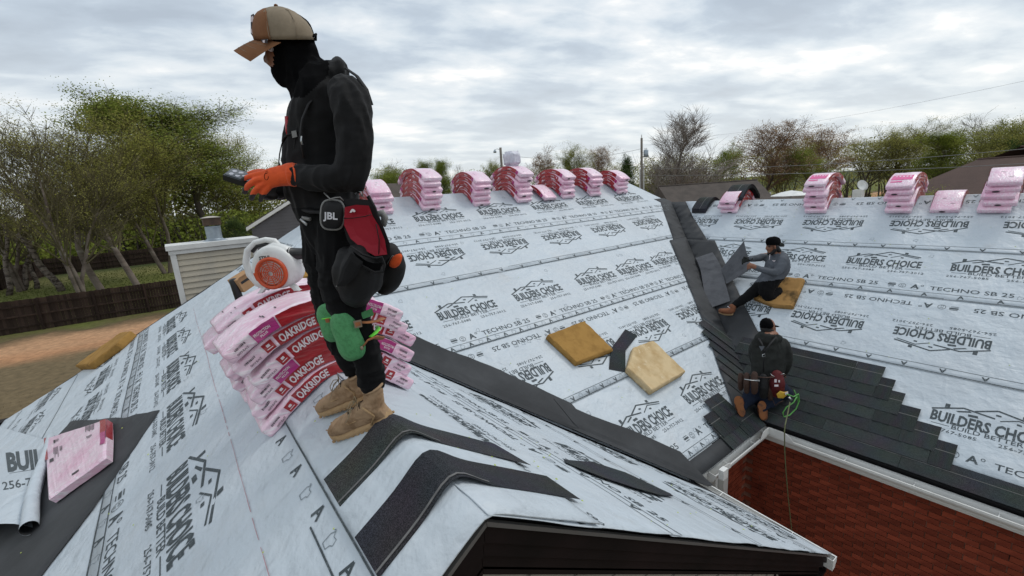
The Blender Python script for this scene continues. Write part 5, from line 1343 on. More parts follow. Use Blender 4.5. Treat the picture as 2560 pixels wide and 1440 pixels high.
def standing_man():
    foot = Vector((0.56, 2.03, -1.05))
    root = empty('person', foot, 'standing worker in black with orange glove, tan cap, green knee pads and tool pouches', 'person')
    F = Fig(1.96, root); W = F.W
    # --- body: one continuous figure (mask, jacket, trousers)
    mb = MB(); ch = lambda *p, **k: F.chain(mb, list(p), **k)
    ch((729, 92, 0, 53, .82), (724, 128, 0, 50, .84), (716, 158, 0, 42, .8), (708, 180, 0, 27, .8))                       # skull and jaw
    ch((690, 120, 0, 22, 1.1), (688, 150, 0, 20, 1.1))
    ch((672, 137, 0, 6, .9), (667, 148, 0, 8, .8), (672, 153, 0, 7, .8))                                                  # nose
    ch((700, 182, 0, 20, 1.2), (712, 196, 0, 22, 1.2))
    ch((740, 130, 0, 50, .85), (755, 170, 0, 47, .9), (768, 215, 0, 45, 1.0), (785, 250, 0, 52, 1.2))                    # neck
    ch((742, 205, 0, 28, 1.3), (760, 235, 0, 26, 1.5))
    ch((765, 236, .03, 20, 1.4), (800, 214, .06, 25, 1.4), (838, 190, .03, 24, 1.8), (856, 186, -.04, 20, 1.8))           # bunched hood
    ch((790, 195, .07, 20, 1), (815, 178, .05, 22, 1.2), (846, 176, .0, 17, 1.4))
    ch((800, 195, -.02, 40, 1.6), (816, 240, 0, 66, 1.45), (812, 300, 0, 84, 1.12), (812, 360, 0, 90, 1.0), (808, 430, 0, 88, .92), (812, 490, 0, 82, .96), (828, 550, 0, 68, 1.25), (834, 590, 0, 60, 1.4))  # trunk
    ch((752, 300, .02, 30, 1.4), (742, 360, .02, 28, 1.6), (738, 420, .02, 26, 1.6), (742, 480, .0, 28, 1.6))             # chest front
    # near arm
    ch((862, 232, .12, 42, 1), (876, 262, .165, 49, .95), (884, 320, .19, 47, .92), (884, 380, .20, 44, .92), (872, 430, .21, 44, .9), (842, 446, .215, 38, .9), (800, 443, .20, 33, .92), (765, 440, .175, 29, .95), (728, 438, .15, 25, .95))
    ch((885, 440, .20, 26), (890, 462, .19, 20)); ch((770, 455, .17, 22), (820, 462, .19, 22), (860, 462, .2, 22))
    # far arm
    ch((835, 240, -.12, 44), (818, 270, -.18, 44), (800, 340, -.21, 42), (785, 420, -.22, 38), (750, 455, -.15, 30), (715, 474, -.07, 24), (695, 482, -.03, 19))
    # far leg then near leg
    ch((812, 560, -.08, 56), (808, 620, -.10, 50), (812, 690, -.11, 45), (820, 745, -.12, 39), (834, 800, -.12, 36), (855, 860, -.11, 31), (872, 892, -.10, 31), (884, 916, -.09, 29))
    ch((850, 560, .08, 60), (848, 620, .10, 56), (852, 690, .11, 51), (864, 750, .115, 45), (886, 805, .11, 40), (908, 860, .10, 37), (920, 900, .09, 35), (925, 932, .08, 37), (928, 950, .08, 34))
    def mf(x, y, c):
        if x < 684 and y < 167 and x < 690 - (y - 110) * .12: return 2
        if y < 243 - max(0, (x - 760)) * .9 and x < 822: return 3
        if y > 520: return 1
        return 0
    body = F.solid(mb, 'body', [M_JKT, M_PANT, M_SKIN, M_MASK], mf, voxel=.007, smooth=2, fold=.011, fs=15, stretch=(1, 1, .6), folds2=lambda c: (1 - abs(noise.noise(Vector((c.x * 9 + c.z * 7, c.y * 9, c.z * 30)))) * 4) * (.8 if c.z < -.25 else .18))
    # eye under the brim, ear bump under the mask
    for d in (.055,):
        mb = MB(); mb.lathe([(.0001, -.012), (.009, -.008), (.012, 0), (.009, .008), (.0001, .012)], W(676, 121, d), seg=10, m=M_LETW); F.add(mb, 'eye')
        mb = MB(); mb.lathe([(.0001, -.006), (.005, 0), (.0001, .006)], W(674, 121, d + .009), seg=8, m=M_LETB); F.add(mb, 'pupil')
        mb = MB(); mb.tube([W(672, 112, d + .004), W(680, 109, d + .009), W(689, 111, d + .006)], .004, 5, M_MASK); F.add(mb, 'eyebrow')
    # --- cap
    sl = [(99, 634, 786, .092), (86, 630, 784, .093), (70, 628, 778, .092), (54, 630, 767, .087), (40, 634, 752, .078), (29, 643, 737, .065), (21, 657, 720, .047), (16.5, 675, 705, .026), (15, 688, 694, .006)]
    mb = MB(); rings = []
    for y, a, b, d in sl:
        rings.append([W((a + b) / 2 + (b - a) / 2 * (abs(cos(t)) ** .85) * (1 if cos(t) > 0 else -1), y - (3 if y > 90 else 0) * cos(t) * 0, d * sin(t)) for t in [2 * pi * k / 44 for k in range(44)]])
    mb.loft(rings); me = mb.mesh('crown', True)
    for m_ in (M_CAPB, M_CAPF): me.materials.append(m_)
    for p in me.polygons:
        x, y, d = proj_px(p.center); p.material_index = 1 if x < 663 + (y - 20) * .16 else 0
    for v in me.vertices: v.co -= F.l
    crown = link('cap_crown', me, root)
    for th in (-1.2, -.6, 0, .6, 1.2): pass
    F.line([(663, 21, .050), (666, 45, .080), (671, 72, .0905), (676, 98, .0905)], .0016, M_CAPF, 'seam', parent=None)
    F.line([(692, 15, .01), (722, 26, .05), (738, 55, .082), (742, 97, .0925)], .0013, M_CAPB, 'seam')
    mb = MB(); mb.lathe([(.008, 0), (.007, .005), (.002, .008)], W(690, 15.5, 0), seg=12, m=M_CAPF); F.add(mb, 'cap_button')
    br = []
    for i in range(11):
        a = i / 10; row_ = []
        for j in range(15):
            b = j / 14 * 2 - 1; ab = abs(b)
            x0, y0 = T(640, 584, a), T(97, 126, a)
            x = x0 + (ab ** 2.2) * T(62, 42, a) + (1 - a) * 0; y = y0 + (ab ** 2) * T(9, 27, a) - sin(a * pi) * 2.0
            row_.append(W(x, y, b * T(.088, .072, a)))
        br.append(row_)
    o = bent_sheet('cap_brim', br, .0035, M_CAPF, None, None); 
    for v in o.data.vertices: v.co -= F.l
    o.parent = root
    for k in (.3, .55, .8):
        F.line([(T(640, 584, k) + abs(b) ** 2.2 * T(62, 42, k), T(97, 126, k) + b * b * T(9, 27, k) - sin(k * pi) * 2.0 - 1.0, b * T(.088, .072, k)) for b in [j / 8 - 1 for j in range(17)]], .0008, M_CAPB, 'brim_stitch', 4)
    F.patch([(627, 38), (634, 34), (638, 44), (637, 88), (632, 92), (627, 84)], .012, .03, M_LETB, 'cap_patch'); F.patch([(626.5, 43), (632, 39), (634.5, 47), (633.5, 82), (630, 85), (626.5, 79)], .016, .02, M_LETW, 'patch_field'); F.patch([(626.5, 56), (630, 54), (632, 62), (631, 70), (628, 72)], .018, .02, M_LETB, 'patch_print')
    F.line([(778, 92, .03), (790, 86, .0), (789, 99, -.0), (780, 97, .02)], .006, M_MASK, 'cap_strap'); 
    F.patch([(652, 99), (668, 97), (669, 108), (662, 108), (655, 106)], .088, .008, M_LETB, 'glasses_hinge'); F.patch([(656, 101), (662, 100), (662, 107), (657, 106)], .092, .006, M_LETW, 'glasses_glint')
    # --- left glove (near hand): palm, four curled fingers, thumb on the device
    mb = MB(); ch = lambda *p, **k: F.chain(mb, list(p), **k)
    ch((732, 437, .15, 30, .95), (724, 437, .15, 28.5, .92), (712, 439, .155, 26, .8), (694, 441, .16, 25, .62), (674, 446, .165, 24, .5), (660, 450, .165, 21, .45), seg=18)
    ch((662, 434, .165, 8.5), (644, 437, .165, 7.8), (628, 440, .16, 7.2), (614, 445, .15, 6.4), (606, 450, .135, 5.6), seg=12)
    ch((656, 447, .17, 9), (640, 452, .175, 8.4), (626, 459, .17, 7.8), (616, 470, .155, 7), (612, 480, .135, 6), seg=12)
    ch((662, 460, .17, 8.8), (648, 469, .175, 8.2), (637, 479, .17, 7.4), (631, 489, .155, 6.6), (628, 497, .14, 5.8), seg=12)
    ch((674, 465, .165, 8.2), (664, 477, .17, 7.4), (657, 487, .165, 6.6), (653, 496, .15, 6.0), (651, 502, .14, 5.2), seg=12)
    ch((672, 436, .13, 10), (652, 430, .10, 8.6), (634, 432, .075, 7.6), (620, 437, .065, 7), seg=12)
    def gf(x, y, c):
        dd = c.dot(F.N)
        if (y > 486) or (x < 611) : return 1
        if dd > 1.96 - .150 and x < 668 and y > 440: return 1
        if y > 476 and x < 620: return 1
        return 0
    F.solid(mb, 'glove', [M_GLV, M_DIP], gf, voxel=.0036, smooth=2, fold=.0012, fs=60)
    F.line([(731, 411, .165), (735, 424, .196), (737.5, 440, .20), (740, 455, .19), (741, 464, .17)], .0035, M_GLV, 'glove_hem')
    p = P2(); p.text('ROTOR', 0, 0, 26, 6, 0); 
    F.line([(666 + cos(a) * 5, 441 + sin(a) * 9, .1985) for a in [k * pi / 7 for k in range(12)]], .0011, M_MASK, 'glove_print', 4)
    F.line([(664, 430, .197), (668, 427, .198), (670, 432, .199), (665, 434, .199)], .001, M_MASK, 'glove_print', 4)
    # far hand: black glove with curled fingers under the device
    mb = MB(); ch = lambda *p, **k: F.chain(mb, list(p), **k)
    ch((712, 474, -.07, 20, .9), (694, 480, -.03, 19, .7), (674, 480, .0, 16, .6), seg=14)
    for (x, y) in ((668, 470), (672, 478), (676, 486), (682, 492)): ch((x + 6, y, .0, 8), (x - 10, y + 2, .02, 7.2), (x - 20, y + 1, .05, 6.4), (x - 24, y - 7, .07, 5.6), seg=10)
    ch((690, 470, -.02, 9), (668, 460, -.0, 8), (650, 455, .02, 7), seg=10)
    F.solid(mb, 'dark_glove', [M_DIP], None, voxel=.0045, smooth=2, fold=.001, fs=50)
    # --- jacket details: zip, straps, pockets, knife
    F.line([(752, 245, .115), (748, 290, .135), (738, 345, .135), (735, 400, .12), (738, 430, .11)], .004, M_POB, 'zip')
    F.line([(790, 235, .13), (770, 262, .165), (755, 300, .17), (750, 345, .165), (760, 395, .16)], [.009] * 5, M_POB, 'harness_strap', 6, flat=.35)
    F.line([(866, 172, .05), (892, 190, .10), (915, 222, .14), (928, 262, .15)], [.010] * 4, M_POB, 'shoulder_strap', 6, flat=.4)
    F.line([(828, 205, .13), (850, 192, .135), (872, 196, .15)], .006, M_POB, 'collar_fold')
    F.line([(735, 335, .13), (722, 337, .12), (712, 345, .11), (704, 362, .105), (699, 385, .11), (697, 405, .115), (699, 414, .12)], [.009, .009, .008, .0035, .0035, .0035, .007], M_POB, 'hanging_strap', 6, flat=.5)
    F.patch([(728, 328), (740, 326), (743, 342), (731, 345)], .145, .01, M_GREYW, 'strap_buckle')
    F.line([(726, 266, .10), (725, 292, .10)], .006, M_GREYW if False else M_DIP, 'knife_blade'); F.line([(717, 291, .10), (719, 325, .10), (722, 345, .10)], [.008, .009, .006], M_RED, 'utility_knife', 8); F.line([(727, 288, .10), (727, 318, .10), (724, 350, .10)], [.006, .007, .006], M_POR, 'knife_handle', 8)
    F.line([(754, 340, .17), (753, 352, .172), (756, 362, .17)], .0035, M_METAL, 'carabiner')
    F.line([(838, 402, .235), (858, 412, .24), (880, 432, .23), (892, 455, .2)], .0035, M_JKT, 'sleeve_crease')
    # --- belt and pouches
    F.line([(752, 520, .07), (780, 530, .17), (830, 532, .21), (890, 528, .20), (915, 518, .12)], [.018] * 5, M_POB, 'belt', 8, flat=.35)
    F.line([(745, 525, .08), (760, 545, .12), (775, 548, .15)], .008, M_GREYW, 'tool_clip'); F.line([(752, 548, .12), (768, 562, .13)], .006, M_METAL, 'tool_clip'); F.line([(760, 515, .12), (772, 528, .14)], .004, M_METAL, 'tool_clip')
    # speaker
    sp = empty('clip_speaker', (0, 0, 0)); sp.parent = root
    def rr(cx, cy, hx, hy, rot, n=28, e=3.2):
        out = []
        for k in range(n):
            a = 2 * pi * k / n; c, s_ = cos(a), sin(a); x = hx * abs(c) ** (2 / e) * (1 if c > 0 else -1); y = hy * abs(s_) ** (2 / e) * (1 if s_ > 0 else -1)
            out.append((cx + x * cos(rot) - y * sin(rot), cy + x * sin(rot) + y * cos(rot)))
        return out
    F.patch(rr(831, 537, 27, 35, .05), .255, .04, M_POB, 'speaker_body', bulge=.010, parent=sp, smooth=True)
    o_ = rr(831, 537, 29, 37, .05); F.line([(x, y, .245) for x, y in o_] + [(o_[0][0], o_[0][1], .245)], .0042, M_GREYW, 'speaker_rim', 6, parent=sp)
    p = P2(); p.text('JBL', 0, 0, 36, 17, .03); mb = MB(); mb.add([W(826 + x, 548 - y + x * .06, .2685) for x, y in p.v], p.f, M_LIGHTG); F.add(mb, 'lettering', None, False, sp)
    F.line([(810, 482, .2), (818, 490, .24), (826, 498, .26), (838, 494, .26), (850, 493, .25), (858, 502, .24)], .0028, M_GREYW, 'speaker_cord', 5, parent=sp)
    # large pouch
    po = empty('tool_pouch', (0, 0, 0)); po.parent = root
    F.patch([(856, 500), (884, 496), (922, 500), (940, 530), (960, 570), (974, 606), (976, 640), (952, 668), (900, 650), (868, 600), (856, 560)], .235, .05, M_POB, 'pouch_back', parent=po, bulge=.0)
    F.patch([(862, 518), (890, 512), (922, 514), (932, 540), (948, 566), (962, 600), (968, 636), (938, 640), (906, 622), (876, 596), (860, 562)], .262, .02, M_POR, 'red_lining', parent=po, bulge=-.012)
    F.line([(859, 546, .268), (884, 545, .27), (912, 541, .27), (928, 536, .265)], .0016, M_POB, 'seam', 4, parent=po)
    F.line([(940, 560, .27), (948, 600, .262), (947, 636, .26)], .002, M_POB, 'seam', 4, parent=po)
    mb = MB(); F.chain(mb, [(902, 636, .23, 30, 1.4), (900, 670, .24, 46, 1.1), (894, 706, .22, 50, 1.0), (890, 728, .19, 42, 1.0)], seg=18); F.chain(mb, [(868, 640, .22, 24, 1.3), (862, 680, .22, 30, 1.2), (864, 705, .2, 28, 1.2)]); F.chain(mb, [(935, 672, .22, 24, 1.4), (930, 708, .2, 26, 1.3)])
    F.solid(mb, 'pouch_bag', [M_POB], None, voxel=.007, smooth=3, fold=.004, fs=16, parent=po)
    F.line([(876, 616, .30), (905, 636, .315), (935, 646, .31), (955, 643, .29), (962, 662, .30), (958, 680, .305), (938, 682, .315), (905, 664, .32), (882, 640, .32)], .0045, M_JKT, 'pouch_rim', 6, parent=po)
    F.patch([(882, 628), (905, 648), (938, 660), (955, 658), (950, 676), (930, 678), (900, 658)], .305, .02, M_MASK, 'pouch_mouth', parent=po)
    F.patch([(878, 632), (908, 655), (892, 690), (862, 716), (842, 716), (856, 670)], .335, .012, M_JKT, 'front_flap', parent=po, bulge=.008)
    F.line([(840, 716, .33), (852, 712, .33), (860, 702, .33)], .0022, M_GREYW, 'flap_edge', 5, parent=po)
    mb = MB(); t3 = [(.0065, 0)]; p = [(876, 527), (880, 522), (885, 523), (889, 528), (885, 531), (882, 528), (878, 532), (874, 531)]; F.patch(p, .268, .004, M_LETW, 'pouch_emblem', parent=po)
    F.line([(842, 672, .26), (845, 666, .265), (849, 672, .26)], .004, M_METAL, 'rivet', 6, parent=po)
    # rear pouch with the orange handle
    pr_ = empty('rear_pouch', (0, 0, 0)); pr_.parent = root
    mb = MB(); F.chain(mb, [(975, 632, .08, 26, 1.1), (984, 664, .08, 31, 1.0), (974, 700, .07, 28, 1.0), (962, 716, .06, 22, 1.0)], seg=18); F.chain(mb, [(955, 640, .1, 20), (950, 690, .1, 20)])
    F.solid(mb, 'pouch_bag', [M_POB], None, voxel=.007, smooth=3, fold=.003, fs=16, parent=pr_)
    F.patch(smooth_poly([(974, 656), (984, 640), (1000, 634), (1006, 642), (999, 662), (986, 670), (974, 665)]), .150, .02, M_GLV, 'orange_handle', bulge=.006, parent=pr_, smooth=True)
    F.line([(968, 660, .14), (980, 640, .145), (985, 640, .145)], .0018, M_GREYW, 'pouch_edge', 5, parent=pr_); F.line([(1000, 626, .12), (1004, 636, .12)], .004, M_METAL, 'rivet', 6, parent=pr_)
    F.line([(920, 490, .14), (936, 520, .13), (950, 560, .12), (962, 600, .11)], [.008] * 4, M_POB, 'pouch_strap', 6); F.line([(888, 484, .19), (892, 478, .2), (902, 480, .2), (904, 490, .2)], .0025, M_METAL, 'belt_hook', 5); F.line([(908, 440, .10), (909, 470, .11), (906, 492, .14)], .0022, M_GREYW, 'cord', 5)
    F.line([(940, 535, .06), (955, 532, .05), (962, 545, .05), (958, 565, .05)], [.011, .016, .016, .012], M_GREYW, 'hammer_head', 10)
    # trouser seam
    F.line([(806, 650, .10), (815, 690, .13), (826, 735, .15), (836, 780, .15)], .003, M_JKT, 'trouser_seam', 5)
    # --- knee pads
    def pad(cx, cy, hx, hy, rot, d, nm):
        k = empty('knee_pad', (0, 0, 0)); k.parent = root
        n = 30; rings = []
        for q, dd in ((1.0, -.035), (1.03, -.01), (.98, .012), (.86, .024), (.6, .031), (.3, .034), (.02, .035)):
            r_ = []
            for i in range(n):
                a = 2 * pi * i / n; x = hx * abs(cos(a)) ** .72 * (1 if cos(a) > 0 else -1) * q * (1 + .06 * sin(a) - .10 * math.exp(-(sin(a) / .25) ** 2)); y = hy * abs(sin(a)) ** .8 * (1 if sin(a) > 0 else -1) * q
                r_.append(W(cx + x * cos(rot) - y * sin(rot), cy + x * sin(rot) + y * cos(rot), d + dd - .02 * (x / hx) ** 2 * 1))
            rings.append(r_)
        mb = MB(); mb.loft(rings, M_PADG); F.add(mb, 'pad_shell', None, True, k); return k
    kf = pad(826, 806, 30, 48, -.35, .0, 'far'); kn = pad(869, 838, 36, 64, -.36, .175, 'near')
    F.line([(892, 806, .19), (920, 806, .19), (945, 802, .12), (957, 796, .02)], [.0145] * 4, M_STRAP, 'strap', 8, parent=kn, flat=.3)
    F.line([(906, 868, .185), (920, 850, .19), (938, 843, .15), (958, 846, .06)], [.012] * 4, M_STRAP, 'strap', 8, parent=kn, flat=.3)
    F.patch([(883, 803), (903, 799), (906, 817), (887, 821)], .215, .008, M_CAPB, 'buckle', parent=kn); F.patch([(887, 807), (900, 804), (902, 813), (890, 817)], .219, .006, M_STRAP, 'buckle_gap', parent=kn)
    F.line([(903, 866, .2), (906, 874, .2)], .006, M_CAPB, 'buckle', 6, parent=kn)
    F.line([(926, 842, .165), (938, 833, .14), (946, 822, .09), (942, 816, .06)], [.010, .012, .012, .008], M_NEON, 'neon_strap', 8, flat=.4, parent=kn)
    F.line([(806, 797, .035), (822, 796, .05), (840, 793, .06), (848, 792, .06)], [.007] * 4, M_NEON, 'neon_strap', 8, flat=.4, parent=kf); F.patch([(812, 797), (823, 795), (824, 806), (815, 807)], .062, .01, M_STRAP, 'buckle', parent=kf)
    F.patch([(902, 782), (930, 770), (935, 788), (906, 798)], .15, .03, M_PADG, 'pad_wing', parent=kn)
    # --- boots
    def boot(toe, heel, ank, hgt, sc, nm):
        b = empty('boot', (0, 0, 0)); b.parent = root
        toe, heel, ank = Vector(toe), Vector(heel), Vector(ank)
        f = (toe - heel); Lb = f.length; f.normalize(); up = Vector((-SP * .6, 0, 1)).normalized(); up = (up - f * up.dot(f)).normalized(); s_ = up.cross(f)
        def sect(x, w, h0, h1, off=0, n=20, p=2.9):
            return [heel + f * (x * Lb) + s_ * (off + w * (abs(cos(a)) ** (2 / p)) * (1 if cos(a) > 0 else -1)) + up * (h0 + (h1 - h0) * (.5 + .5 * (abs(sin(a)) ** (2 / p)) * (1 if sin(a) > 0 else -1))) for a in [2 * pi * k / n for k in range(n)]]
        mb = MB()
        mb.loft([sect(-.03, .012, .03, .06), sect(-.01, .030, .022, .085), sect(.06, .039, .02, .12), sect(.2, .040, .02, .13), sect(.34, .040, .02, .125), sect(.48, .044, .02, .105), sect(.62, .050, .02, .094), sect(.78, .052, .02, .084), sect(.90, .047, .02, .075), sect(.97, .036, .022, .063), sect(1.01, .018, .026, .048)])
        c0 = heel + f * (.17 * Lb) + up * .06; c1 = ank
        ax = (c1 - c0); rings = []
        for q, r_ in ((0, .050), (.35, .050), (.7, .047), (1.0, .045)):
            c = c0 + ax * q; rings.append([c + f * cos(a) * r_ * 1.12 + s_ * sin(a) * r_ * .92 for a in [2 * pi * k / 16 for k in range(16)]])
        mb.loft(rings)
        up_o = F.solid(mb, 'upper', [M_BOOT], None, voxel=.004, smooth=2, fold=.0035, fs=40, parent=b)
        mb = MB(); mb.loft([[v for v in sect(x, w * 1.0 + .002, -.006 + z, .036 + z * .6 + q)] for x, w, z, q in ((-.035, .014, .010, .012), (-.015, .032, .003, .010), (.08, .043, 0, .006), (.3, .042, .0, .002), (.5, .047, 0, .002), (.7, .052, 0, 0), (.85, .050, .001, 0), (.95, .040, .005, .002), (.99, .028, .010, .004), (1.01, .014, .014, .004))]); 
        sole = F.solid(mb, 'sole', [M_SOLE], None, voxel=.0045, smooth=4, parent=b)
        for x in [i * .085 for i in range(12)]:
            for sd in (-1, 1):
                mb = MB(); w = .045 + .006 * sin(x * 2.5); mb.box(heel + f * (x * Lb) + s_ * sd * (w - .006) + up * .006, (.013, .008, .010), M_SOLE, Matrix((f, s_, up)).transposed()); F.add(mb, 'tread_lug', None, False, b)
        # toe cap, side panels, heel stay
        def on(x, a, k=1.0):   # point on the upper at length x, angle a from the top
            w = .047 if x > .45 else .041; h = T(.13, .068, min(1, max(0, (x - .25) / .5))); return heel + f * (x * Lb) + s_ * sin(a) * (w + .002) * k + up * (.02 + (h - .02) * (.55 + .47 * cos(a)) * k)
        for sd in (-1, 1):
            mb = MB(); mb.tube([on(.98, sd * .5), on(.88, sd * .9), on(.76, sd * 1.3), on(.66, sd * 1.55)], .0028, 5, M_BOOT); F.add(mb, 'toe_seam', None, True, b)
            mb = MB(); mb.tube([on(.62, sd * .35), on(.60, sd * .8), on(.52, sd * 1.3), on(.40, sd * 1.5)], .0026, 5, M_SOLE); F.add(mb, 'side_seam', None, True, b)
            mb = MB(); mb.tube([heel + f * .055 * 1 + s_ * sd * .044 + up * .13, heel + f * .03 + s_ * sd * .043 + up * .07, heel + f * .07 + s_ * sd * .044 + up * .03], .005, 6, M_SOLE); F.add(mb, 'heel_stay', None, True, b)
        for i in range(6):
            x = T(.62, .30, i / 5); h = .010
            for sg in (-1, 1):
                mb = MB(); mb.tube([on(x, sg * .75, 1.03), on(x - .02, 0, 1.06) + up * .002, on(x - .045, -sg * .75, 1.03)], .0019, 5, M_LACED if i % 2 else M_LACE); F.add(mb, 'lace', None, True, b)
        k0 = on(.30, 0, 1.1) + up * .012
        for sg in (-1, 1):
            mb = MB(); mb.tube([k0, k0 + s_ * sg * .018 + up * .014 + f * .01, k0 + s_ * sg * .036 + f * .035 - up * .004, k0 + s_ * sg * .032 + f * .055 - up * .03, k0 + s_ * sg * .014 + f * .030 - up * .012, k0], .0021, 5, M_LACE); F.add(mb, 'lace_bow', None, True, b)
            mb = MB(); mb.tube([k0, k0 + s_ * sg * .022 + f * .02 - up * .004, k0 + s_ * sg * .05 + f * .05 - up * .045, k0 + s_ * sg * .053 + f * .075 - up * .06], .0018, 5, M_LACE); F.add(mb, 'lace', None, True, b)
        mb = MB(); mb.tube([c1 + f * cos(a) * .048 + s_ * sin(a) * .042 for a in [2 * pi * k / 16 for k in range(17)]], .007, 6, M_BOOT, caps=False); F.add(mb, 'collar', None, True, b)
    def onr(px, py, h=.03):
        s, t = px2st('LF', px, py); return base('LF', s, max(t, 0)) + NRM['LF'] * h
    toe = onr(848, 1100, .028); boot(toe, W(977, 1047, .085), W(932, 968, .085), .1, 1, 'near')
    boot(onr(818, 1040, .028), W(930, 992, -.06), W(892, 935, -.06), .1, 1, 'far')
    # the device he looks at: a separate thing held in the hand
    ph = empty('phone', W(600, 446, .1), 'black rugged phone held in the orange glove of the standing man', 'phone'); G = Fig(1.96, ph)
    q = [(557, 437, .14), (580, 420, .06), (646, 436, .06), (622, 458, .14)]
    top = [W(*a) for a in q]; n = (top[1] - top[0]).cross(top[3] - top[0]).normalized(); 
    if n.z > 0: n = -n
    def face(u, v, h): return top[0] * (1 - u) * (1 - v) + top[3] * u * (1 - v) + top[2] * u * v + top[1] * (1 - u) * v - n * h
    mb = MB(); mb.hexa([face(0, 0, -.022), face(1, 0, -.022), face(1, 1, -.022), face(0, 1, -.022), face(0, 0, 0), face(1, 0, 0), face(1, 1, 0), face(0, 1, 0)], M_PHONE); G.add(mb, 'phone_case', None, False)
    mb = MB(); mb.hexa([face(a, b, h) for h in (0, .0025) for a, b in ((.05, .08), (.96, .08), (.96, .92), (.05, .92))], M_PHG); G.add(mb, 'phone_screen', None, False)
    for u, v in ((.22, .30), (.22, .66), (.46, .30), (.46, .66), (.66, .48)):
        mb = MB(); mb.add([face(u + .085 * cos(2 * pi * k / 14), v + .13 * sin(2 * pi * k / 14), .0036) for k in range(14)], [tuple(range(14))], M_LIGHTG); G.add(mb, 'screen_key', None, False)
standing_man()

# ------------------------------------------------------------------ the two workers further off
M_GREYS = mat('grey_sweater', (0.115, 0.125, 0.145), .9, .2, var=((.08, .088, .10), 7, .42, .7), bump=[(30, .4, .006)])
M_DARKS = mat('dark_hoodie', (0.030, 0.032, 0.030), .9, .2, var=((.02, .021, .02), 8, .42, .7), bump=[(30, .4, .006)])
M_JEAN = mat('navy_jeans', (0.012, 0.018, 0.036), .9, .2, bump=(40, .3, .004)); M_BRN = mat('brown_boot', (0.22, 0.085, 0.04), .8, .3, var=((.13, .05, .03), 15, .45, .7), bump=(40, .3, .003))
M_LSOLE = mat('worn_sole', (0.30, 0.12, 0.05), .85, .2, var=((.14, .07, .05), 14, .5, .65)); M_HAIR = mat('black_hair', (0.008, 0.007, 0.007), .7)
M_SHG = mat('grey_shingle', (0.105, 0.108, 0.118), .9, .25, var=((.075, .078, .086), 6, .42, .68), bump=[(300, .5, .002)])
M_POR2 = mat('worn_red', (0.085, 0.008, 0.010), .7, .3)
M_LEATH = mat('brown_leather', (0.055, 0.030, 0.022), .7, .3, bump=(20, .4, .005))
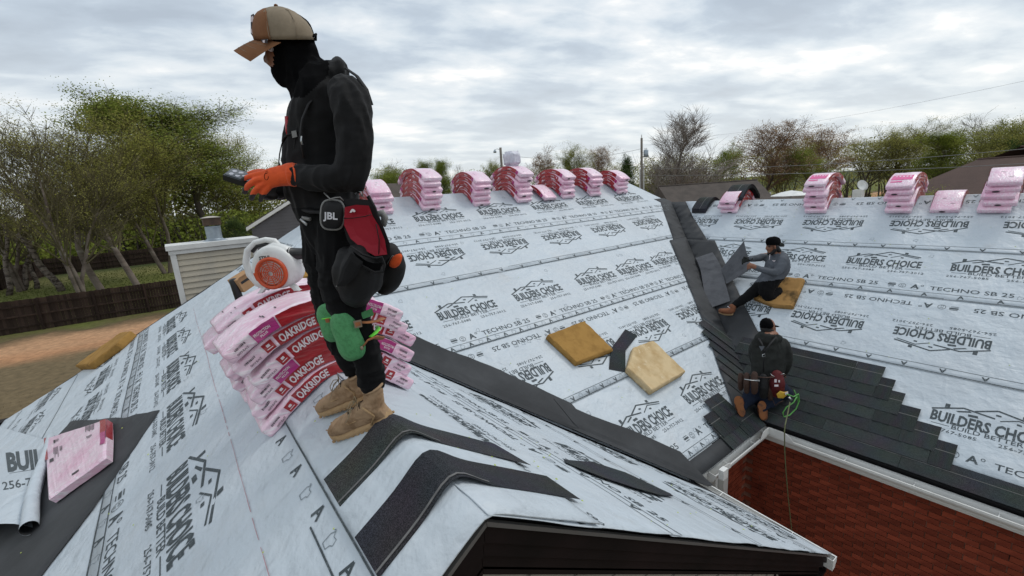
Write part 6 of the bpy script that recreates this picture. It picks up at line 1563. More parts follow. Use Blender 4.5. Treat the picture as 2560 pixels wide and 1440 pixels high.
def seated_man():
    s, t = px2st('R', 1925, 748); p0 = base('R', s, t); root = empty('person', p0, 'seated worker in grey sweater and backwards black cap pulling at grey shingles', 'person')
    F = Fig(p0.dot(Fig.N) + .05, root); W = F.W; mb = MB(); ch = lambda *p, **k: F.chain(mb, list(p), **k)
    ch((1934, 606, 0, 15, .85), (1930, 618, 0, 13, .85), (1926, 629, 0, 8, .9)); ch((1919, 618, 0, 3.2), (1917, 622, 0, 3.4)); ch((1932, 616, 0, 12), (1941, 634, 0, 10), (1946, 645, 0, 14))
    ch((1947, 642, 0, 16, 1.9), (1944, 660, 0, 25, 1.35), (1936, 680, 0, 24, 1.25), (1925, 697, 0, 23, 1.3), (1918, 708, 0, 22, 1.4)); ch((1955, 650, .0, 13, 1.6), (1960, 672, 0, 12, 1.5), (1945, 692, 0, 12, 1.6))
    ch((1958, 650, .16, 13), (1952, 666, .20, 12), (1938, 681, .22, 10), (1915, 677, .20, 8.5), (1890, 669, .16, 7), (1884, 667, .15, 6)); 
    ch((1935, 642, -.17, 12), (1915, 642, -.2, 10.5), (1895, 645, -.16, 8.5), (1874, 647, -.1, 7))
    ch((1918, 712, .08, 21), (1916, 730, .12, 18), (1924, 744, .14, 13)); ch((1926, 744, .14, 13), (1945, 735, .10, 12), (1950, 728, .05, 11))
    ch((1905, 712, -.05, 19), (1888, 726, -.05, 15), (1868, 742, -.05, 13), (1848, 755, -.06, 10.5), (1830, 768, -.06, 8.5))
    def mf(x, y, c):
        if y < 634 and x < 1952: return 2
        if x < 1860 or y > 701 + (1930 - x) * .12: return 1
        return 0
    F.solid(mb, 'body', [M_GREYS, M_PANT, M_SKIN], mf, voxel=.016, smooth=2, fold=.012, fs=10)
    # hands
    mb = MB(); F.chain(mb, [(1888, 668, .16, 6), (1880, 665, .15, 6.5, .7), (1874, 665, .15, 5, .7)], seg=10)
    for k in range(4): F.chain(mb, [(1875, 661 + k * 3, .15 + .0, 2.2), (1870, 661.5 + k * 3, .16, 2.0), (1869, 664 + k * 3, .13, 1.8)], seg=8, sub=3)
    F.chain(mb, [(1880, 661, .15, 2.4), (1874, 658, .14, 2.1)], seg=8, sub=3)
    F.solid(mb, 'hand', [M_SKIN], None, voxel=.005, smooth=1)
    mb = MB(); F.chain(mb, [(1876, 647, -.1, 6), (1867, 649, -.1, 6.5, .7), (1861, 650, -.1, 5, .7)], seg=10)
    for k in range(4): F.chain(mb, [(1862, 646 + k * 3, -.1, 2.4), (1857, 648 + k * 3, -.09, 2.1), (1856, 651 + k * 3, -.11, 1.9)], seg=8, sub=3)
    F.chain(mb, [(1866, 645, -.08, 2.6), (1860, 643, -.08, 2.2)], seg=8, sub=3)
    F.solid(mb, 'hand', [M_DARKS], None, voxel=.006, smooth=1)
    # hair, beard, ear, eye
    mb = MB(); F.chain(mb, [(1926, 632, .0, 6.5, 1.5), (1932, 631, .04, 5), (1938, 624, .075, 4)], seg=10); F.chain(mb, [(1939, 617, .05, 7, 1.2), (1944, 626, .02, 7, 1.5)], seg=10); F.solid(mb, 'hair', [M_HAIR], None, voxel=.007, smooth=1)
    mb = MB(); F.chain(mb, [(1937, 616, .095, 2.6), (1938, 621, .09, 2.0)], seg=8); F.add(mb, 'ear', M_SKIN); F.line([(1919, 614, .07), (1923, 613, .085), (1927, 613, .09)], .006, M_HAIR, 'eyebrow')
    mb = MB(); F.chain(mb, [(1922, 616.5, .075, 1.4), (1924, 616.5, .08, 1.4)], seg=8); F.add(mb, 'eye', M_HAIR)
    # backwards cap
    mb = MB(); mb.loft([[W(cx + hx * cos(a), y + cos(a) * -.5, hd * sin(a)) for a in [2 * pi * k / 24 for k in range(24)]] for y, cx, hx, hd in ((613, 1934, 18, .105), (607, 1933.5, 19.5, .108), (600, 1933, 19, .1), (595, 1933, 15.5, .08), (592, 1933, 9, .045), (591, 1933, 2, .01))], M_MASK); F.add(mb, 'cap_crown')
    F.patch([(1948, 607), (1958, 608), (1962, 612), (1960, 617), (1950, 617), (1944, 613)], .05, .12, M_DARKS, 'cap_brim', bulge=.01)
    F.patch([(1931, 650), (1936, 652), (1939, 650), (1937, 654), (1932, 653)], .17, .004, M_LETW, 'sweater_print')
    F.line([(1925, 636, .1), (1923, 650, .12)], .004, M_LETW, 'draw_cord', 5)
    # boot
    mb = MB(); F.chain(mb, [(1831, 768, -.05, 9), (1826, 777, -.04, 9), (1812, 778, -.02, 7.5), (1802, 777, -.0, 6)], seg=12); F.solid(mb, 'boot', [M_BRN], None, voxel=.008, smooth=2)
    mb = MB(); F.chain(mb, [(1829, 785, -.03, 4), (1814, 785, -.02, 4), (1800, 781, -.0, 3.4)], seg=10); F.add(mb, 'boot_sole', M_SOLE)
    F.line([(1819, 766, .02), (1825, 770, .03)], .006, M_LETW, 'boot_lace', 5)
seated_man()
# shingles he is laying in the valley
def vsheet(px, lifts, label, m=None, n1=8):
    """four photo corners, each lifted above the right slope"""
    c = [onR(x, y, h) for (x, y), h in zip(px, lifts)]; pts = []
    for i in range(n1 + 1):
        a = i / n1; pts.append([c[0].lerp(c[1], b / 5).lerp(c[3].lerp(c[2], b / 5), a) + Vector((0, 0, .05 * sin(pi * a) * (.5 if max(lifts) < .15 else -1) + .01 * noise.noise(Vector((a * 5, b, len(label)))))) for b in range(6)])
    return bent_sheet('loose_shingle', pts, .010, m or M_SHG, label, 'shingle', 'grey shingles around the seated worker')
vsheet([(1741, 651), (1783, 636), (1810, 684), (1756, 688)], [.07, .06, .08, .08], 'upper grey shingle lying across the black valley strip')
vsheet([(1755, 685), (1806, 685), (1828, 759), (1770, 781)], [.10, .09, .07, .09], 'lower grey shingle lying in the valley beside the brown boot')
vsheet([(1806, 684), (1872, 645), (1890, 700), (1820, 719)], [.11, .42, .30, .10], 'grey shingle lifted by the hands of the seated worker')
mb = MB()
for k in range(6): c = onR(1742 + rnd.uniform(-6, 9), 706 + rnd.uniform(-9, 9), .05); mb.prism([c + Vector((rnd.uniform(-.05, .05), rnd.uniform(-.05, .05), rnd.uniform(0, .04))) for _ in range(4)], (0, 0, .004), M_LETW)
tag(mb.build('torn_film', None), 'scrap of torn white film lying on the black valley strip', 'plastic scrap')

def kneeling_man():
    p0 = Vector((5.62, 2.72, -3.2)); root = empty('person', p0, 'kneeling worker seen from behind in dark hoodie and cap with tool belt', 'person')
    F = Fig(p0.dot(Fig.N) + .12, root); W = F.W; mb = MB(); ch = lambda *p, **k: F.chain(mb, list(p), **k)
    ch((1918, 812, 0, 17, 1), (1920, 826, 0, 15, 1)); ch((1920, 824, 0, 12), (1921, 842, 0, 15, 1)); ch((1928, 822, .0, 10), (1934, 826, -.02, 6))
    ch((1921, 848, 0, 24, .7), (1922, 862, 0, 43, .55), (1923, 885, 0, 44, .6), (1921, 910, 0, 42, .62), (1918, 935, 0, 41, .65), (1913, 958, .02, 43, .7), (1910, 980, .03, 40, .75), seg=20)
    ch((1900, 846, .05, 13), (1920, 850, .09, 13), (1942, 846, .05, 12)); ch((1905, 836, .06, 10), (1922, 840, .10, 11), (1938, 836, .05, 9))
    ch((1955, 862, .0, 17), (1966, 882, .02, 14), (1968, 905, .02, 12), (1962, 925, -.06, 11), (1957, 935, -.12, 9)); ch((1893, 858, .0, 15), (1884, 875, -.05, 12), (1884, 900, -.14, 10), (1900, 925, -.2, 8))
    ch((1890, 975, .02, 26), (1872, 996, .08, 18), (1862, 1010, .14, 12), (1856, 1020, .18, 10)); ch((1935, 975, .02, 28), (1925, 1000, .08, 19), (1912, 1012, .14, 13), (1906, 1022, .18, 10)); ch((1950, 975, .0, 22), (1965, 985, -.05, 18))
    def mf(x, y, c): return 2 if (y < 836 and x > 1926) or (1912 < x < 1930 and 826 < y < 834) else (0 if y < 950 else 1)
    F.solid(mb, 'body', [M_DARKS, M_JEAN, M_SKIN], mf, voxel=.013, smooth=2, fold=.012, fs=9)
    mb = MB(); F.chain(mb, [(1912, 822, .05, 11, .9), (1924, 826, .04, 10, .9)], seg=10); F.solid(mb, 'hair', [M_HAIR], None, voxel=.008, smooth=1)
    mb = MB(); mb.loft([[W(cx + hx * cos(a), y + 1.5 * cos(a), hd * sin(a)) for a in [2 * pi * k / 24 for k in range(24)]] for y, cx, hx, hd in ((821, 1919, 19.5, .105), (813, 1919, 20.5, .108), (805, 1918, 18, .1), (799, 1918, 13, .075), (796, 1918, 6, .04), (795, 1918, 1.5, .01))], M_MASK); F.add(mb, 'cap_crown')
    F.patch([(1935, 812), (1944, 814), (1950, 816.5), (1944, 818), (1934, 818)], .03, .14, M_MASK, 'cap_brim'); mb = MB(); F.chain(mb, [(1937, 820, .04, 2.6), (1937, 825, .04, 2.2)], seg=8); F.add(mb, 'ear', M_SKIN)
    mb = MB(); F.chain(mb, [(1957, 933, -.13, 7), (1953, 938, -.16, 7, .6)], seg=10)
    for k in range(4): F.chain(mb, [(1956 - k * 3, 940, -.16, 2.3), (1954 - k * 3, 946, -.17, 2.1), (1953 - k * 3, 949, -.19, 1.8)], seg=8, sub=3)
    F.chain(mb, [(1960, 937, -.14, 2.4), (1963, 943, -.15, 2.1)], seg=8, sub=3)
    F.solid(mb, 'hand', [M_SKIN], None, voxel=.006, smooth=1)
    # harness straps
    F.line([(1897, 846, .16), (1906, 862, .30), (1909, 878, .31), (1909, 888, .31)], [.012] * 4, M_POB, 'harness_strap', 6, flat=.4); F.line([(1940, 842, .14), (1925, 860, .30), (1912, 880, .32), (1909, 888, .32)], [.012] * 4, M_POB, 'harness_strap', 6, flat=.4)
    F.patch([(1897, 865), (1912, 866), (1904, 878)], .315, .01, M_GREYS, 'harness_patch'); F.line([(1909, 888, .325), (1909, 900, .33), (1908, 930, .32)], .010, M_POB, 'harness_strap', 6, flat=.4); F.line([(1906, 886, .335), (1912, 885, .335), (1913, 891, .335), (1906, 892, .335), (1906, 886, .335)], .0035, M_METAL, 'buckle', 5)
    F.line([(1872, 938, .1), (1890, 942, .27), (1915, 944, .33), (1945, 942, .28), (1962, 936, .1)], [.022] * 5, M_LEATH, 'belt', 6, flat=.3)
    for (x, y, w, h, d, m, nm) in ((1852, 955, 7, 17, .16, M_LEATH, 'pouch'), (1867, 958, 8, 20, .24, M_LEATH, 'pouch'), (1886, 958, 9, 22, .29, M_LEATH, 'pouch'), (1909, 966, 11, 22, .28, M_POB, 'pouch'), (1943, 960, 17, 20, .30, M_POR2, 'red_pouch'), (1926, 975, 8, 20, .27, M_LEATH, 'pouch')):
        mb = MB(); F.chain(mb, [(x, y - h, d - .03, w * .9, .8), (x, y, d, w * 1.1, .8), (x, y + h, d - .02, w * .9, .8)], seg=12); F.solid(mb, nm, [m], None, voxel=.010, smooth=1, fold=.006, fs=14)
    F.line([(1861, 948, .34), (1880, 951, .36), (1898, 952, .36)], [.005, .007, .014], M_METAL, 'hammer_handle', 8)
    for x, y, w, h in ((1939, 952, 3, 4), (1941, 964, 5, 2.5), (1953, 968, 2, 2), (1948, 953, 2, 3)): F.patch([(x - w, y - h), (x + w, y - h), (x + w, y + h), (x - w, y + h)], .372, .004, M_LETW, 'pouch_print')
    M_YEL = mat('yellow_plastic', (0.55, .33, .03), .5)
    F.patch([(1941, 985), (1950, 977), (1960, 980), (1970, 978), (1968, 988), (1958, 996), (1945, 995)], .40, .04, M_YEL, 'nail_gun_handle', bulge=.01); F.patch([(1962, 982), (1970, 978), (1971, 986), (1964, 988)], .42, .02, M_LETW, 'nail_gun_cap')
    F.line([(1926, 934, .33), (1930, 938, .36), (1936, 942, .37)], .004, M_METAL, 'hook', 5); F.line([(1952, 936, .33), (1956, 935, .34), (1961, 934, .34)], .004, M_METAL, 'hook', 5); F.line([(1932, 1000, .33), (1938, 1014, .33), (1948, 1006, .33), (1958, 1002, .32)], .005, M_LEATH, 'hose_loop', 5)
    # boots seen from their soles
    for (c, hx, hy, rot, d) in (((1850, 1016), 12.5, 27, -.28, .24), ((1906, 1026), 12, 24, -.10, .22)):
        out = []
        for k in range(26):
            a = 2 * pi * k / 26; y = hy * sin(a); x = hx * cos(a) * (1.0 + .18 * (-sin(a)) - .18 * cos(2 * a) * .5 - (.18 if abs(sin(a)) < .3 else 0)); out.append((c[0] + x * cos(rot) - y * sin(rot), c[1] + x * sin(rot) + y * cos(rot)))
        bt = empty('boot', (0, 0, 0)); bt.parent = root
        F.patch(out, d, .035, M_LSOLE, 'boot_sole', bulge=.004, parent=bt); mb = MB(); F.chain(mb, [(c[0] + 3, c[1] + 16, d - .07, 10, .8), (c[0], c[1], d - .08, 12, .9), (c[0] - 2, c[1] - 16, d - .08, 10, .9)], seg=12); F.solid(mb, 'upper', [M_BRN], None, voxel=.010, smooth=2, parent=bt)
kneeling_man()
# air hose
M_HOSE = mat('green_hose', (0.10, 0.34, 0.07), .5, .5); M_HOSE2 = mat('dusty_hose', (0.16, .17, .08), .7)
K = Fig(Vector((5.62, 2.72, -3.2)).dot(Fig.N), empty('air_hose', (5.3, 2.2, -3.3), 'thin green air hose looping from the kneeling worker down the brick wall', 'hose'))
K.line([(1966, 985, .30), (1984, 992, .30), (1996, 985, .26), (1998, 1002, .26), (1990, 1022, .28), (1974, 1038, .30), (1960, 1042, .32), (1957, 1032, .32), (1966, 1018, .33), (1984, 1006, .32), (1992, 992, .3)], .008, M_HOSE, 'hose_coil', 6)
K.line([(1985, 975, .2), (1992, 990, .2), (1996, 1006, .22)], .006, M_HOSE, 'hose_coil', 6); K.line([(1972, 993, .33), (1979, 1000, .34)], .012, M_METAL, 'coupling', 8)
mb = MB(); mb.tube([P(1975, 1005, 5.05), P(1970, 1030, 5.02), P(1963, 1062, 4.98), P(1961, 1080, 5.0), P(1962, 1130, 5.3), P(1965, 1180, 5.55), P(1970, 1240, 5.8), P(1977, 1305, 6.05), P(1984, 1370, 6.2), P(1990, 1440, 6.3)], .0065, 6, M_HOSE2); mb.v = [tuple(Vector(q) - K.l) for q in mb.v]; mb.build('hose_line', K.root)
# ------------------------------------------------------------------ trees, woods, neighbouring houses, poles
M_BARK = mat('bark', (0.095, 0.078, 0.062), .95, .15, var=((.05, .042, .036), 3, .4, .7), bump=(9, .6, .03, (1, 1, .3)))
M_BIRCH = mat('birch_bark', (0.19, 0.155, 0.13), .9, .2, var=[((.06, .045, .038), 2.2, .46, .56, (1, 1, 2.2)), ((.27, .25, .22), 5, .56, .66, (1, 1, 3))], bump=(9, .5, .02))
M_TWIG = mat('twigs', (0.115, 0.10, 0.058), .95, .1); M_TWIGG = mat('grey_twigs', (0.25, 0.22, 0.195), .95, .1); M_TWIGR = mat('budding_twigs', (0.17, 0.115, 0.085), .95, .1)
def leafmat(name, c1, c2, c3):
    def ex(nt, b, N, L, tc):
        g = N('ShaderNodeNewGeometry'); n = N('ShaderNodeTexNoise'); n.inputs['Scale'].default_value = .55; n.inputs['Detail'].default_value = 5; L(g.outputs['Position'], n.inputs['Vector'])
        r = N('ShaderNodeValToRGB'); e = r.color_ramp.elements; e[0].position = .34; e[0].color = (*c1, 1); e[1].position = .68; e[1].color = (*c3, 1); q = e.new(.5); q.color = (*c2, 1); L(n.outputs['Fac'], r.inputs[0])
        ri = N('ShaderNodeHueSaturation'); mr = N('ShaderNodeMapRange'); L(g.outputs['Random Per Island'], mr.inputs[0]); mr.inputs[3].default_value = .6; mr.inputs[4].default_value = 1.5; L(mr.outputs[0], ri.inputs['Value']); L(r.outputs[0], ri.inputs['Color']); L(ri.outputs[0], b.inputs['Base Color'])
        tr = N('ShaderNodeBsdfTranslucent'); L(ri.outputs[0], tr.inputs[0]); mx = N('ShaderNodeMixShader'); mx.inputs[0].default_value = .45; o = nt.nodes['Material Output']; L(b.outputs[0], mx.inputs[1]); L(tr.outputs[0], mx.inputs[2]); L(mx.outputs[0], o.inputs[0])
    return mat(name, c2, .8, .15, extra=ex)
LF_OL = leafmat('olive_leaves', (.20, .20, .05), (.29, .28, .07), (.38, .36, .11))
LF_GR = leafmat('green_leaves', (.11, .145, .025), (.20, .24, .042), (.31, .34, .075))
LF_DK = leafmat('dark_leaves', (.030, .055, .016), (.050, .085, .024), (.085, .12, .034))
LF_TN = leafmat('tan_buds', (.24, .155, .09), (.32, .215, .125), (.38, .28, .17))
LF_YG = leafmat('yellow_green_leaves', (.18, .19, .05), (.25, .26, .07), (.33, .33, .11))

def skeleton(seed, trunk_h, spread, up, n1, n2, n3, n4, lean=0, vase=False, multi=1, low=.25):
    r = random.Random(seed); segs = []; tips = []
    def grow(p, d, L_, rad, lvl, ncur):
        n = (5, 4, 3, 2)[min(lvl, 3)]; q = p.copy(); pts = [(p.copy(), rad)]
        for i in range(n):
            d = (d + Vector((r.gauss(0, .10), r.gauss(0, .10), r.gauss(0, .06) + (.05 if lvl else 0) * up))).normalized(); q = q + d * (L_ / n); pts.append((q.copy(), rad * (1 - .62 * (i + 1) / n)))
        segs.append((pts, lvl))
        kids = (n1, n2, n3, n4)[lvl] if lvl < 4 else 0
        if lvl >= 3 or kids == 0: tips.append((pts[-1][0], d)); tips.append((pts[len(pts) // 2][0], d))
        if lvl == 3 or kids == 0: return
        for k in range(kids):
            f = r.uniform(low if lvl == 0 else .25, 1.0); i = min(n - 1, int(f * n)); a = pts[i][0].lerp(pts[i + 1][0], f * n - i); rr = pts[i][1] * (.5 if lvl else .45)
            az = k * 2.399 + r.uniform(-.5, .5); 
            tilt = spread * r.uniform(.7, 1.2) * (1 - .45 * f if lvl == 0 else 1)
            o = Vector((cos(az), sin(az), 0)); o = (o - d * o.dot(d)); o = o.normalized() if o.length > .1 else Vector((1, 0, 0))
            nd = (d * cos(tilt) + o * sin(tilt)).normalized()
            grow(a, nd, L_ * r.uniform(.38, .62) * (1.15 - .5 * f if lvl == 0 else 1), max(rr, .0012), lvl + 1, k)
    for m in range(multi):
        a = m * 2.1 + seed; ln = lean if multi == 1 else .13 * (1 if m else .3)
        grow(Vector((.012 * cos(a) * (multi > 1), .012 * sin(a) * (multi > 1), 0)), Vector((ln * cos(a), ln * sin(a), 1)).normalized(), trunk_h * (1 if m == 0 else r.uniform(.8, .95)), (.011 if multi > 1 else .0135), 0, 0)
    return segs, tips
def tree_mesh(seed, bark, twig, leaf, trunk_h=.78, spread=.8, up=1, n=(13, 6, 5, 0), nleaf=9, lsize=.012, lrad=.03, vase=False, multi=1, low=.25, lean=0, ltop=0):
    segs, tips = skeleton(seed, trunk_h, spread, up, *n, lean=lean, vase=vase, multi=multi, low=low); r = random.Random(seed + 1)
    tr = MB(); br = MB(); lf = MB()
    zmax = max(t[0].z for t in tips)
    for pts, lvl in segs:
        (tr if lvl == 0 else br).tube([p for p, _ in pts], [max(q, .00038) for _, q in pts], (9, 5, 3, 3)[lvl], bark if lvl < 1 else twig, caps=False)
    if leaf:
        for p, d in tips:
            dens = nleaf * (1 if p.z > .2 else .6) * (1.9 if noise.noise(p * 7 + Vector((seed, 0, 0))) > -.04 else .35)
            for k in range(int(dens + r.random())):
                c = p + Vector((r.gauss(0, lrad), r.gauss(0, lrad), r.gauss(0, lrad * .8))); a = Vector((r.gauss(0, 1), r.gauss(0, 1), r.gauss(0, 1))).normalized(); b = a.orthogonal().normalized(); s = lsize * r.uniform(.5, 1.3)
                lf.add([c - a * s, c + b * s * .6, c + a * s, c - b * s * .6], [(0, 1, 2, 3)])
    sc = 1 / zmax; S = lambda m: setattr(m, 'v', [(x * sc, y * sc, z * sc) for x, y, z in m.v])
    for m in (tr, br, lf): S(m)
    out = [('trunk', tr.mesh('trunk', True)), ('branches', br.mesh('branches'))]
    if leaf: me = lf.mesh('crown'); me.materials.append(leaf); out.append(('crown', me))
    return out
TREES = {}
def tree_def(k, *a, **kw): TREES[k] = tree_mesh(*a, **kw)
tree_def('olive1', 3, M_BIRCH, M_TWIG, LF_OL, n=(17, 7, 7, 0), nleaf=9, lsize=.0038, lrad=.020, multi=2, spread=.62)
tree_def('olive2', 8, M_BIRCH, M_TWIG, LF_OL, n=(19, 8, 7, 0), nleaf=12, lsize=.0038, lrad=.021, spread=.68)
tree_def('sparse1', 12, M_BIRCH, M_TWIG, LF_OL, n=(17, 7, 7, 0), nleaf=1.5, lsize=.0036, lrad=.018, spread=.55, multi=3)
tree_def('sparse2', 14, M_BIRCH, M_TWIG, LF_OL, n=(16, 7, 7, 0), nleaf=1.3, lsize=.0036, lrad=.018, spread=.55)
tree_def('green1', 21, M_BARK, M_TWIG, LF_GR, n=(20, 9, 9, 0), nleaf=13, lsize=.0045, lrad=.024, spread=.95, up=.9, trunk_h=.66, low=.2)
tree_def('green2', 25, M_BARK, M_TWIG, LF_GR, n=(16, 8, 7, 0), nleaf=13, lsize=.0052, lrad=.026, spread=.85)
tree_def('dark', 31, M_BARK, M_TWIG, LF_DK, n=(18, 8, 6, 0), nleaf=14, lsize=.0075, lrad=.035, spread=.95, low=.08, trunk_h=.75)
tree_def('tan', 36, M_BARK, M_TWIGR, LF_TN, n=(20, 9, 9, 0), nleaf=4.5, lsize=.0048, lrad=.02, spread=.85)
tree_def('bare', 41, M_BARK, M_TWIGG, None, n=(36, 12, 10, 0), spread=.72, up=1.8, trunk_h=.72, low=.10)
tree_def('yellow', 46, M_BARK, M_TWIG, LF_YG, n=(16, 8, 7, 0), nleaf=11, lsize=.0050, lrad=.024, spread=.7)
tree_def('round', 51, M_BARK, M_TWIGR, LF_TN, n=(15, 8, 9, 0), nleaf=1.6, lsize=.0065, lrad=.015, spread=1.0, trunk_h=.6, low=.35)
def tree(kind, px, ytop, dist, wpx, label, cat='tree', group=None, rot=None, zb=None, name=None, tilt=0):
    r = ray(px, ytop); r = r * (dist / math.hypot(r.x, r.y)); zb = GROUND - .05 if zb is None else zb; h = r.z - zb
    w = wpx * dist / 1110 * 1.0   # wanted crown width
    me = TREES[kind]; xs = [v.co.x for v in me[-1][1].vertices][::7]; w0 = (max(xs) - min(xs)) * h
    t = empty(name or 'tree', (r.x, r.y, zb), label, cat, group); k = min(1.9, max(.55, w / w0)); t.scale = (h * k, h * k, h); t.rotation_euler = (0, tilt, rot if rot is not None else rnd.uniform(0, 6))
    for nm, m in me: link(nm, m, t)
    return t
GL = 'spring trees on the left side'
tree('sparse1', 62, 212, 46, 300, 'sparse grey birch with pale trunks at the far left edge', 'tree', GL, rot=.3)
tree('sparse2', 128, 262, 52, 260, 'thin half bare tree between the two left birches', 'tree', GL, rot=2.0)
tree('olive2', 225, 236, 50, 360, 'olive leaved birch with a mottled trunk standing by the near fence', 'tree', GL, rot=1.2)
tree('olive1', 330, 300, 58, 330, 'olive birch leaning right of the mottled trunk', 'tree', GL, rot=4)
tree('green1', 452, 222, 84, 460, 'largest green tree, broad crown behind the chimney', 'tree', GL, rot=.8)
tree('green1', 330, 228, 90, 300, 'green tree whose top rises left of the largest one', 'tree', GL, rot=2.4)
tree('green2', 600, 400, 100, 230, 'low green tree behind the orange glove', 'tree', GL, rot=5)
tree('olive2', 560, 300, 105, 200, 'thin olive tree right behind the largest green crown', 'tree', GL, rot=3)
tree('sparse1', -80, 300, 60, 260, 'olive tree cut by the left picture edge', 'tree', GL, rot=1)
tree('dark', 582, 540, 60, 110, 'dark round evergreen shrub just right of the chimney flue', 'shrub', rot=1)
# leaning birch trunks by the fence
def leaner(px0, py0, px1, py1, d, r0, label):
    a = P(px0, py0, 1.0); a = a * (d / math.hypot(a.x, a.y)); a.z = GROUND - .1; b = P(px1, py1, 1.0); b = b * ((d + 1) / math.hypot(b.x, b.y))
    a2 = ray(px0, py0); a = a2 * ((GROUND - .1) / a2.z) if a2.z < -.05 else a
    b = ray(px1, py1) * (math.hypot(a.x, a.y) / math.hypot(ray(px1, py1).x, ray(px1, py1).y))
    t = empty('birch_trunk', a, label, 'tree', 'leaning birch trunks by the fence'); mb = MB(); n = 8
    mb.tube([(b - a) * (i / n) + Vector((.12 * sin(i * 1.3), .08 * cos(i * 1.7), .0)) for i in range(n + 1)], [T(r0, r0 * .5, i / n) for i in range(n + 1)], 9, M_BIRCH); mb.build('trunk', t, smooth=True)
    for k in range(14):
        f = rnd.uniform(.45, 1); c = (b - a) * f; mb = MB(); az = rnd.uniform(0, 6.3); q = [c]
        for j in range(4): q.append(q[-1] + Vector((cos(az) * .5, sin(az) * .5, .35 + .15 * j)) * rnd.uniform(.5, 1.0))
        mb.tube(q, [.04, .03, .02, .012, .006], 4, M_TWIG); mb.build('branch', t)
leaner(155, 730, 45, 585, 45, .30, 'thick leaning birch trunk crossing left to right above the fence')
leaner(176, 702, 138, 575, 50, .16, 'slim white birch trunk in the middle of the lawn')
leaner(58, 730, 78, 600, 44, .22, 'forked grey birch trunk second from the left edge')
leaner(92, 725, 60, 590, 46, .20, 'short birch trunk inside the leftmost clump')
leaner(22, 742, 12, 560, 44, .22, 'straight birch trunk at the left picture edge')
# middle skyline
GM = 'trees along the skyline behind the long ridge'
for i, (k, px, y, d, w, lab) in enumerate((('green2', 935, 415, 95, 150, 'green tree right behind the standing man'), ('sparse2', 1000, 392, 110, 140, 'thin budding tree above the first full pile'), ('yellow', 965, 408, 105, 130, 'yellow green tree beside the thin budding one'), ('green1', 1062, 394, 100, 90, 'round green tree left of the second pile'), ('green1', 1108, 392, 98, 90, 'round green tree above the second pile'),
        ('sparse1', 1165, 402, 120, 90, 'pale thin tree between the green trees and the pole'), ('yellow', 1215, 392, 110, 90, 'yellow green tree directly left of the lamp pole'), ('round', 1340, 358, 85, 110, 'reddish round crowned tree right of the lamp pole'), ('yellow', 1440, 350, 95, 110, 'tall yellow green tree behind the fourth pile'), ('tan', 1490, 362, 105, 100, 'tan tree behind the third pile from the right'),
        ('dark', 1552, 384, 80, 100, 'dark green tree left of the transformer pole'), ('olive1', 1400, 395, 100, 100, 'low olive tree under the tall yellow green one'), ('olive2', 1520, 400, 90, 80, 'low olive tree beside the dark green one'))):
    tree(k, px, y, d, w, lab, 'tree', GM)
GR_ = 'trees along the skyline behind the right ridge'
for i, (k, px, y, d, w, lab) in enumerate((('bare', 1682, 262, 62, 260, 'tall bare vase shaped tree right of the transformer pole'), ('tan', 1888, 304, 72, 230, 'wide tan budding tree in the middle of the right skyline'), ('green2', 1790, 356, 80, 110, 'green tree between the bare tree and the tan one'), ('tan', 2050, 316, 84, 150, 'smaller tan tree right of the wide tan one'), ('green2', 2050, 350, 72, 130, 'dark lower green tree under the smaller tan one'),
        ('olive2', 2160, 310, 88, 190, 'olive tree over the left of the brown roof'), ('olive1', 2245, 298, 92, 180, 'tallest olive tree above the brown roof'), ('green1', 2350, 322, 80, 160, 'green tree behind the brown roof ridge'), ('yellow', 2460, 290, 86, 190, 'yellow green tree with visible limbs near the right edge'), ('sparse1', 2520, 262, 95, 170, 'bare topped tree at the right edge'),
        ('dark', 2515, 350, 60, 130, 'dark evergreen tree under the yellow green one'), ('olive1', 1960, 352, 78, 110, 'olive tree low between the two tan trees'), ('olive2', 2640, 280, 80, 200, 'olive tree cut off by the right picture edge'), ('olive1', 1730, 380, 76, 120, 'low olive tree at the foot of the bare tree'), ('olive2', 1630, 400, 82, 120, 'low olive tree behind the transformer pole'))):
    tree(k, px, y, d, w, lab, 'tree', GR_)
tree('green2', 2262, 446, 27, 170, 'bright green bush between the second and third pile of the right ridge', 'bush', rot=2, name='bush')
# mass of woodland and scrub behind everything
def woods(name, spans, n, m, label, size=.32, twigs=True):
    mb = MB(); r = random.Random(n)
    for i in range(n):
        px0, px1, d0, d1, y0, y1 = r.choice(spans); px = r.uniform(px0, px1); d = r.uniform(d0, d1); yt = T(y0, y1, (px - px0) / (px1 - px0)) + 26 * noise.noise(Vector((px * .012, d * .03, 5)))
        q = ray(px, yt); q = q * (d / math.hypot(q.x, q.y)); zt = q.z; z = T(GROUND, zt, r.random() ** .62); c = Vector((q.x, q.y, z)); a = Vector((r.gauss(0, 1), r.gauss(0, 1), r.gauss(0, 1))).normalized(); b = a.orthogonal().normalized(); s = size * r.uniform(.4, 1.2)
        mb.add([c - a * s, c + b * s * .6, c + a * s, c - b * s * .6], [(0, 1, 2, 3)])
    return tag(mb.build(name, None, m), label, 'woodland', kind='stuff')
woods('woodland', [(-700, 60, 78, 112, 540, 530), (60, 420, 80, 112, 505, 470), (420, 760, 85, 115, 450, 440)], 46000, LF_OL, 'olive woodland filling the gaps behind the left trees', .25)
woods('undergrowth', [(-500, 300, 74, 84, 590, 600), (300, 760, 76, 90, 570, 520)], 9000, LF_GR, 'green scrub along the far side of the back fence', .26)
woods('woodland', [(700, 1300, 112, 140, 424, 424), (1300, 1650, 100, 130, 418, 412), (1600, 2100, 90, 120, 400, 360), (2100, 3000, 92, 120, 350, 350)], 42000, LF_OL, 'olive woodland closing the skyline behind the roofs', .22)
mb = MB(); r_ = random.Random(4)
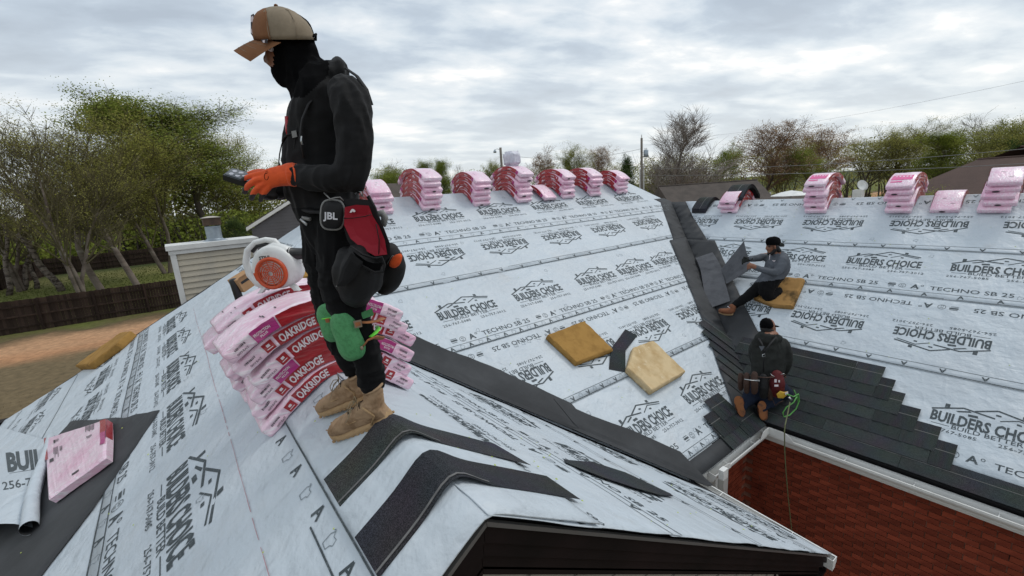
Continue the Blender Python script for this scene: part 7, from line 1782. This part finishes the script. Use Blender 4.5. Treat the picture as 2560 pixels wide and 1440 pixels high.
for i in range(700):
    px = r_.choice([r_.uniform(-300, 720), r_.uniform(-300, 720), r_.uniform(1600, 2700)]); d = r_.uniform(76, 110); q = ray(px, 420 if px > 1000 else 530); q = q * (d / math.hypot(q.x, q.y)); h = r_.uniform(4, max(5, q.z - GROUND))
    b = Vector((q.x, q.y, GROUND)); mb.tube([b, b + Vector((r_.gauss(0, .4), r_.gauss(0, .4), h * .5)), b + Vector((r_.gauss(0, .8), r_.gauss(0, .8), h))], [.12, .08, .03], 4, M_BARK, caps=False)
tag(mb.build('woodland_stems', None), 'thin dark stems standing inside the woodland', 'woodland', kind='stuff')

# ---- neighbouring houses
M_ROOFB = mat('brown_shingle_roof', (0.105, 0.072, 0.062), .9, .2, var=[((.085, .060, .052), 1.2, .4, .7), ((.13, .09, .08), 14, .5, .75, (1, 1, 6))], bump=(10, .5, .03, (.2, .2, 6)))
M_ROOFG = mat('grey_shingle_roof', (0.105, 0.088, 0.078), .9, .2, var=[((.075, .065, .058), 1.4, .4, .7)], bump=(10, .5, .03, (.2, .2, 6)))
M_WALLB = mat('neighbour_brick', (0.20, .10, .075), .9, .2); M_SIDG = mat('grey_siding', (0.125, 0.120, 0.128), .75, .25, var=((.10, .096, .10), 1, .4, .7))
def hip_house(c, L_, D_, zr, ze, ang, m, label, gable=False, name='house'):
    t = empty(name, (c[0], c[1], GROUND), label, 'house', 'neighbouring houses'); R = Matrix.Rotation(ang, 4, 'Z'); h = D_ / 2; k = 0 if gable else h
    g = GROUND; mb = MB(); E = [(-L_ / 2, -h, ze - g), (L_ / 2, -h, ze - g), (L_ / 2, h, ze - g), (-L_ / 2, h, ze - g)]; A = (-L_ / 2 + k, 0, zr - g); B_ = (L_ / 2 - k, 0, zr - g)
    mb.add(E + [A, B_], [(0, 1, 5, 4), (2, 3, 4, 5), (1, 2, 5), (3, 0, 4), (3, 2, 1, 0)], m); mb.v = [tuple(R @ Vector(q)) for q in mb.v]; mb.build('roof', t)
    mb = MB(); mb.box((0, 0, (ze - g) / 2 - .05), (L_ - 1, D_ - 1, ze - g - .1), M_WALLB, R.to_3x3()); mb.build('wall', t)
    for s in (-1, 1):
        mb = MB(); mb.box(R @ Vector((0, s * (h + .03), ze - g - .06)), (L_ + .1, .08, .16), M_WHITE, R.to_3x3()); mb.build('gutter', t)
        for x in (-.3, .1, .35):
            mb = MB(); mb.box(R @ Vector((x * L_, s * (h - .47), 1.5)), (1.0, .06, 1.3), M_WHITE, R.to_3x3()); w = mb.build('window', t); mb = MB(); mb.box(R @ Vector((x * L_, s * (h - .43), 1.5)), (.84, .03, 1.14), M_PHG, R.to_3x3()); mb.build('pane', w)
    mb = MB(); mb.tube([R @ Vector((A[0], 0, zr - g + .02)), R @ Vector((B_[0], 0, zr - g + .02))], .07, 6, m); mb.build('ridge_cap', t)
    mb = MB(); mb.tube([R @ Vector((L_ * .1, -h * .4, (zr + ze) / 2 - g)), R @ Vector((L_ * .1, -h * .4, (zr + ze) / 2 - g + .8))], .06, 8, M_WHITE); mb.build('vent_pipe', t)
    return t
def at(px, y, d): r = ray(px, y); return r * (d / math.hypot(r.x, r.y))
q = at(2345, 405, 44); hip_house((q.x + 3, q.y - 3.6), 15, 11, q.z, -2.9, pi / 2 + .08, M_ROOFB, 'wide brown hipped roof behind the third pile of the right ridge')
q = at(2590, 366, 52); hip_house((q.x + 2, q.y), 13, 15, q.z + .1, -2.9, pi / 2 + .5, M_ROOFB, 'taller brown roof cut by the right picture edge')
q = at(2440, 452, 33); hip_house((q.x + 3, q.y - 1.5), 10, 8, q.z + .25, -2.9, pi / 2, M_ROOFB, 'lower brown roof wing in front of the wide hipped roof')
q = at(1770, 458, 44); hip_house((q.x, q.y), 9, 9, q.z, -3.2, pi / 4 + pi / 2 + .2, M_ROOFG, 'grey brown roof behind the black valley top', gable=True)
q = at(1960, 486, 52); hip_house((q.x, q.y), 9, 7, q.z, -3.2, pi / 2 + .6, M_ROOFG, 'low grey roof beyond the white garden umbrella')
# grey sided gable behind the chimney
def grey_gable():
    a = at(630, 574, 25); pk = at(792, 470, 25.6); ax = Vector((pk.x - a.x, pk.y - a.y, 0)); W_ = ax.length; ax.normalize(); dp = Vector((.86, .5, 0)); t = empty('house', (a.x, a.y, GROUND), 'grey lap sided gable end with white trim behind the chimney', 'house', 'neighbouring houses')
    l = Vector(t.location); g = GROUND; ze = a.z - g; zr = pk.z - g
    mb = MB(); mb.prism([Vector((0, 0, 0)), ax * 2 * W_, ax * 2 * W_ + Vector((0, 0, ze)), ax * W_ + Vector((0, 0, zr)), Vector((0, 0, ze))], dp * .2, M_SIDG); mb.build('gable_wall', t)
    mb = MB(); z = 2.6
    while z < zr - .1:
        x0 = 0 if z < ze else (z - ze) / (zr - ze) * W_; p0, p1 = ax * x0, ax * (2 * W_ - x0)
        mb.prism([p0 + Vector((0, 0, z)) - dp * .03, p1 + Vector((0, 0, z)) - dp * .03, p1 + Vector((0, 0, z + .15)) - dp * .004, p0 + Vector((0, 0, z + .15)) - dp * .004], dp * .02, M_SIDG); z += .155
    tag(mb.build('siding_boards', t), kind='stuff')
    for s0, s1 in ((0, W_), (2 * W_, W_)):
        mb = MB(); o = -dp * .3; mb.prism([ax * s0 + Vector((0, 0, ze - .04)) + o, ax * s1 + Vector((0, 0, zr - .04)) + o, ax * s1 + Vector((0, 0, zr + .12)) + o, ax * s0 + Vector((0, 0, ze + .12)) + o], dp * .05, M_WHITE); mb.build('rake_trim', t)
        mb = MB(); mb.prism([ax * s0 + Vector((0, 0, ze + .12)) + o, ax * s1 + Vector((0, 0, zr + .12)) + o, ax * s1 + Vector((0, 0, zr + .17)) + o, ax * s0 + Vector((0, 0, ze + .17)) + o], dp * 9, M_ROOFG); mb.build('roof', t)
grey_gable()
# garden umbrella and white chair back glimpsed past the ridge
q = at(1978, 476, 38); t = empty('garden_umbrella', (q.x, q.y, GROUND), 'open white garden umbrella beyond the right ridge', 'umbrella'); h = q.z - GROUND
mb = MB(); mb.lathe([(1.35, -.34), (.7, -.12), (.04, 0)], (0, 0, h), seg=8, m=M_WHITE, caps=False); mb.build('canopy', t); mb = MB(); mb.tube([(0, 0, 0), (0, 0, h)], .03, 8, M_GALV); mb.build('pole', t)
q = at(2148, 462, 30); t = empty('satellite_dish', (q.x, q.y, q.z - .4), 'white dish on a white box left of the green bush', 'dish'); mb = MB(); mb.box((0, 0, -1.85), (.42, .42, 4.0), M_WHITE); mb.build('stand', t)
mb = MB(); mb.lathe([(.01, 0), (.17, .04), (.28, .11), (.29, .12), (.17, .05), (.01, .02)], (.1, -.05, .32), axis=(-.5, -.7, .35), seg=20, m=M_WHITE, caps=False); mb.build('dish', t, smooth=True)
# ---- poles and wires
M_POLE = mat('weathered_pole', (0.20, 0.18, 0.155), .9, .15, var=((.13, .115, .10), 3, .4, .7, (1, 1, .3)))
q = at(1604, 345, 45); t = empty('utility_pole', (q.x, q.y, GROUND), 'weathered utility pole with grey transformer beside the bare tree', 'utility pole'); h = q.z - GROUND
mb = MB(); mb.tube([(0, 0, 0), (0, 0, h)], [.15, .10], 10, M_POLE); mb.build('pole', t, smooth=True)
rt = Vector((.79, -.61, 0))
mb = MB(); mb.lathe([(.20, 0), (.22, .03), (.22, .62), (.19, .66), (.05, .68)], rt * .40 + Vector((0, 0, h - 1.75)), seg=16, m=M_GALV); mb.build('transformer', t, smooth=True)
for k, x in enumerate((.33, .47)): mb = MB(); mb.lathe([(.03, 0), (.05, .05), (.03, .1), (.05, .15), (.02, .2)], rt * x + Vector((0, 0, h - 1.1)), seg=8, m=M_WHITE); mb.build('bushing', t)
for x in (-.17, .19): mb = MB(); mb.tube([rt * x + Vector((0, 0, 0)), rt * x + Vector((0, 0, h - 2.3 - (.5 if x < 0 else 0)))], .05, 6, M_WHITE); mb.build('conduit', t)
mb = MB(); mb.lathe([(.04, 0), (.05, .2), (.03, .3)], Vector((0, 0, h)), seg=8, m=M_WHITE); mb.build('insulator', t)
q2 = at(1251, 369, 48); t = empty('lamp_pole', (q2.x, q2.y, GROUND), 'weathered pole with a small area lamp on the skyline', 'lamp pole'); h2 = q2.z - GROUND
mb = MB(); mb.tube([(0, 0, 0), (0, 0, h2)], [.17, .13], 10, M_POLE); mb.build('pole', t, smooth=True)
mb = MB(); mb.tube([Vector((0, 0, h2 - .25)), rt * -.35 + Vector((0, 0, h2 - .1)), rt * -.6 + Vector((0, 0, h2 - .2))], .025, 6, M_GALV); mb.build('lamp_arm', t); mb = MB(); mb.lathe([(.16, -.28), (.15, -.1), (.07, 0), (.03, .06)], rt * -.6 + Vector((0, 0, h2 - .2)), seg=14, m=M_GALV); mb.build('lamp_head', t, smooth=True)
def wire(a, b, sag, label, r=.018):
    a, b = Vector(a), Vector(b); n = 24; mb = MB(); mb.tube([(b - a) * (i / n) + Vector((0, 0, -sag * 4 * (i / n) * (1 - i / n))) for i in range(n + 1)], r, 5, M_WIRE)
    o = mb.build('power_line', None); o.location = a; return tag(o, label, 'wire', 'power lines')
M_WIRE = mat('wire', (0.22, 0.22, 0.21), .6)
wire(at(1606, 438, 45), at(2760, 398, 36), .25, 'lowest pale cable running right from the transformer pole')
wire(at(1604, 420, 45), at(2760, 352, 42), .5, 'middle cable crossing in front of the right hand trees')
wire(at(1604, 352, 45), at(2800, 150, 30), .6, 'thin top wire rising across the sky at right', .0045)
wire(at(1603, 372, 45), at(1253, 385, 48), .7, 'cable between the two poles on the skyline', .014)

bpy.data.scenes.remove(_TS)
